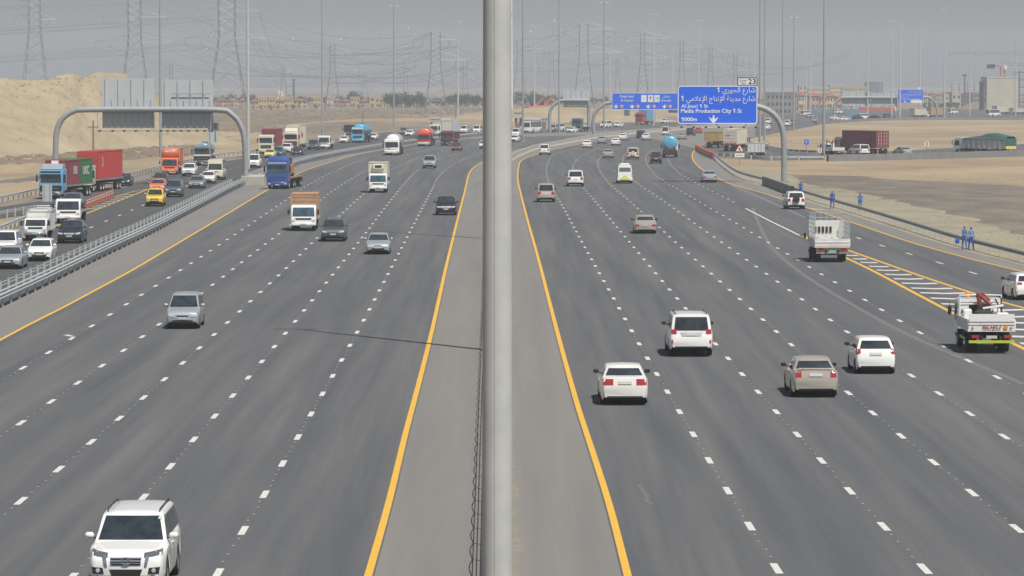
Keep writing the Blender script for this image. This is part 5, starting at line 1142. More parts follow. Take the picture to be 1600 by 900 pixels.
def guardrail(P, label, side=1, step=3.8, group='steel guardrails along the carriageways', m_=None, start=0, post=None, rails=1, hide=lambda p: False):
    """steel beam on posts; side 1 = beam on the right of the posts"""
    P = resample(P, 1.9); c0 = P[0]; root = thing('guardrail', label, 'guardrail', group=group); m_ = m_ or M_galv
    b = MB(); s = side
    prof = [(s * .10, .80), (s * .17, .74), (s * .11, .68), (s * .11, .62), (s * .17, .56), (s * .10, .49), (s * .085, .49), (s * .15, .56), (s * .09, .62), (s * .09, .68), (s * .15, .74), (s * .085, .80)]
    extrude_along(b, P, prof[::s]); b.obj('beam', m_, root)
    if rails > 1:
        b = MB(); extrude_along(b, P, [(.07, .93), (.07, .86), (-.07, .86), (-.07, .93)]); b.obj('top_rail', m_, root)
    Q = resample(P, step); vis = [q for q in Q if q.y > 0]
    key = lambda q: (abs(q.x / q.y) > .14, q.y); near = sorted(vis, key=key)[:96]; ids = {id(q) for q in near}
    mesh = post or POST; rest = MB()
    for q in Q:
        if id(q) in ids: o = link('post', mesh, root); o.location = (q.x, q.y, 0)
        else: rest.box((q.x, q.y, .40), (.13, .10, .80))
    if rest.v: o = rest.obj('post', m_, root); o['kind'] = 'stuff'
    return root
g1 = C['G1']; cut = min(range(len(g1)), key=lambda i: (g1[i] - G(383, 289)).length); cut2 = min(range(len(g1)), key=lambda i: (g1[i] - G(404, 282)).length)
guardrail(g1[:cut], 'steel guardrail beside the outer yellow line, below the gantry leg', 1, rails=2)
guardrail(offset(g1[:cut], -1.5), 'steel guardrail facing the slip road, below the gantry leg', -1)
guardrail(g1[cut2:], 'steel guardrail beside the outer yellow line, beyond the gantry leg', 1)
guardrail(offset(g1[cut2:], -1.5), 'steel guardrail facing the slip road, beyond the gantry leg', -1)
guardrail(curve([(1240, 303.5), (1300, 322), (1350, 337), (1425, 360.5), (1500, 384.3), (1597, 409.5), (1660, 427.5)][::-1], 0, 60), 'long steel guardrail beside the exit lane where workers walk', -1, m_=M_galvd)
guardrail(curve([(1195, 288), (1159, 278), (1138, 266), (1117, 248)], 0), 'short curved steel guardrail behind the orange barrier', -1, m_=M_galvd)
outer = curve([(0, 318), (37, 310), (65, 303), (184, 282), (247, 267.5), (339, 247.5), (379, 243), (430, 236.5), (500, 225.5), (600, 211), (690, 204)], 0, 120)
guardrail(outer, 'steel guardrail on the sand side of the slip road', 1)
guardrail(curve([(0, 367), (42, 350), (86, 335)], 0, 60), 'steel guardrail on the near side of the sandy island', 1)
guardrail(curve([(0, 343), (30, 337), (70, 331), (86, 334)], 0, 60), 'steel guardrail on the far side of the sandy island', -1)
guardrail(curve([(1121, 247), (1170, 250.5), (1230, 251.5), (1290, 251)], 0), 'guardrail with broad pale posts below the cross road', -1, step=4.2, post=POSTL)
guardrail(curve([(1190, 232), (1230, 240), (1290, 243.5)], 0), 'dark guardrail on the upper side of the cross road', -1, m_=M_galvd)
def wall(name, label, P, h, wd, m_, cat='wall', jersey=False, joint=6.0):
    root = thing(name, label, cat); P = resample(P, 2.0); b = MB()
    prof = [(-wd / 2, 0), (-wd / 2, .08), (-wd * .28, .30), (-wd * .2, h), (wd * .2, h), (wd * .28, .30), (wd / 2, .08), (wd / 2, 0)] if jersey else [(-wd / 2, 0), (-wd / 2, h), (wd / 2, h), (wd / 2, 0)]
    extrude_along(b, P, prof); b.obj('barrier_body', m_, root)
    b = MB(); Q = resample(P, joint); t = MB()
    for a, c in zip(Q, Q[1:]):
        d = (c - a).normalized(); extrude_along(t, [a - d * .02, a + d * .02], [(x * 1.03, z * 1.005) for x, z in prof])
    if t.v: o = t.obj('joint', M_dark, root)
    return root
wall('concrete_barrier', 'pale concrete median barrier curving between the two carriageways', sub(C['MD'], 0, 1), .95, .62, M_conclight, 'barrier', True, 12)
wall('concrete_barrier', 'dark concrete barrier section in front of the big sign pole', curve([(1238, 306), (1215, 297), (1193, 289)], 0), 1.05, .35, M_wall, 'barrier', False, 8)
wall('retaining_wall', 'long dark wall hiding the wheels of the cross road lorries', curve([(1293, 252.3), (1340, 251.5), (1400, 250.3), (1500, 247.3), (1600, 244.3), (1700, 240)], 0), 1.05, .4, M_wall)
wall('parapet_wall', 'low dark wall along the upper road above the sand', curve([(1275, 195), (1320, 191.5), (1390, 188.3), (1500, 187.6), (1600, 187.4), (1720, 187)], 0), .9, .4, M_wall)
b = MB(); c = G(394, 288); b.prism([(-6, 0), (-6, 1.0), (6, 1.0), (9, .25), (9, 0)], 1.35, .05); o = b.obj('concrete_plinth', M_conclight); o.location = (c.x, c.y + 2, 0); o.rotation_euler = (0, 0, R(3)); tag(o, 'pale concrete plinth round the gantry leg in the guardrail gap', 'plinth')
# median fence on the barrier (its ladder-like shadow falls on the shoulder)
fr = thing('median_fence', 'dark steel fence with looped top on the median barrier', 'fence')
P = resample([p for p in C['MD'] if 20 < p.y < 330], 3.4); b = MB()
for z in (1.1, 1.42, 1.74, 2.06): b.tube([(p.x, p.y, z) for p in P], .016, 5, M_galvd)
b.obj('wire', M_galvd, fr); pm_ = MB(); pm_.box((0, 0, 1.55), (.05, .05, 1.3)); pm_ = pm_.mesh('post', M_galvd)
for p in P[:98]: o = link('post', pm_, fr); o.location = (p.x, p.y, 0)
b = MB()
for p, q in zip(P, P[1:]):
    b.tube([(p.x + (q.x - p.x) * k / 8, p.y + (q.y - p.y) * k / 8, 2.06 + .26 * math.sin(math.pi * k / 8)) for k in range(9)], .016, 5, M_galvd)
b.obj('looped_top', M_galvd, fr)

# orange plastic barriers at the gore, and delineators on the slip road
ob = mat('orange_plastic', (.62, .10, .04), .55, var=.2, scale=2); Pb = resample(curve([(1088, 233.5), (1095, 238), (1105, 243), (1116, 247.5)], 0), 2.4)
mbm = MB(); mbm.prism([(-1.15, 0), (-1.15, .9), (1.15, .9), (1.15, 0)], .22, .05); mbm = mbm.mesh('plastic_barrier', ob); mbm.materials[0] = ob
for i, p in enumerate(Pb[:-1]):
    d = Pb[i + 1] - p; o = link('plastic_barrier', mbm); q = p + d / 2; o.location = (q.x, q.y, Z_ASPH); o.rotation_euler = (0, 0, math.atan2(-d.x, d.y))
    tag(o, 'orange plastic barrier block in the curved row where the slip road leaves', 'barrier', 'orange plastic barrier blocks at the gore')
cb = MB(); cb.lathe([(.17, 0), (.17, .05), (.07, .07), (.06, .95), (.05, .98), (.001, .98)], 'z', n=10, m=mat('faded_orange', (.50, .12, .07), .6, var=.2))
for z in (.45, .7): cb.lathe([(.072, z), (.07, z + .1)], 'z', n=10, m=M_white)
cb.lathe([(.24, 0), (.24, .04), (.001, .045)], 'z', n=10, m=M_black); cbm = cb.mesh('traffic_post', mat('faded_orange', (.50, .12, .07), .6, var=.2))
for i in range(17):
    t = i / 16; p = G(136 + 40 * t, 325.5 - 16.5 * t); o = link('traffic_post', cbm); o.location = (p.x, p.y, Z_ASPH)
    tag(o, 'orange and white traffic post in the row on the hatched nose', 'traffic post', 'orange and white posts on the slip road hatching')

# ================================================================ LIGHTING MASTS
def tapered(name, pts, m_, parent, n=14):
    b = MB(); V = []; F = []
    for z, r in pts: V += [(r * math.cos(2 * math.pi * k / n), r * math.sin(2 * math.pi * k / n), z) for k in range(n)]
    for i in range(len(pts) - 1):
        for k in range(n): F.append((i * n + k, i * n + (k + 1) % n, (i + 1) * n + (k + 1) % n, (i + 1) * n + k))
    F.append(tuple((len(pts) - 1) * n + k for k in range(n))); b.add(V, F); return b.obj(name, m_, parent, smooth=50)
lum = MB(); lum.rbox((0, 0, 0), (.75, .34, .14), .05, mat('lamp_housing', (.70, .71, .71), .4)); lum.box((0, 0, -.075), (.5, .26, .02), M_lampc); lum = lum.mesh('lamp_head', MATS['lamp_housing'])
def mast(label, u, v, vt=None, r0=.22, m_=None, arms=2, near=False, clear=True):
    p = G(u, v); h = 31.8 if vt is None else (v - vt) / FPX * p.y
    root = thing('lighting_mast', label, 'lighting mast', (p.x, p.y, 0), 0, 'tall lighting masts along the motorway'); m_ = m_ or M_mastd
    tapered('pole', [(0, r0), (h * .33, r0 * .86), (h * .335, r0 * .80), (h * .66, r0 * .68), (h * .665, r0 * .62), (h, r0 * .42)], m_, root, 20 if near else 10)
    b = MB(); b.box((0, 0, .03), (.7, .7, .06)); 
    for a in range(4): b.box((.26 * math.cos(a * 1.57 + .78), .26 * math.sin(a * 1.57 + .78), .1), (.06, .06, .1))
    b.rbox((0, -r0 - .02, 1.1), (.16, .08, .5), .02); b.obj('base_plate', M_galvd, root)
    b = MB(); b.tube([(-.95, 0, h - .05), (.95, 0, h - .05)], .05, 6); b.tube([(0, 0, h - .6), (0, 0, h + .1)], r0 * .5, 8); b.obj('cross_arm', m_, root)
    for sx in (-.75, .75)if arms == 2 else (-1.1, -.4, .4, 1.1):
        o = link('lamp_head', lum, root); o.location = (sx, 0, h)
    return root
# the thick mast in the middle of the frame
root = thing('lighting_mast', 'thick pale lighting mast rising in front of everything on the median', 'lighting mast', (-.19, 48.4, 0), 0, 'tall lighting masts along the motorway')
tapered('pole', [(z, .2085 - .0021 * z) for z in (0, 2, 4, 5, 6, 7, 8, 9, 10, 11, 12, 13, 14, 18, 22, 26, 31.8)], M_mast, root, 48)
b = MB(); b.box((0, 0, .03), (.8, .8, .06)); b.obj('base_plate', M_galvd, root)
b = MB(); b.rbox((0, -.20, 1.2), (.20, .06, .7), .02); b.obj('access_door', M_galvd, root)
b = MB(); pr = lambda z: .2085 - .0021 * z
b.tube([(-.03, -pr(z) * .995, z) for z in (0, 4, 8, 12, 16, 20, 24, 31)], .004, 4); b.obj('weld_seam', M_mast, root)
b = MB(); b.tube([(-.95, 0, 31.7), (.95, 0, 31.7)], .05, 6); b.obj('cross_arm', M_mast, root)
for sx in (-.75, .75): o = link('lamp_head', lum, root); o.location = (sx, 0, 31.8)
MASTS = [
 (776, 549, None, 'second lighting mast on the median, hidden behind the thick one except its shadow'), (777, 374, None, 'third lighting mast on the median, hidden behind the thick one except its shadow'),
 (817, 223, None, 'dark slim mast just beside the thick one'), (873.5, 210, None, 'mast crossing the back of the far sign gantry'), (835, 186, 41, 'mast with lamp head above the coach'), (943.5, 207, 5, 'mast rising beside the curved arm of the lane sign'),
 (953, 178, 53, 'thin far mast left of the lane sign'), (1021, 196, 23, 'mast behind the middle of the lane sign'), (1051, 176, 58, 'thin far mast just left of the big blue sign'), (1091, 190, 33, 'mast above the left part of the big blue sign'),
 (1166, 172, 62, 'thin far mast above the exit number plate'), (1177.5, 184, 43, 'mast between exit plate and the paired masts'), (1187, 225, None, 'near one of the paired masts by the sign edge'), (1194.5, 221, 0, 'second of the paired masts by the sign edge'),
 (1222.5, 214, None, 'tall mast directly above the curved sign arm'), (1240, 204, 28, 'mast between the curved sign arm and the very tall one'), (1259.5, 172, 70, 'thin far mast above the cream blocks'), (1266, 180, 51, 'slim mast near the cream towers'),
 (1268, 150, 102, 'tiny distant mast over the cream blocks'), (1287, 249, None, 'very tall dark mast at the end of the dark wall'), (1339, 163, 78, 'thin far mast before the grey gantry'), (1355.5, 184, 59, 'mast in front of the grey sign gantry'),
 (1375, 152, 97, 'faint far mast over the grey block'), (1393, 186, 34, 'left one of two masts by the far blue sign'), (1406, 187, 40, 'mast crossing the edge of the far blue sign'), (1437, 183, 48, 'mast crossing the other end of the far blue sign'),
 (1449, 172, 65, 'thin mast just beyond the far blue sign'), (1475.5, 184, 15, 'tall pale mast on the upper road'), (1515, 181, 57, 'mast left of the cream hall'), (1532, 170, 68, 'thin mast near the cream hall corner'), (1586.5, 181, 63, 'mast in front of the hall under construction'),
 (251, 245, None, 'dark mast between the two grey sign backs'), (388, 264, None, 'pale mast next to the gantry leg'), (503.5, 212, None, 'mast above the dark off-road car in the queue'), (615.5, 205, 10, 'mast with lamp head above the white tanker'), (715.5, 190, 34, 'mast left of the thick one with small box head'),
]
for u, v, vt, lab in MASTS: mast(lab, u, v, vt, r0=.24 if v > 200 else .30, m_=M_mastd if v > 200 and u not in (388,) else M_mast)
# slender white telecom pole seen against the thick mast
p = G(799, 186); root = thing('telecom_pole', 'slender white telecom pole with antenna cluster beside the thick mast', 'telecom pole', (p.x, p.y, 0)); hh = 186 / FPX * p.y * 1.0
tapered('pole', [(0, .55), (hh * .6, .42), (hh, .3)], mat('white_steel', (.72, .72, .68), .5), root)
b = MB()
for k in range(4): b.rbox((.9 * math.cos(k * 1.57), .9 * math.sin(k * 1.57), hh - 3.0 - (k % 2) * 2), (.35, .35, 1.8), .05); b.tube([(0, 0, hh - 3 - (k % 2) * 2), (.9 * math.cos(k * 1.57), .9 * math.sin(k * 1.57), hh - 3.0 - (k % 2) * 2)], .05, 5)
b.obj('antenna', M_galv, root)

# ================================================================ SIGN GANTRIES
M_sign = mat('sign_blue', (.008, .125, .80), .45); M_signw = mat('sign_white', (.78, .79, .80), .45); M_back = mat('sign_back', (.50, .54, .56), .55, .0, var=.12, scale=.7)
M_black2 = mat('sign_black', (.02, .02, .02), .5)
def arch(px, Y, r, parent, m_=None, name='beam'):
    P = [at(u, v, Y) for u, v in px]; P = [Vector((p.x, Y, max(0, p.z))) for p in P]; Q = resample(catmull(P, 10), .5); b = MB(); b.tube(Q, r, 16, m_ or M_mastd); return b.obj(name, m_ or M_mastd, parent, smooth=60)
def panel(name, u0, v0, u1, v1, Y, m_, parent, th=.10, border=None, rad=.0, ribs=0):
    a, c = at(u0, v1, Y), at(u1, v0, Y); w_, h_ = c.x - a.x, c.z - a.z; cx, cz = (a.x + c.x) / 2, (a.z + c.z) / 2
    o = None
    def plate(w2, h2, y, t, r_):
        b = MB(); pts = []
        for sx, sz, a0 in ((1, 1, 0), (-1, 1, 90), (-1, -1, 180), (1, -1, 270)):
            for k in range(5 if r_ else 1):
                an = R(a0 + (90 * k / 4 if r_ else 0)); pts.append((sx * (w2 / 2 - r_) + (r_ * math.cos(an)), sz * (h2 / 2 - r_) + (r_ * math.sin(an))))
        n = len(pts); V = [(x, y, z) for x, z in pts] + [(x, y + t, z) for x, z in pts]
        b.add(V, [tuple(range(n - 1, -1, -1)), tuple(range(n, 2 * n))] + [(k, (k + 1) % n, n + (k + 1) % n, n + k) for k in range(n)]); return b
    o = plate(w_, h_, 0, th, rad).obj(name, border or m_, parent); o.location = (cx, Y, cz)
    if border: f = plate(w_ - .22, h_ - .22, -.006, .01, max(0, rad - .1) if rad else 0).obj('face', m_, o)
    if ribs:
        for k in range(ribs):
            b = MB(); b.box((-w_ / 2 + w_ * (k + .5) / ribs, -.06, 0), (.09, .12, h_ * .98)); b.obj('rib', M_galvd if k % 2 else M_back, o)
    return o, (lambda u, v: ((u - (u0 + u1) / 2) / FPX * Y, ((v0 + v1) / 2 - v) / FPX * Y)), Y / FPX
def fit_text(s, o, f, k, u, v, wpx, hpx, m_, align='L', y=-.02, bold=0.0):
    """lettering fitted to a width and height measured on the sign"""
    t = text(s, 1.0, (0, 0, 0), m_, o, 'LEFT', name='lettering', bold=bold); xs = [c.co.x for c in t.data.vertices]; zs_ = [c.co.y for c in t.data.vertices]
    if not xs: return t
    w0, h0 = max(xs) - min(xs), max(zs_) - min(zs_); sx = wpx * k / w0; sy = hpx * k / h0; x, z = f(u, v)
    t.scale = (sx, sy, 1); t.location = ((x - min(xs) * sx) if align == 'L' else (x - max(xs) * sx), y, z - min(zs_) * sy); return t
def down_arrow(o, f, u, v, s, m_=None):
    x, z = f(u, v); b = MB(); pts = [(-.06, .5), (.06, .5), (.12, .1), (.5, .32), (.3, -.02), (0, -.35), (-.3, -.02), (-.5, .32), (-.12, .1)]
    b.add([(x + px * s, -.02, z + pz * s) for px, pz in pts] + [(x + px * s, -.008, z + pz * s) for px, pz in pts], [tuple(range(9))[::-1]] + [(i, (i + 1) % 9, 9 + (i + 1) % 9, 9 + i) for i in range(9)]); return b.obj('arrow', m_ or M_signw, o)
# gantry over the slip road, seen from behind
Yg = depth(288.5); g = thing('sign_gantry', 'arched gantry over the slip road with two large grey sign backs', 'sign gantry')
arch([(384, 288.5), (383.5, 245), (381, 212), (374, 192), (362, 179), (344, 172), (240, 171), (130, 171.5), (112, 175), (97, 186), (89, 204), (87, 230), (87, 288.5)], Yg, .34, g)
for (u0, v0, u1, v1, rb) in ((160, 122.5, 241, 200, 8), (253, 124.5, 333, 200.5, 8)):
    a, c = at(u0, v1, Yg + .7), at(u1, v0, Yg + .7); o, f, k = panel('sign_panel', u0, v0, u1, v1, Yg + .7, M_back, g, ribs=0)
    for q in range(rb):
        b = MB(); w_ = c.x - a.x; h_ = c.z - a.z; full = q % 2 == 0; b.box((-w_ / 2 + w_ * (q + .5) / rb, -.08, -h_ * (.0 if full else .2)), (.10, .10, h_ * (.99 if full else .58))); b.obj('rib', M_back, o)
    b = MB(); b.box((0, -.12, -h_ * .18), (w_, .12, .18)); b.obj('cross_rail', M_galvd, o)
panel('side_plate', 325, 192, 341, 222, Yg + .8, M_back, g, ribs=2)
b = MB(); p0, p1 = at(152, 204.5, Yg), at(336, 203.5, Yg); b.tube([(p0.x, Yg - 1.0, p0.z), (p1.x, Yg - 1.0, p1.z)], .05, 6)
for u in (153, 250, 330): q = at(u, 176, Yg); r_ = at(u, 204, Yg); b.tube([(q.x, Yg, q.z), (q.x, Yg - 1.0, r_.z)], .035, 5)
b.obj('lamp_bar', M_galvd, g)
for u in (156, 176, 194, 212, 231, 252, 262, 272, 283, 295, 308, 320, 331):
    q = at(u, 204.5, Yg - 1); b = MB(); b.rbox((q.x, Yg - 1.05, q.z), (.34, .3, .2), .04); b.obj('lamp', M_dark, g)
b = MB(); p0, p1 = at(268, 146.5, Yg), at(328, 146.5, Yg)
b.tube([(p0.x, Yg + .45, p0.z), (p1.x, Yg + .45, p1.z)], .05, 5); b.obj('brace', M_galvd, g)
for u in (384, 87): q = G(u, 288.5); b = MB(); b.box((q.x, Yg, .06), (1.3, 1.3, .12)); b.obj('base_plate', M_galvd, g)
# the big blue exit sign
Ys = depth(284.5); g = thing('sign_gantry', 'curved grey cantilever arm holding the large blue Arabic and English exit sign', 'sign gantry')
arch([(1225, 284.5), (1225, 245), (1224.5, 215), (1221, 197), (1213, 183), (1201, 173), (1186, 167), (1160, 164.5), (1062, 164)], Ys, .36, g)
o, f, k = panel('sign_panel', 1059, 134, 1183.5, 193.5, Ys - .6, M_sign, g, border=M_signw, rad=.32)
fit_text(arabic('شارع الجوري 1'), o, f, k, 1180, 149, 60, 12.5, M_signw, 'R', bold=.02)
fit_text(arabic('شارع مدينة الإنتاج الإعلامي 1'), o, f, k, 1180, 162.5, 116, 13, M_signw, 'R', bold=.02)
fit_text('Al Jouri 1 St', o, f, k, 1064.5, 170, 42, 7.2, M_signw, bold=.02); fit_text('Media Production City 1 St', o, f, k, 1064, 178.3, 95, 8.6, M_signw, bold=.02); fit_text('1000m', o, f, k, 1064.5, 189.3, 24.5, 6.2, M_signw, bold=.02); down_arrow(o, f, 1115, 187.6, 15.5 * k)
o, f, k = panel('exit_plate', 1152, 121, 1183.5, 134, Ys - .6, M_signw, g, border=M_black2, rad=.1)
fit_text('23', o, f, k, 1169, 131.2, 12, 8, M_black2, bold=.015); fit_text(arabic('مخرج'), o, f, k, 1166.5, 128.6, 11, 5, M_black2, 'R', bold=.012); fit_text('EXIT', o, f, k, 1159, 131.5, 7.5, 2.6, M_black2)
b = MB()
for u in (1075, 1120, 1165): q, r_ = at(u, 197, Ys), at(u, 136, Ys); b.box((q.x, Ys - .35, (q.z + r_.z) / 2), (.14, .18, r_.z - q.z))
b.obj('sign_support', M_galvd, g)
b = MB(); p0, p1 = at(1060, 197, Ys), at(1184, 197, Ys); b.box(((p0.x + p1.x) / 2, Ys - 1.2, p0.z), (p1.x - p0.x, .6, .10)); b.obj('catwalk', M_galv, g)
for u in (1064, 1083, 1102, 1122, 1141, 1161, 1180): q = at(u, 198.5, Ys); b = MB(); b.rbox((q.x, Ys - 1.5, q.z), (.3, .3, .22), .04); b.obj('lamp', M_dark, g)
b = MB(); q = G(1225, 284.5); b.box((q.x, Ys, .06), (1.4, 1.4, .12)); b.obj('base_plate', M_galvd, g)
# the lane-direction sign
Y2 = depth(212); g = thing('sign_gantry', 'gantry with wide blue lane-direction sign showing four arrows', 'sign gantry')
arch([(928, 212), (927, 195), (927.5, 183), (932, 173), (942, 165), (957, 160.5), (1062, 159)], Y2, .42, g)
o, f, k = panel('sign_panel', 956, 145, 1064, 171.5, Y2 - .6, M_sign, g, border=M_signw)
fit_text('Dubai Land', o, f, k, 969, 152.5, 21, 4, M_signw, bold=.01); fit_text('Al Sharjah', o, f, k, 969.5, 159.5, 20, 4.2, M_signw, bold=.01); fit_text(arabic('شمال'), o, f, k, 1047, 153.5, 12, 4.6, M_signw, 'R', bold=.01); fit_text('(North)', o, f, k, 1033, 159.5, 15, 4, M_signw, bold=.01)
for i, u in enumerate((1006, 1016.5, 1026.5)):
    x, z = f(u, 154); b = MB(); b.box((x, -.015, z), (8.4 * k, .02, 11 * k)); s_ = b.obj('symbol_plate', M_signw, o)
    b = MB()
    if i == 1: b.box((x, -.03, z + .1), (.12, .01, 1.0)); b.box((x, -.03, z + .25), (.8, .01, .12)); b.box((x, -.03, z - .3), (.35, .01, .09))
    elif i == 2: b.box((x - .25, -.03, z), (.12, .01, .9)); b.box((x + .2, -.03, z + .1), (.45, .01, .6)); b.box((x, -.03, z - .45), (.9, .01, .09))
    else: b.box((x, -.03, z), (.1, .01, .7))
    b.obj('symbol', M_black2 if i == 1 else M_plateg, s_)
for i in range(4):
    u = 962.5 + 25.2 * i; down_arrow(o, f, u, 167, 8 * k); x, z = f(u + 9.2, 166); b = MB()
    b.lathe([(3.1 * k, -.012), (3.1 * k, -.03), (.001, -.03)], 'y', c=(x, 0, z), n=18); d_ = b.obj('prohibition_disc', M_lampr, o); b = MB(); b.lathe([(2.2 * k, -.032), (2.2 * k, -.036), (.001, -.036)], 'y', c=(x, 0, z), n=18); b.obj('disc_face', M_signw, d_); b = MB(); b.box((x, -.045, z), (2.4 * k, .01, 1.3 * k)); b.obj('lorry_symbol', M_black2, d_)
panel('rear_cabinet', 975, 171.5, 984, 181, Y2 + .3, M_back, g)
# grey sign backs beyond
Y3 = depth(207); g = thing('sign_gantry', 'small distant gantry with two rows of grey sign backs', 'sign gantry')
arch([(859.5, 207), (858.5, 185), (861, 170), (868, 162), (878, 157), (921, 157)], Y3, .40, g); arch([(920, 157), (920, 198)], Y3, .45, g, M_mastd, 'leg')
panel('sign_panel', 880, 141.5, 921, 155, Y3 + .5, M_back, g, ribs=5); panel('sign_panel', 880, 158, 921, 165, Y3 + .5, M_back, g, ribs=5)
b = MB(); p0, p1 = at(880, 166.8, Y3), at(921, 166.8, Y3); b.tube([(p0.x, Y3 - .8, p0.z), (p1.x, Y3 - .8, p1.z)], .12, 5); b.obj('lamp_bar', M_dark, g)
Y4 = depth(184); g = thing('sign_gantry', 'wide far gantry over the upper road with grey backs and one blue sign', 'sign gantry')
arch([(1303.5, 184), (1303, 170), (1306, 160), (1313, 154.5), (1322, 152.5), (1400, 152.5), (1444, 151.5), (1455, 154.5), (1462, 162), (1464, 172), (1464, 184)], Y4, .42, g)
panel('sign_panel', 1316, 143.5, 1360, 166, Y4 + .6, M_back, g, ribs=7); panel('sign_panel', 1361, 145, 1402, 165, Y4 + .6, M_back, g, ribs=7)
o, f, k = panel('sign_panel', 1402.5, 139.5, 1443, 161, Y4 - .6, M_sign, g, border=M_signw)
fit_text(arabic('شارع مدينة'), o, f, k, 1440, 145.5, 19, 3.6, M_signw, 'R'); fit_text(arabic('شارع الإنتاج الإعلامي'), o, f, k, 1440, 150, 32, 3.6, M_signw, 'R'); fit_text('Al Jouri St', o, f, k, 1406, 153, 14, 2.6, M_signw); fit_text('Production City St', o, f, k, 1406, 156.4, 30, 2.8, M_signw); down_arrow(o, f, 1414, 158.6, 4 * k)
panel('white_plate', 1423, 156, 1441, 161, Y4 - .9, M_signw, g); panel('exit_plate', 1434, 136.5, 1438, 139.5, Y4 - .6, M_signw, g)

# ================================================================ SMALL SIGNS
def post_sign(label, u, v, top, kind, wpx, hpx=None, cat='road sign', name='road_sign', r=.05):
    p = G(u, v); k = p.y / FPX; g = thing(name, label, cat, (p.x, p.y, 0)); H_ = (v - top) * k; b = MB(); b.tube([(0, 0, 0), (0, 0, H_ - .1)], r, 6); b.obj('post', M_galvd, g); w_ = wpx * k; h_ = (hpx or wpx) * k
    if kind == 'triangle':
        for nm, s_, y, m_ in (('plate', 1, -.07, M_lampr), ('plate_face', .66, -.085, M_signw)):
            b = MB(); cz = H_ - h_ * .62; pts = [(-w_ / 2 * s_, cz - h_ * .38 * s_), (w_ / 2 * s_, cz - h_ * .38 * s_), (0, cz + h_ * .62 * s_)]; b.add([(x, y, z) for x, z in pts] + [(x, y + .02, z) for x, z in pts], [(0, 1, 2), (5, 4, 3), (0, 3, 4, 1), (1, 4, 5, 2), (2, 5, 3, 0)]); b.obj(nm, m_, g)
        b = MB(); b.box((0, -.10, cz - .02), (w_ * .10, .01, h_ * .3)); b.box((w_ * .06, -.10, cz - h_ * .14), (w_ * .14, .01, h_ * .07), rot=Matrix.Rotation(.5, 3, 'Y')); b.obj('symbol', M_black2, g)
    elif kind == 'chevron':
        b = MB(); b.box((0, -.06, H_ - h_ / 2), (w_, .03, h_)); b.obj('plate', M_signw, g); b = MB(); q = w_ * .4; cz = H_ - h_ / 2
        b.add([(x, -.08, z + cz) for x, z in ((-q * .7, h_ * .45), (-q * .05, h_ * .45), (q * .75, 0), (-q * .05, -h_ * .45), (-q * .7, -h_ * .45), (q * .1, 0))], [(0, 5, 2, 1), (5, 4, 3, 2)]); b.obj('chevron_mark', M_lampr, g)
    else:
        m_ = dict(blue=M_sign, back=M_back, white=M_signw)[kind]; b = MB(); b.box((0, -.06, H_ - h_ / 2), (w_, .04, h_)); b.obj('plate', m_, g)
        if kind == 'back':
            for q in (-.3, .3): b = MB(); b.box((w_ * q, -.10, H_ - h_ / 2), (.05, .05, h_)); b.obj('rib', M_galvd, g)
        if kind == 'blue': b = MB(); b.box((0, -.09, H_ - h_ / 2), (w_ * .12, .01, h_ * .6)); b.box((0, -.09, H_ - h_ * .4), (w_ * .5, .01, h_ * .1)); b.obj('symbol', M_signw, g)
    return g
g = post_sign('red-edged warning triangle with white plate on the sandy verge', 1155.5, 258, 224, 'triangle', 17, 14); k = depth(258) / FPX
b = MB(); b.box((0, -.07, (258 - 242.5) * k), (15 * k, .03, 6 * k)); b.obj('text_plate', M_signw, g); b = MB()
for i in range(5): b.box(((-4.5 + 2.2 * i) * k, -.09, (258 - 242.5) * k), (1.3 * k, .01, 1.4 * k))
b.obj('lettering', M_black2, g)
post_sign('small warning triangle beside the far mast pair', 1198, 232, 219, 'triangle', 8, 7); post_sign('tiny warning triangle right of the curved sign arm', 1234, 222, 214.5, 'triangle', 7, 6)
post_sign('small blue road sign on the sand right of the curved arm', 1260, 240, 218, 'blue', 7, 8); post_sign('red and white chevron board beside the tall dark mast', 1281, 246, 231, 'chevron', 6, 8); post_sign('red and white chevron board alone on the sand before the tarpaulin lorry', 1448, 240, 221, 'chevron', 7, 8)
post_sign('grey back of a road sign in front of the blue cab', 74, 324, 288, 'back', 15, 27); post_sign('pale panel back standing at the field beside the dark red tipper', 711, 212, 187, 'back', 13, 20)
def wood_pole(label, u, v, top, arm=14):
    p = G(u, v); k = p.y / FPX; g = thing('utility_pole', label, 'utility pole', (p.x, p.y, 0)); H_ = (v - top) * k; b = MB(); b.tube([(0, 0, 0), (0, 0, H_)], .16, 7, r2=.11); b.obj('pole', M_wood, g); b = MB(); b.box((0, 0, H_ - 1.0), (arm * k, .14, .14)); b.obj('cross_arm', M_wood, g)
    for q in (-.45, 0, .45): b = MB(); b.lathe([(.08, 0), (.10, .12), (.05, .3), (.001, .32)], 'z', c=(arm * k * q, 0, H_ - .93), n=8); b.obj('insulator', M_conclight, g)
wood_pole('brown wooden utility pole with crossarm in front of the sand mound', 146, 262, 188, 17); wood_pole('dark utility pole standing above the light blue tanker', 567, 201, 174, 4); wood_pole('dark utility pole left of the thick mast', 712, 196, 162, 8)
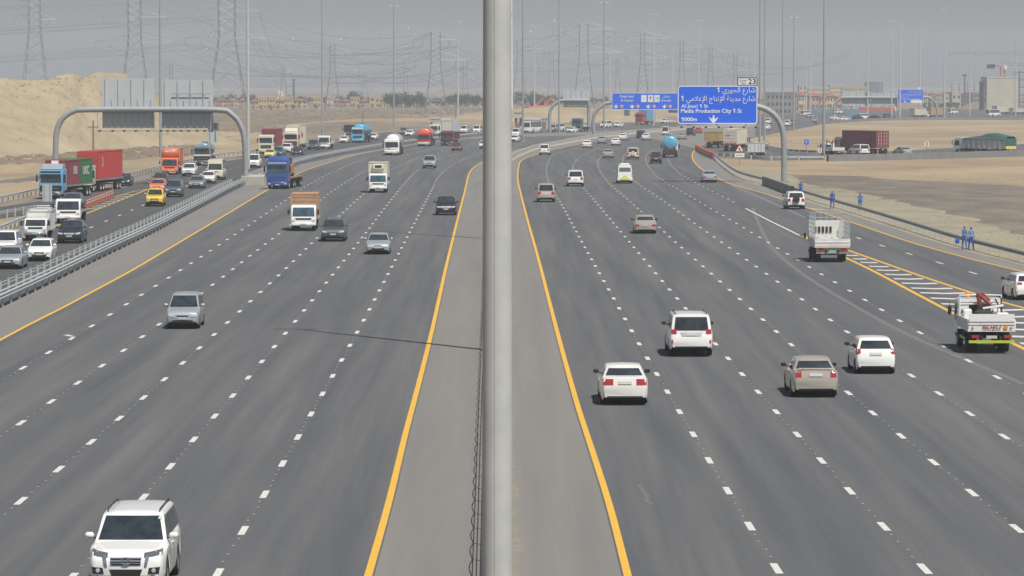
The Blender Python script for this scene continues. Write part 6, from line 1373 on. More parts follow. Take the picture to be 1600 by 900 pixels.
# ================================================================ PYLONS AND WIRES
def pylon(label, u, vb, vt, arms, bw=11, r=.10, group='steel power pylons across the plain', m_=None):
    """lattice tower; arms = [(photo row, half width in px)]; returns the arm tips"""
    p = G(u, vb); k = p.y / FPX; H_ = (vb - vt) * k; g = thing('power_pylon', label, 'pylon', (p.x, p.y, 0), 0, group); m_ = m_ or M_pylon
    w0 = bw * k / 2; waist = H_ * .62; w1 = max(.9, w0 * (.42 if bw > 30 else .3)); wz = lambda z: w0 + (w1 - w0) * min(1, z / waist)
    b = MB(); zs_ = [0]; 
    while zs_[-1] < H_ - 1: zs_.append(min(H_ - .0, zs_[-1] + max(2.0, wz(zs_[-1]) * 1.25)))
    C4 = ((-1, -1), (1, -1), (1, 1), (-1, 1))
    for sx, sy in C4: b.tube([(sx * wz(z), sy * wz(z), z) for z in zs_], r * .85, 4, cap=False)
    for a, c in zip(zs_, zs_[1:]):
        for i in range(4):
            (x0, y0), (x1, y1) = C4[i], C4[(i + 1) % 4]
            b.tube([(x0 * wz(a), y0 * wz(a), a), (x1 * wz(c), y1 * wz(c), c)], r * .7, 3, cap=False); b.tube([(x1 * wz(a), y1 * wz(a), a), (x0 * wz(c), y0 * wz(c), c)], r * .7, 3, cap=False); b.tube([(x0 * wz(c), y0 * wz(c), c), (x1 * wz(c), y1 * wz(c), c)], r * .6, 3, cap=False)
    b.obj('tower', m_, g); tips = []
    for va, hwpx in arms:
        z = (vb - va) * k; L_ = hwpx * k
        for sx in (-1, 1):
            b = MB(); w_ = wz(z); tip = (sx * L_, 0, z); h = min(3.5, L_ * .28)
            for sy in (-1, 1): b.tube([(sx * w_, sy * w_, z), tip], r * 1.0, 3, cap=False); b.tube([(sx * w_, sy * w_, z + h), tip], r * .8, 3, cap=False)
            for q in range(1, 6):
                t = q / 6; x = sx * (w_ + (L_ - w_) * t); hh = h * (1 - t); b.tube([(x, 0, z), (sx * (w_ + (L_ - w_) * (t - .12)), 0, z + h * (1 - t + .12))], r * .6, 3, cap=False)
            b.obj('cross_arm', m_, g)
            b = MB(); 
            for q in (1.0, .62): b.tube([(sx * L_ * q, 0, z), (sx * L_ * q, 0, z - 2.6)], .10, 5)
            b.obj('insulator', M_galvd, g)
            for q in (1.0, .62): tips.append(Vector((p.x + sx * L_ * q, p.y, z - 2.6)))
    tips.append(Vector((p.x, p.y, H_))); return tips
PY = {}
for key, lab, u, vb, vt, arms, bw in [
 ('a', 'big pylon above the sand mound, with a drooping curved head', 55, 166, -28, [(31, 35), (2, 22)], 42), ('b', 'pylon behind the first grey sign back', 211, 168, -4, [(27, 50), (66, 62)], 46), ('c', 'dark spread-legged pylon right of the second grey sign back', 355, 170, -6, [(18, 52), (60, 66)], 60),
 ('d', 'small faint pylon between the two grey sign backs', 268, 163, 98, [(106, 12), (118, 14)], 14), ('e', 'slender orange-grey pylon above the yellow villas', 443, 164, 101, [(112, 18), (128, 20)], 14), ('f', 'pylon standing among the yellow villas', 520, 172, 68, [(82, 32), (110, 40)], 24),
 ('g', 'faint far pylon above the single big tree', 570, 162, 112, [(120, 12), (134, 12)], 12), ('h', 'faint far pylon just left of the tall field pylon', 634, 163, 106, [(116, 14), (130, 14)], 12), ('i', 'tall pylon in the brown field left of the thick mast', 681, 178, 50, [(62, 34), (94, 50)], 34),
 ('j', 'faint pylon close beside the thick mast', 727, 164, 95, [(106, 15), (122, 15)], 12), ('k', 'pylon right behind the slim dark mast', 812, 168, 62, [(76, 38), (104, 30)], 26), ('l', 'pylon with long drooping arms left of the lane sign', 912, 170, 38, [(46, 48), (82, 60)], 32),
 ('m', 'faint pylon above the distant grey sign backs', 862, 162, 80, [(90, 22), (112, 20)], 14), ('n', 'pylon directly above the lane sign', 1004, 168, 50, [(60, 42), (90, 40)], 22), ('o', 'pylon above the gap between lane sign and blue sign', 1065, 166, 64, [(74, 34), (98, 30)], 18),
 ('p', 'pylon above the big blue sign', 1110, 165, 71, [(81, 28), (102, 26)], 16), ('q', 'faint farthest pylon near the exit number plate', 1149, 163, 84, [(92, 20), (110, 18)], 12), ('r', 'faint pylon low between lane sign masts', 965, 162, 92, [(100, 18), (116, 16)], 12)]:
    PY[key] = pylon(lab, u, vb, vt, arms, bw, r=.13 if vt > 60 else .165)
def wire(a, b_, sag=.03, group=None, label=None):
    mb = MB(); L_ = (b_ - a).length; n = 16; P = [a.lerp(b_, i / n) - Vector((0, 0, 4 * sag * L_ * (i / n) * (1 - i / n))) for i in range(n + 1)]
    mb.tube(P, .05, 4, cap=False); o = mb.obj('power_line', M_wire); tag(o, label, 'power line', group)
def span(A, B, lab, sag=.022):
    n = min(len(A), len(B)); g = 'cables ' + lab
    for i in range(0, n, 1 if n <= 9 and 'sign' in lab else 1): wire(A[i], B[i], sag, g, 'sagging power cable ' + lab)
off = lambda T, dx, dy: [t + Vector((dx, dy, 3)) for t in T]
span(off(PY['b'], -420, -500), PY['b'], 'from the photo edge to the pylon behind the first sign'); span(PY['b'], PY['f'], 'from the first sign to the villas pylon'); span(PY['f'], PY['i'], 'from the villas pylon to the field pylon')
span(off(PY['a'], -500, -300), PY['a'], 'from the photo edge to the curved-head pylon'); span(PY['c'], PY['e'], 'from the spread-legged pylon to the orange-grey one'); span(off(PY['c'], -520, -420), PY['c'], 'from the photo edge to the spread-legged pylon')
span(PY['c'], PY['i'], 'from the spread-legged pylon to the field pylon', .03); span(PY['i'], PY['k'], 'behind the thick mast'); span(PY['k'], PY['l'], 'from the slim mast to the long-armed pylon'); span(PY['l'], PY['n'], 'from the long-armed pylon to the one over the lane sign')
span(PY['n'], PY['o'], 'over the lane sign'); span(PY['o'], PY['p'], 'over the big blue sign'); span(PY['p'], PY['q'], 'from the blue sign to the farthest pylon'); span(PY['q'], [G(1330, 160) + Vector((0, 0, 28 + i)) for i in range(9)], 'from the farthest pylon to the cream blocks')

# ================================================================ BIRDS
M_bird = mat('white_feathers', (.82, .82, .80), .7); M_birdd = mat('dark_feathers', (.06, .055, .05), .8)
def bird_mesh(nm, m_, a):
    b = MB(); b.lathe([(.001, -.26), (.05, -.2), (.085, -.05), (.08, .08), (.05, .2), (.055, .25), (.03, .3), (.001, .36)], 'y', n=8); b.add([(-.03, -.24, 0), (.03, -.24, 0), (.09, -.40, 0), (-.09, -.40, 0)], [(0, 1, 2, 3)])
    for s in (-1, 1): b.add([(s * .05, .12, .02), (s * .35, .17, .02 + a * .5), (s * .75, -.02, a), (s * .36, -.06, .02 + a * .5), (s * .05, -.10, .02)], [(0, 1, 3, 4), (1, 2, 3)] if s > 0 else [(4, 3, 1, 0), (3, 2, 1)])
    return b.mesh(nm, m_)
BM = [bird_mesh('gull_body', M_bird, a) for a in (.22, -.12, .05)]; BD = [bird_mesh('dark_bird_body', M_birdd, a) for a in (.2, -.1)]
for u, v in [(400 + 98 / 4, 1), (434, 6), (466, 22), (460, 46), (437, 60), (458, 61), (532, 61), (549.5, 57), (564, 50), (586, 76), (632.5, 73), (638, 44), (649, 54), (634, 87), (633, 98), (687, 53), (722, 45), (719, 90), (611, 8), (612.5, 11), (543, 105),
             (842, 17), (860, 31), (866, 33), (850, 42), (829, 49), (835, 40), (809, 49), (885, 45), (914, 50), (959, 32), (971, 55), (982, 65), (986.5, 65), (993, 74), (938, 68), (1000, 57), (1039, 55), (152, 9), (324, 31), (31, 89), (322, 77), (288, 104), (120, 22), (560, 12)]:
    q = at(u, v, rnd.uniform(900, 1250)); o = link('gull', rnd.choice(BM)); o.location = q; o.rotation_euler = (rnd.uniform(-.3, .3), rnd.uniform(-.5, .5), rnd.uniform(0, 6.3)); o.scale = (.75,) * 3; tag(o, 'white gull flying in the hazy sky between the power lines', 'bird', 'white gulls in the sky')
for u, v in [(514.5, 39), (82, 14), (95, 14), (170, 10), (266, 7), (287, 40), (594, 54), (606, 55), (407, 31), (505, 54), (485, 65), (730, 10)]:
    q = at(u, v, rnd.uniform(800, 1000)); o = link('dark_bird', rnd.choice(BD)); o.location = q; o.rotation_euler = (rnd.uniform(-.3, .3), rnd.uniform(-.5, .5), rnd.uniform(0, 6.3)); o.scale = (.55,) * 3; tag(o, 'small dark bird in the hazy sky', 'bird', 'dark birds in the sky')

# ================================================================ PEOPLE
M_skin = mat('skin', (.20, .105, .065), .6); M_hair = mat('black_hair', (.012, .010, .009), .7); M_cov = mat('blue_coverall', (.03, .12, .50), .8, var=.3, scale=6); M_cov2 = mat('faded_blue_coverall', (.08, .21, .50), .8, var=.3, scale=6); M_cov3 = mat('pale_blue_shirt', (.20, .30, .55), .8, var=.2, scale=6); M_boot = mat('boots', (.02, .018, .016), .7)
def person(label, u, v, face, cloth, pose=0, legcloth=None, arm=(0, 0)):
    """continuous skinned figure about 1.72 m tall, feet on the ground"""
    p = G(u, v); legcloth = legcloth or cloth
    st = [.16, -.12] if pose == 1 else ([.05, -.03] if pose == 0 else [.10, -.08])
    V = [(0, 0, .95), (0, .01, 1.12), (0, .01, 1.30), (0, 0, 1.44), (0, .01, 1.52), (0, .02, 1.60), (0, .02, 1.68)]; E = [(0, 1), (1, 2), (2, 3), (3, 4), (4, 5), (5, 6)]; Rr = [.145, .135, .155, .10, .052, .088, .078]
    def chain(start, pts, rs):
        pr = start
        for q, r_ in zip(pts, rs): V.append(q); Rr.append(r_); E.append((pr, len(V) - 1)); pr = len(V) - 1
        return pr
    for s, dy in ((-1, st[0]), (1, st[1])):
        chain(0, [(s * .095, 0, .86), (s * .11, dy * .6 + .02, .50), (s * .115, dy, .11), (s * .115, dy + .02, .055), (s * .12, dy + .15, .04)], [.10, .072, .050, .048, .042])
    for i, s in enumerate((-1, 1)):
        a = arm[i]; e = (s * .235, .01 + .05 * a, 1.13); w_ = (s * (.235 - .06 * a), .06 + .20 * a, .90 + .22 * a); h = (s * (.232 - .08 * a), .08 + .26 * a, .83 + .24 * a)
        wi = chain(3, [(s * .17, 0, 1.41), e, w_, h], [.062, .045, .032, .036])
        for k in range(4):
            bx = h[0] + s * .0; d = (k - 1.5) * .020
            chain(wi, [(bx, h[1] + d, h[2] - .045), (bx - s * .006, h[1] + d + .008, h[2] - .085 + abs(k - 1.3) * .007)], [.0095, .008])
        chain(wi, [(h[0] - s * .025, h[1] + .030, h[2] - .01), (h[0] - s * .03, h[1] + .05, h[2] - .045)], [.011, .009])
    me = bpy.data.meshes.new('person'); me.from_pydata(V, E, []); o = bpy.data.objects.new('tmp', me); COL.objects.link(o)
    md = o.modifiers.new('s', 'SKIN'); md.use_smooth_shade = True
    for i, r_ in enumerate(Rr): me.skin_vertices[0].data[i].radius = (r_, r_ * (.72 if i in (0, 1, 2, 3) else 1))
    me.skin_vertices[0].data[0].use_root = True
    ms = o.modifiers.new('d', 'SUBSURF'); ms.levels = 1; ms.render_levels = 1
    dg = bpy.context.evaluated_depsgraph_get(); m2 = bpy.data.meshes.new_from_object(o.evaluated_get(dg)); bpy.data.objects.remove(o)
    # face: nose, ears, brow pushed out of the same mesh
    m2.materials.clear()
    for q in (M_skin, cloth, legcloth, M_boot, M_hair): m2.materials.append(q)
    for f in m2.polygons:
        c = f.center; arm_ = abs(c.x) > .2
        f.material_index = 4 if c.z > 1.625 and (c.y < .05 or c.z > 1.70) else 0 if c.z > 1.475 else 3 if c.z < .10 else 0 if (arm_ and c.z < (.88 + .2 * max(arm))) else 1 if c.z > .92 or arm_ else 2
        f.use_smooth = True
    m2.name = 'person'; g = link('person', m2); g.location = (p.x, p.y, Z_GRAV + .003); g.rotation_euler = (0, 0, R(face)); tag(g, label, 'person', 'road workers in blue')
    b = MB(); b.lathe([(.001, -.018), (.014, -.012), (.010, .02), (.001, .03)], 'z', c=(0, .118, 1.605), n=6)
    b.obj('nose', M_skin, g, smooth=60)
    for s in (-1, 1):
        b = MB(); b.rbox((s * .092, .02, 1.61), (.02, .045, .06), .009); b.obj('ear', M_skin, g)
        b = MB(); b.lathe([(.001, .0), (.011, .003), (.001, .012)], 'y', c=(s * .034, .098, 1.632), n=6); b.obj('eye', M_hair, g)
    b = MB(); b.box((0, .105, 1.568), (.045, .012, .009)); b.obj('mouth', M_lampr, g)
    b = MB(); b.box((0, .0, .955), (.31, .24, .04)); b.obj('belt', M_cov, g) if legcloth is cloth else b.obj('belt', M_boot, g)
    return g
person('worker in blue, hand at his face, behind the rail near the spare-wheel car', 1251, 308, 200, M_cov, 0, arm=(.9, .2))
person('worker in bright blue coveralls seen from behind, walking alone at the guardrail', 1300.5, 326, 8, M_cov, 1, arm=(.1, .1))
person('worker in lighter blue standing behind the guardrail, head bare', 1344, 329, 190, M_cov2, 0, arm=(.3, .1))
person('worker in pale blue carrying a bag, left of the walking pair', 1506.5, 389.8, 215, M_cov2, 2, arm=(.2, .6))
person('worker in deep blue trousers and pale shirt, right of the walking pair', 1517, 391, 205, M_cov3, 1, legcloth=M_cov, arm=(.1, .4))
p = G(1505, 389.8); b = MB(); b.rbox((0, 0, .18), (.30, .16, .36), .05); b.tube([(-.08, 0, .35), (0, 0, .55), (.08, 0, .35)], .012, 5); o = b.obj('tool_bag', M_cov); o.location = (p.x - .42, p.y + .1, Z_GRAV + .42); tag(o, 'dark blue bag held by the worker in pale blue', 'bag')
# small figures by the distant road works
# ================================================================ BUILDINGS, TREES, FAR CLUTTER
BC = dict(yellow=(.56, .44, .24), cream=(.60, .52, .36), sand=(.50, .41, .28), pink=(.52, .36, .27), grey=(.27, .27, .265), dgrey=(.15, .16, .17), white=(.66, .66, .63), hall=(.58, .55, .43), blockw=(.48, .49, .49))
M_roof = mat('red_roof', (.36, .12, .08), .8, var=.25, scale=.5); M_win = mat('window_dark', (.04, .045, .05), .2)
def bmat(c): return mat('render_' + c, BC[c], .9, var=.15, scale=.25)
def house(label, u0, u1, vb, vt, c, roof='flat', floors=2, n=3, group=None, name='house', cat='house', depth_=9.0, turn=0, parts=True, Y=None, towers=0):
    Y = Y or depth(vb); k = Y / FPX; W_ = (u1 - u0) * k; H_ = (vb - vt) * k; x = ((u0 + u1) / 2 - 800) * k; g = thing(name, label, cat, (x, Y + depth_ / 2, 0), R(turn), group); m_ = bmat(c)
    rh = H_ * .22 if roof != 'flat' else 0; hb_ = H_ - rh; b = MB(); b.box((0, 0, hb_ / 2), (W_, depth_, hb_)); b.obj('wall', m_, g)
    if roof == 'flat': 
        b = MB()
        for sx, sy, dx, dy in ((0, -1, W_ + .2, .25), (0, 1, W_ + .2, .25), (-1, 0, .25, depth_), (1, 0, .25, depth_)): b.box((sx * W_ / 2, sy * depth_ / 2, hb_ + .25), (dx, dy, .6))
        b.obj('parapet', m_, g)
    else:
        b = MB(); a, d = W_ / 2 + .4, depth_ / 2 + .4; r_ = max(.3, W_ / 2 - depth_ / 2) if W_ > depth_ else .3
        b.add([(-a, -d, hb_), (a, -d, hb_), (a, d, hb_), (-a, d, hb_), (-r_, 0, H_), (r_, 0, H_)], [(0, 1, 5, 4), (1, 2, 5), (2, 3, 4, 5), (3, 0, 4), (3, 2, 1, 0)]); b.obj('roof', M_roof, g)
    fh = hb_ / floors
    if parts:
        for f in range(floors):
            for i in range(n):
                wx = -W_ / 2 + W_ * (i + .5) / n; b = MB(); b.box((wx, -depth_ / 2 - .02, fh * (f + .5)), (min(1.6, W_ / n * .45), .12, fh * .42)); b.obj('window', M_win, g)
        b = MB(); b.box((-W_ * .1, -depth_ / 2 - .03, 1.1), (1.1, .14, 2.2)); b.obj('door', M_wood, g)
    for q in range(towers):
        b = MB(); b.box((-W_ / 2 + W_ * (q + .5) / towers, 0, hb_ + 1.0), (W_ / towers * .45, depth_ * .5, 2.0)); b.obj('stair_tower', m_, g)
    return g
# yellow villa rows on the left of the plain
spec = [(336, 356, 167, 154, 'pink', 'hip'), (357, 372, 167, 154, 'yellow', 'hip'), (373, 385, 168, 154, 'sand', 'hip'), (392, 404, 171, 155, 'yellow', 'hip'), (404, 417, 171.5, 153, 'yellow', 'flat'), (418, 430, 171, 153, 'yellow', 'flat'), (431, 443, 170.5, 154, 'cream', 'hip'), (444, 457, 170, 153, 'yellow', 'flat'), (458, 480, 169, 154, 'yellow', 'hip'),
        (489, 502, 168, 152, 'yellow', 'flat'), (511, 522, 168, 152, 'cream', 'flat'), (523, 534, 168, 154, 'pink', 'hip'), (535, 547, 168, 155, 'yellow', 'hip'), (548, 562, 168, 153, 'yellow', 'flat'), (563, 575, 168, 155, 'sand', 'hip'), (587, 604, 168, 154, 'yellow', 'flat')]
wh = ['at the start of the yellow villa row', 'second in the yellow villa row, red roofed', 'sand-coloured and low beside the slim mast', 'first of the long terrace right of the gantry', 'with flat parapet in the long terrace', 'third of the long terrace', 'pale with red roof in the long terrace', 'with flat top near the dark lamp column', 'at the end of the long terrace',
      'standing alone beside the villas mast', 'pale villa just behind the villas pylon', 'pinkish villa beside the villas pylon', 'red-roofed villa right of the villas pylon', 'wide flat villa in the row before the trees', 'sand-coloured villa with red roof before the trees', 'yellow villa at the edge of the dark trees']
for (u0, u1, vb, vt, c, rf), w_ in zip(spec, wh): house('two-storey villa ' + w_, u0, u1, vb, vt, c, rf, 2, 3, 'villas along the far side of the plain', 'villa', 'villa')
b_ = house('tall yellow gatehouse tower with dark arch beside the yellow villas', 577.5, 587, 168.5, 151, 'yellow', 'flat', 2, 1, 'villas along the far side of the plain', 'gatehouse', 'building')
g = thing('domed_building', 'small pale domed building above the yellow villa roofs', 'building', tuple(G(438, 163))); k = depth(163) / FPX; b = MB(); b.lathe([(2.2, 4.5), (2.1, 6), (1.4, 7.4), (.001, 8.2)], 'z', n=16); b.obj('dome', bmat('cream'), g, smooth=60); b = MB(); b.box((0, 0, 2.3), (6, 6, 4.6)); b.obj('wall', bmat('cream'), g)
# right-hand side
house('grey unfinished concrete house with black window holes', 1197, 1243, 179, 146, 'grey', 'flat', 3, 7, None, 'unfinished_house', 'building', 12)
for i, (u0, u1, vb, vt, c, rf, w_) in enumerate([(1247, 1261, 171, 143, 'cream', 'hip', 'cream villa with red roof right of the grey unfinished house'), (1263, 1279, 171, 144, 'pink', 'hip', 'pinkish villa with red roof by the slim mast'), (1280, 1291, 171, 147, 'sand', 'hip', 'narrow sand-coloured villa touching the very tall mast'), (1291, 1306, 170, 145, 'cream', 'hip', 'cream villa with red roof by the far gantry leg'),
        (1307, 1322, 170, 148, 'pink', 'hip', 'pink villa under the grey sign backs'), (1323, 1340, 170, 149, 'cream', 'flat', 'cream villa under the grey sign backs'), (1362, 1372, 170, 154, 'cream', 'hip', 'low cream villa right of the slim mast pair'), (1377, 1390, 170, 155, 'cream', 'flat', 'flat cream villa before the far blue sign')]):
    house(w_, u0, u1, vb, vt, c, rf, 2, 3, 'red-roofed villas behind the upper road', 'villa', 'villa')
house('tall cream stair block at the start of the cream apartments', 1248, 1260, 162, 134.5, 'cream', 'flat', 4, 2, 'cream apartment blocks', 'apartment_building', 'building', 12); house('long low cream apartment block with dark top', 1261, 1295, 162, 138, 'cream', 'flat', 4, 9, 'cream apartment blocks', 'apartment_building', 'building', 12)
house('higher cream apartment block right of the very tall mast', 1296, 1314, 161, 134.5, 'cream', 'flat', 4, 5, 'cream apartment blocks', 'apartment_building', 'building', 12); house('yellowish long apartment block with bright end', 1315, 1356, 161, 137, 'yellow', 'flat', 4, 10, 'cream apartment blocks', 'apartment_building', 'building', 12)
house('hazy grey block far behind the cream apartments', 1353, 1379, 152, 129, 'dgrey', 'flat', 5, 6, None, 'office_building', 'building', 20)
house('huge windowless cream hall beside the tower crane', 1541, 1590, 172, 122, 'hall', 'flat', 1, 1, None, 'industrial_hall', 'building', 22, parts=False); house('dark narrow annex stuck to the cream hall', 1536, 1541, 172, 129, 'dgrey', 'flat', 4, 1, None, 'annex_building', 'building', 16)
house('pale grey windowless block before the cream hall', 1487, 1500.5, 168, 146, 'blockw', 'flat', 2, 2, None, 'office_building', 'building', 14); house('dark glassy block beside the pale grey block', 1501, 1517, 168, 148, 'dgrey', 'flat', 3, 4, None, 'office_building', 'building', 14); house('grey-green block between dark block and hall', 1518, 1533, 168, 146, 'grey', 'flat', 3, 4, None, 'office_building', 'building', 14)
house('small cream cabin left of the pale grey block', 1476, 1482, 167, 149, 'cream', 'flat', 2, 1, None, 'cabin', 'building'); house('grey low block right of the far blue sign', 1451, 1462, 168, 152, 'grey', 'flat', 2, 3, None, 'office_building', 'building')
for i in range(9):
    u = 1440 + i * 11.2; house(f'far red-roofed villa {["just right of the blue sign","second from the blue sign","with a taller gable","partly behind the white mast","behind the pale grey block","above the dark block","between the thin masts","right of the thin masts","last before the cream hall"][i]}', u, u + 9.5, 158, 141 + (i % 3) * 2, 'pink' if i % 2 else 'sand', 'hip', 2, 2, 'distant red-roofed villas', 'villa', 'villa')
for i, (u0, u1, vt) in enumerate([(1487, 1497, 129), (1499, 1505, 131), (1512, 1520, 128), (1522, 1530, 130)]): house(['hazy pale tower cluster, first block', 'hazy pale narrow block', 'hazy pale block with highest top', 'hazy pale block next to the thin mast'][i], u0, u1, 148, vt, 'blockw', 'flat', 4, 3, 'hazy far blocks', 'apartment_building', 'building', 14)
# building under construction with open floors
Y = depth(172); k = Y / FPX; x0 = (1590.5 - 800) * k; g = thing('construction_frame', 'dark concrete building frame under construction beside the cream hall', 'building', (x0, Y, 0)); fm = bmat('dgrey')
for f in range(5): b = MB(); b.box((9, 9, 3.4 * (f + 1)), (18, 16, .35)); b.obj('floor_slab', fm, g)
for i in range(5):
    for j in range(2): b = MB(); b.box((.4 + i * 4.3, .5 + j * 14, 8.8 + (1.8 if i % 2 else 0)), (.6, .6, 17.6 + (3.6 if i % 2 else 0))); b.obj('column', fm, g)
def crane(label, u, vb, vt, u_left, u_right, vj, orange):
    Y = depth(vb); k = Y / FPX; g = thing('tower_crane', label, 'crane', ((u - 800) * k, Y, 0)); mo = mat('crane_orange', (.50, .16, .06), .6) if orange else M_pylon; b = MB(); w_ = 1.0; H_ = (vb - vj) * k; n = int(H_ / 2.2)
    for sx, sy in ((-1, -1), (1, -1), (1, 1), (-1, 1)): b.tube([(sx * w_, sy * w_, 0), (sx * w_, sy * w_, H_)], .16, 4)
    for q in range(n):
        z0, z1 = H_ * q / n, H_ * (q + 1) / n
        for s in (-1, 1): b.tube([(-w_ * s, -w_, z0), (w_ * s, -w_, z1)], .11, 3); b.tube([(-w_, -w_ * s, z0), (-w_, w_ * s, z1)], .11, 3)
        b.tube([(-w_, -w_, z1), (w_, -w_, z1)], .10, 3)
    b.obj('tower', mo, g); top = (vb - vt) * k; b = MB(); b.tube([(0, 0, H_), (0, 0, top)], .25, 5); b.obj('apex', M_conclight, g)
    a, c = (u_left - u) * k, (u_right - u) * k; b = MB(); b.tube([(0, 0, H_ + .2), (c, 0, H_ + .2)], .16, 4); b.tube([(0, 0, H_ + 1.6), (c, 0, H_ + 1.0)], .13, 4); nn = 14
    for q in range(nn): b.tube([(c * q / nn, 0, H_ + .2), (c * (q + .5) / nn, 0, H_ + 1.5), (c * (q + 1) / nn, 0, H_ + .2)], .08, 3)
    b.obj('jib', M_pylon, g); b = MB(); b.tube([(0, 0, H_ + .2), (a, 0, H_ + .4)], .3, 4); b.tube([(a, 0, H_ + .6), (0, 0, top), (c * .6, 0, H_ + 1.2)], .06, 3); b.obj('counter_jib', mo, g)
    b = MB(); b.rbox((a * .72, 0, H_ - .3), (abs(a) * .5, 1.4, 2.2), .1); b.obj('counterweight', M_dark, g); b = MB(); b.rbox((1.4, -1, H_ - 1.0), (1.6, 1.6, 2.2), .15); b.obj('cabin', M_signw, g)
crane('orange tower crane in front of the huge cream hall', 1565, 166, 90, 1540, 1640, 103, True); crane('pale tower crane jib reaching in over the cream hall', 1655, 166, 70, 1690, 1480, 85, False)
# blue hoarding and red-white barriers along the upper road
bl = mat('blue_hoarding', (.14, .27, .40), .7, var=.2, scale=.3)
for i, (u0, u1, vb, h, lab) in enumerate([(1264, 1290, 176, 7, 'blue site hoarding left of the very tall mast'), (1291, 1308, 177, 7, 'grey-blue site hoarding right of the very tall mast'), (1309, 1344, 178, 8, 'bright blue site hoarding below the grey sign backs')]):
    Y = depth(vb); k = Y / FPX; g = thing('site_hoarding', lab, 'fence', ((u0 + u1 - 1600) / 2 * k, Y, 0)); n = 6; W_ = (u1 - u0) * k
    for q in range(n): b = MB(); b.box((-W_ / 2 + W_ * (q + .5) / n, 0, h * k / 2), (W_ / n - .08, .08, h * k)); b.obj('hoarding_sheet', bl, g)
rw = [mat('barrier_red', (.45, .12, .08), .6), M_signw]
for i in range(26):
    p = G(1345 + i * 2.1, 174 - (i % 2) * .5); b = MB(); b.prism([(-.9, 0), (-.5, 1.9), (.5, 1.9), (.9, 0)], .8, .05); o = b.obj('plastic_barrier', rw[i % 2]); o.location = (p.x, p.y, 0); o.rotation_euler = (0, 0, 1.57); tag(o, ('red' if i % 2 == 0 else 'white') + ' plastic barrier block in the far mixed row below the blue sign', 'barrier', 'far ' + ('red' if i % 2 == 0 else 'white') + ' barrier blocks')
# ---- trees
M_leaf = mat('foliage', (.055, .085, .05), .9, var=.45, scale=.6); M_trunk = mat('bark', (.14, .10, .07), .9)
def crown_mesh(seed, H_, rad, n=520):
    r_ = random.Random(seed); b = MB(); cl = [(r_.uniform(-.55, .55) * rad, r_.uniform(-.55, .55) * rad, H_ * r_.uniform(.16, .85), rad * r_.uniform(.35, .6)) for _ in range(9)]
    for _ in range(n):
        cx, cy, cz, cr = r_.choice(cl); d = Vector((r_.gauss(0, 1), r_.gauss(0, 1), r_.gauss(0, .8))).normalized() * cr * r_.uniform(.5, 1.05); c = Vector((cx, cy, cz)) + d; s = r_.uniform(.16, .42) * (rad / 3) ** .5
        a, e = Vector((r_.gauss(0, 1), r_.gauss(0, 1), r_.gauss(0, 1))).normalized(), Vector((r_.gauss(0, 1), r_.gauss(0, 1), r_.gauss(0, 1))).normalized(); e = a.cross(e).normalized()
        b.add([c - a * s, c + e * s * .8, c + a * s, c - e * s * .8], [(0, 1, 2, 3)])
    return b.mesh('crown', M_leaf)
def trunk_mesh(seed, H_):
    r_ = random.Random(seed); b = MB(); b.tube([(0, 0, 0), (.1, .05, H_ * .25), (.0, .1, H_ * .6)], .22, 6, r2=.09)
    for _ in range(5): a = r_.uniform(0, 6.28); b.tube([(.05, .05, H_ * r_.uniform(.25, .45)), (math.cos(a) * 1.1, math.sin(a) * 1.1, H_ * r_.uniform(.55, .75))], .09, 5, r2=.03)
    return b.mesh('trunk', M_trunk)
TR = [(crown_mesh(i, 7.5, 3.4 + .4 * (i % 3)), trunk_mesh(i, 7.5)) for i in range(5)]
def tree(u, vb, hpx, label, group, i):
    p = G(u, vb); s = hpx * p.y / FPX / 7.2; g = thing('bushy_tree', label, 'tree', (p.x, p.y, 0), rnd.uniform(0, 6), group); g.scale = (s, s, s); link('crown', TR[i % 5][0], g); link('trunk', TR[i % 5][1], g)
row = []
for u in range(606, 662, 5): row.append((u + rnd.uniform(-2, 2), 168.5, rnd.uniform(18, 24), 'dark tree in the dense clump between the villas and the field pylon', 'dark trees between villas and field pylon'))
for u in range(697, 752, 5): row.append((u + rnd.uniform(-2, 2), 166.5, rnd.uniform(16, 21), 'dark tree in the row just left of the thick mast', 'dark trees left of the thick mast'))
for u in range(664, 696, 7): row.append((u, 166, rnd.uniform(11, 16), 'lower tree behind the legs of the field pylon', 'trees behind the field pylon'))
for u in range(806, 866, 5): row.append((u + rnd.uniform(-2, 2), 165, rnd.uniform(14, 22), 'dark tree in the row right of the thick mast', 'dark trees right of the thick mast'))
for u in range(868, 956, 8): row.append((u + rnd.uniform(-2, 2), 163, rnd.uniform(9, 14), 'hazy tree behind the distant grey sign backs', 'hazy trees behind the distant sign backs'))
for u in range(335, 400, 7): row.append((u + rnd.uniform(-2, 2), 163, rnd.uniform(10, 16), 'hazy tree behind the first villas', 'hazy trees behind the first villas'))
for u in range(405, 480, 12): row.append((u + rnd.uniform(-3, 3), 163, rnd.uniform(9, 14), 'hazy tree behind the long terrace', 'hazy trees behind the long terrace'))
for u in range(480, 548, 8): row.append((u + rnd.uniform(-3, 3), 162, rnd.uniform(9, 14), 'hazy tree behind the villas pylon', 'hazy trees behind the villas pylon'))
for u in (549, 553, 557): row.append((u, 164, 21, 'tall rounded tree above the yellow villas', 'tall rounded trees above the villas'))
for u in range(563, 604, 7): row.append((u + rnd.uniform(-3, 3), 162, rnd.uniform(9, 13), 'hazy tree behind the gatehouse villas', 'hazy trees behind the gatehouse'))
for u in range(960, 1200, 11): row.append((u + rnd.uniform(-4, 4), 161, rnd.uniform(7, 12), 'hazy tree in the long line behind the signs', 'hazy trees behind the signs'))
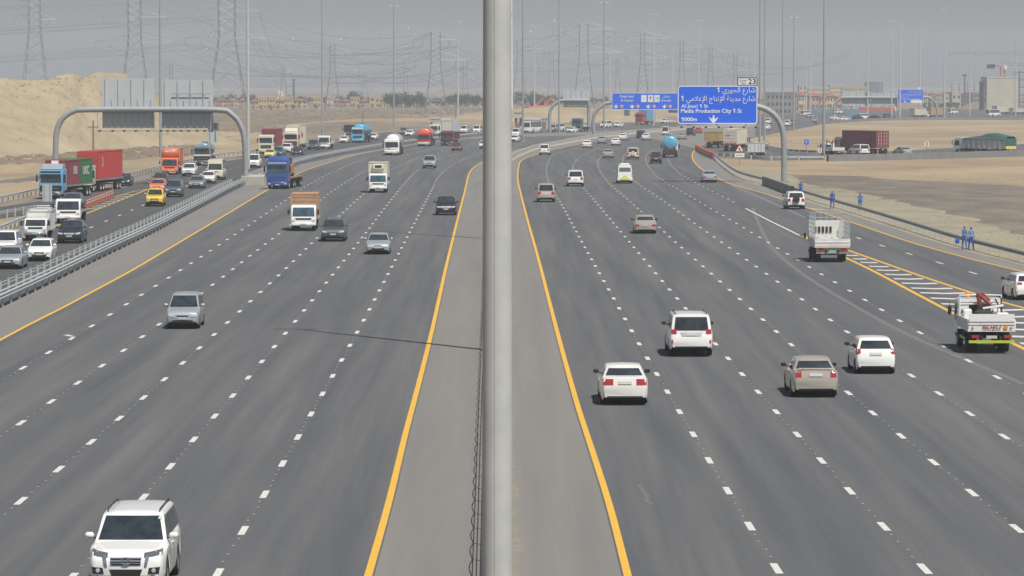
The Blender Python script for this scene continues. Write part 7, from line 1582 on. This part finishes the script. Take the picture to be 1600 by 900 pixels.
for u in range(1200, 1250, 9): row.append((u + rnd.uniform(-3, 3), 161, rnd.uniform(8, 14), 'hazy tree behind the grey unfinished house', 'hazy trees behind the unfinished house'))
for u in (1344, 1351, 1357, 1366, 1392, 1399): row.append((u, 169, rnd.uniform(8, 11), 'green tree among the cream villas under the far gantry', 'trees among the cream villas'))
for u in range(1444, 1540, 9): row.append((u + rnd.uniform(-3, 3), 170, rnd.uniform(7, 12), 'green tree before the far grey blocks', 'trees before the far grey blocks'))
for u, v, h in ((459, 171, 8), (494, 170, 6), (424, 172, 5), (560, 170, 5)): row.append((u, v, h, 'lone round bush in front of the villas', 'round bushes in front of the villas'))
for i, q in enumerate(row): tree(*q, i)
# scrub clumps scattered over the field: uncountable low growth
b = MB(); r_ = random.Random(3)
for _ in range(2600):
    u, v = r_.uniform(300, 760), r_.choice([r_.uniform(172, 180), r_.uniform(176, 208), r_.uniform(182, 206)])
    if v > 212 - (u - 300) * .022: continue
    c = G(u, v); s = r_.uniform(.15, .6); w_ = r_.uniform(.5, 1.8)
    b.add([c + Vector((-w_, 0, 0)), c + Vector((w_ * .2, -.4, 0)), c + Vector((w_, .2, 0)), c + Vector((w_ * .3, 0, s)), c + Vector((-w_ * .5, .1, s * .8))], [(0, 1, 4), (1, 3, 4), (1, 2, 3), (0, 4, 3, 2)])
for _ in range(900):
    u, v = r_.uniform(0, 330), r_.uniform(243, 262) - r_.uniform(0, 1) * 0; v -= u * .06
    c = G(u, v); s = r_.uniform(.1, .4); w_ = r_.uniform(.3, 1.0); b.add([c + Vector((-w_, 0, 0)), c + Vector((w_ * .2, -.3, 0)), c + Vector((w_, .2, 0)), c + Vector((w_ * .3, 0, s)), c + Vector((-w_ * .5, .1, s * .8))], [(0, 1, 4), (1, 3, 4), (1, 2, 3), (0, 4, 3, 2)])
o = b.obj('scrub', mat('dry_scrub', (.25, .20, .14), .95, var=.5, scale=.08)); tag(o, 'low dry scrub and rubble scattered over the brown plain', 'scrub', None, 'stuff')
b = MB()
for _ in range(2200):
    u, v = r_.uniform(1180, 1640), r_.uniform(252, 400)
    lim = 302 + (u - 1240) * .297
    if v > lim - 6 : continue
    c = G(u, v); s = r_.uniform(.02, .07); w_ = r_.uniform(.04, .15); b.add([c + Vector((-w_, 0, 0)), c + Vector((0, -w_, 0)), c + Vector((w_, 0, 0)), c + Vector((0, w_, 0)), c + Vector((0, 0, s + .012))], [(0, 1, 4), (1, 2, 4), (2, 3, 4), (3, 0, 4)])
o = b.obj('gravel_stones', mat('stones', (.24, .22, .19), .95, var=.4, scale=.1)); tag(o, 'loose stones strewn over the sandy verge', 'stones', None, 'stuff')
b = MB()
for _ in range(420):
    i = r_.randrange(NU * 6 // 10, NU - 6); j = min(NV, int(r_.choice([r_.uniform(.45, .66), r_.uniform(.1, .66), r_.uniform(.55, .64)]) * NV)); c = Vector(MOUND[i * (NV + 1) + j]) + Vector((r_.uniform(-.4, .4), r_.uniform(-.4, .4), -.05))
    if c.z < .6: continue
    w_, s = r_.uniform(.08, .38), r_.uniform(.06, .28); b.add([c + Vector((-w_, 0, 0)), c + Vector((0, -w_, 0)), c + Vector((w_, 0, 0)), c + Vector((0, w_, 0)), c + Vector((w_ * .3, 0, s))], [(0, 1, 4), (1, 2, 4), (2, 3, 4), (3, 0, 4)])
o = b.obj('rubble', mat('clods', (.30, .245, .17), .95, var=.4, scale=.1)); tag(o, 'clods and rubble lying over the flank of the sand mound', 'rubble', None, 'stuff')
# dark lamp column, site cabins, machines of the far road works
p = G(459, 163); g = thing('lamp_column', 'dark thick column with a square head above the villa terrace', 'lamp column', tuple(p)); hh = (163 - 126) / FPX * p.y; b = MB(); b.tube([(0, 0, 0), (0, 0, hh)], .5, 6); b.obj('pole', M_dark, g); b = MB(); b.rbox((0, 0, hh), (2.0, 2.0, 1.4), .2); b.obj('lamp_head', M_dark, g)
p = G(1507, 158); g = thing('lamp_column', 'dark column with a drum-shaped head before the hazy blocks', 'lamp column', tuple(p)); hh = (158 - 118) / FPX * p.y; b = MB(); b.tube([(0, 0, 0), (0, 0, hh)], .5, 6); b.obj('pole', M_dark, g); b = MB(); b.lathe([(.001, -.8), (1.5, -.6), (1.5, .6), (.001, .8)], 'z', c=(0, 0, hh), n=12); b.obj('lamp_head', M_dark, g)
def cabin(label, u0, u1, vb, vt, c, n=2):
    return house(label, u0, u1, vb, vt, c, 'flat', 1, n, None, 'site_cabin', 'cabin', 3.0)
cabin('cream stepped site building beside the thick mast', 803, 817, 205, 176, 'hall', 2); cabin('long low white site cabin behind the coach', 818, 846, 200, 187, 'white', 5); cabin('small bluish grey cabin right of the coach', 846, 856, 203, 186, 'blockw', 1); cabin('cream site cabin behind the orange tanker', 671, 688, 203, 186, 'hall', 3); cabin('white site cabin beside the cream one', 688, 704, 203, 188, 'white', 2)
def digger(label, u, v, c, s=1.0, arm=True):
    p = G(u, v); g = thing('excavator', label, 'excavator', tuple(p), rnd.uniform(-1, 1)); g.scale = (s, s, s); mo = mat('machine_' + c, dict(orange=(.55, .20, .05), red=(.50, .08, .05), yellow=(.6, .42, .08))[c], .6)
    for sx in (-1, 1): b = MB(); b.rbox((0, sx * 1.1, .5), (4.2, .6, 1.0), .3); b.obj('track', M_dark, g)
    b = MB(); b.rbox((-.3, 0, 1.7), (3.6, 2.6, 1.4), .2); b.obj('body', mo, g); b = MB(); b.rbox((.8, .7, 2.7), (1.4, 1.0, 1.5), .1); b.obj('cab', M_glass, g)
    if arm: b = MB(); b.tube([(1.2, -.3, 2.0), (3.4, -.3, 4.6), (6.0, -.3, 3.0)], .28, 6); b.tube([(6.0, -.3, 3.0), (5.4, -.3, 1.0)], .22, 6); b.rbox((5.3, -.3, .8), (.9, 1.0, .9), .15); b.obj('boom', mo, g)
digger('red excavator in the field right of the slim mast', 831, 178, 'red', 1.3); digger('orange excavator beside the red one', 843, 177, 'orange', 1.3); digger('orange excavator behind the dark blue lorry', 869, 190, 'orange', 1.1); digger('orange loader without raised arm near the small gantry', 885, 184, 'orange', 1.2, False); digger('yellow excavator under the small gantry', 896, 186, 'yellow', 1.2); digger('orange machine at the field edge under the blue sign', 1056, 176, 'orange', 1.3)
# ================================================================ HAZE
hb = MB(); hb.add([(-4200, -150, -1), (4200, -150, -1), (4200, 6500, -1), (-4200, 6500, -1), (-4200, -150, 95), (4200, -150, 95), (4200, 6500, 95), (-4200, 6500, 95)],
    [(0, 3, 2, 1), (4, 5, 6, 7), (0, 1, 5, 4), (1, 2, 6, 5), (2, 3, 7, 6), (3, 0, 4, 7)])
hm = bpy.data.materials.new('haze_air'); hm.use_nodes = True; t = hm.node_tree; t.nodes.clear()
pv = t.nodes.new('ShaderNodeVolumePrincipled'); pv.inputs['Density'].default_value = HAZE; pv.inputs['Color'].default_value = (0.89, 0.935, 1.0, 1); pv.inputs['Anisotropy'].default_value = 0.0
ou = t.nodes.new('ShaderNodeOutputMaterial'); t.links.new(pv.outputs[0], ou.inputs['Volume'])
hz = hb.obj('haze', hm); tag(hz, 'thin dusty haze over the whole motorway plain', None, None, 'stuff')
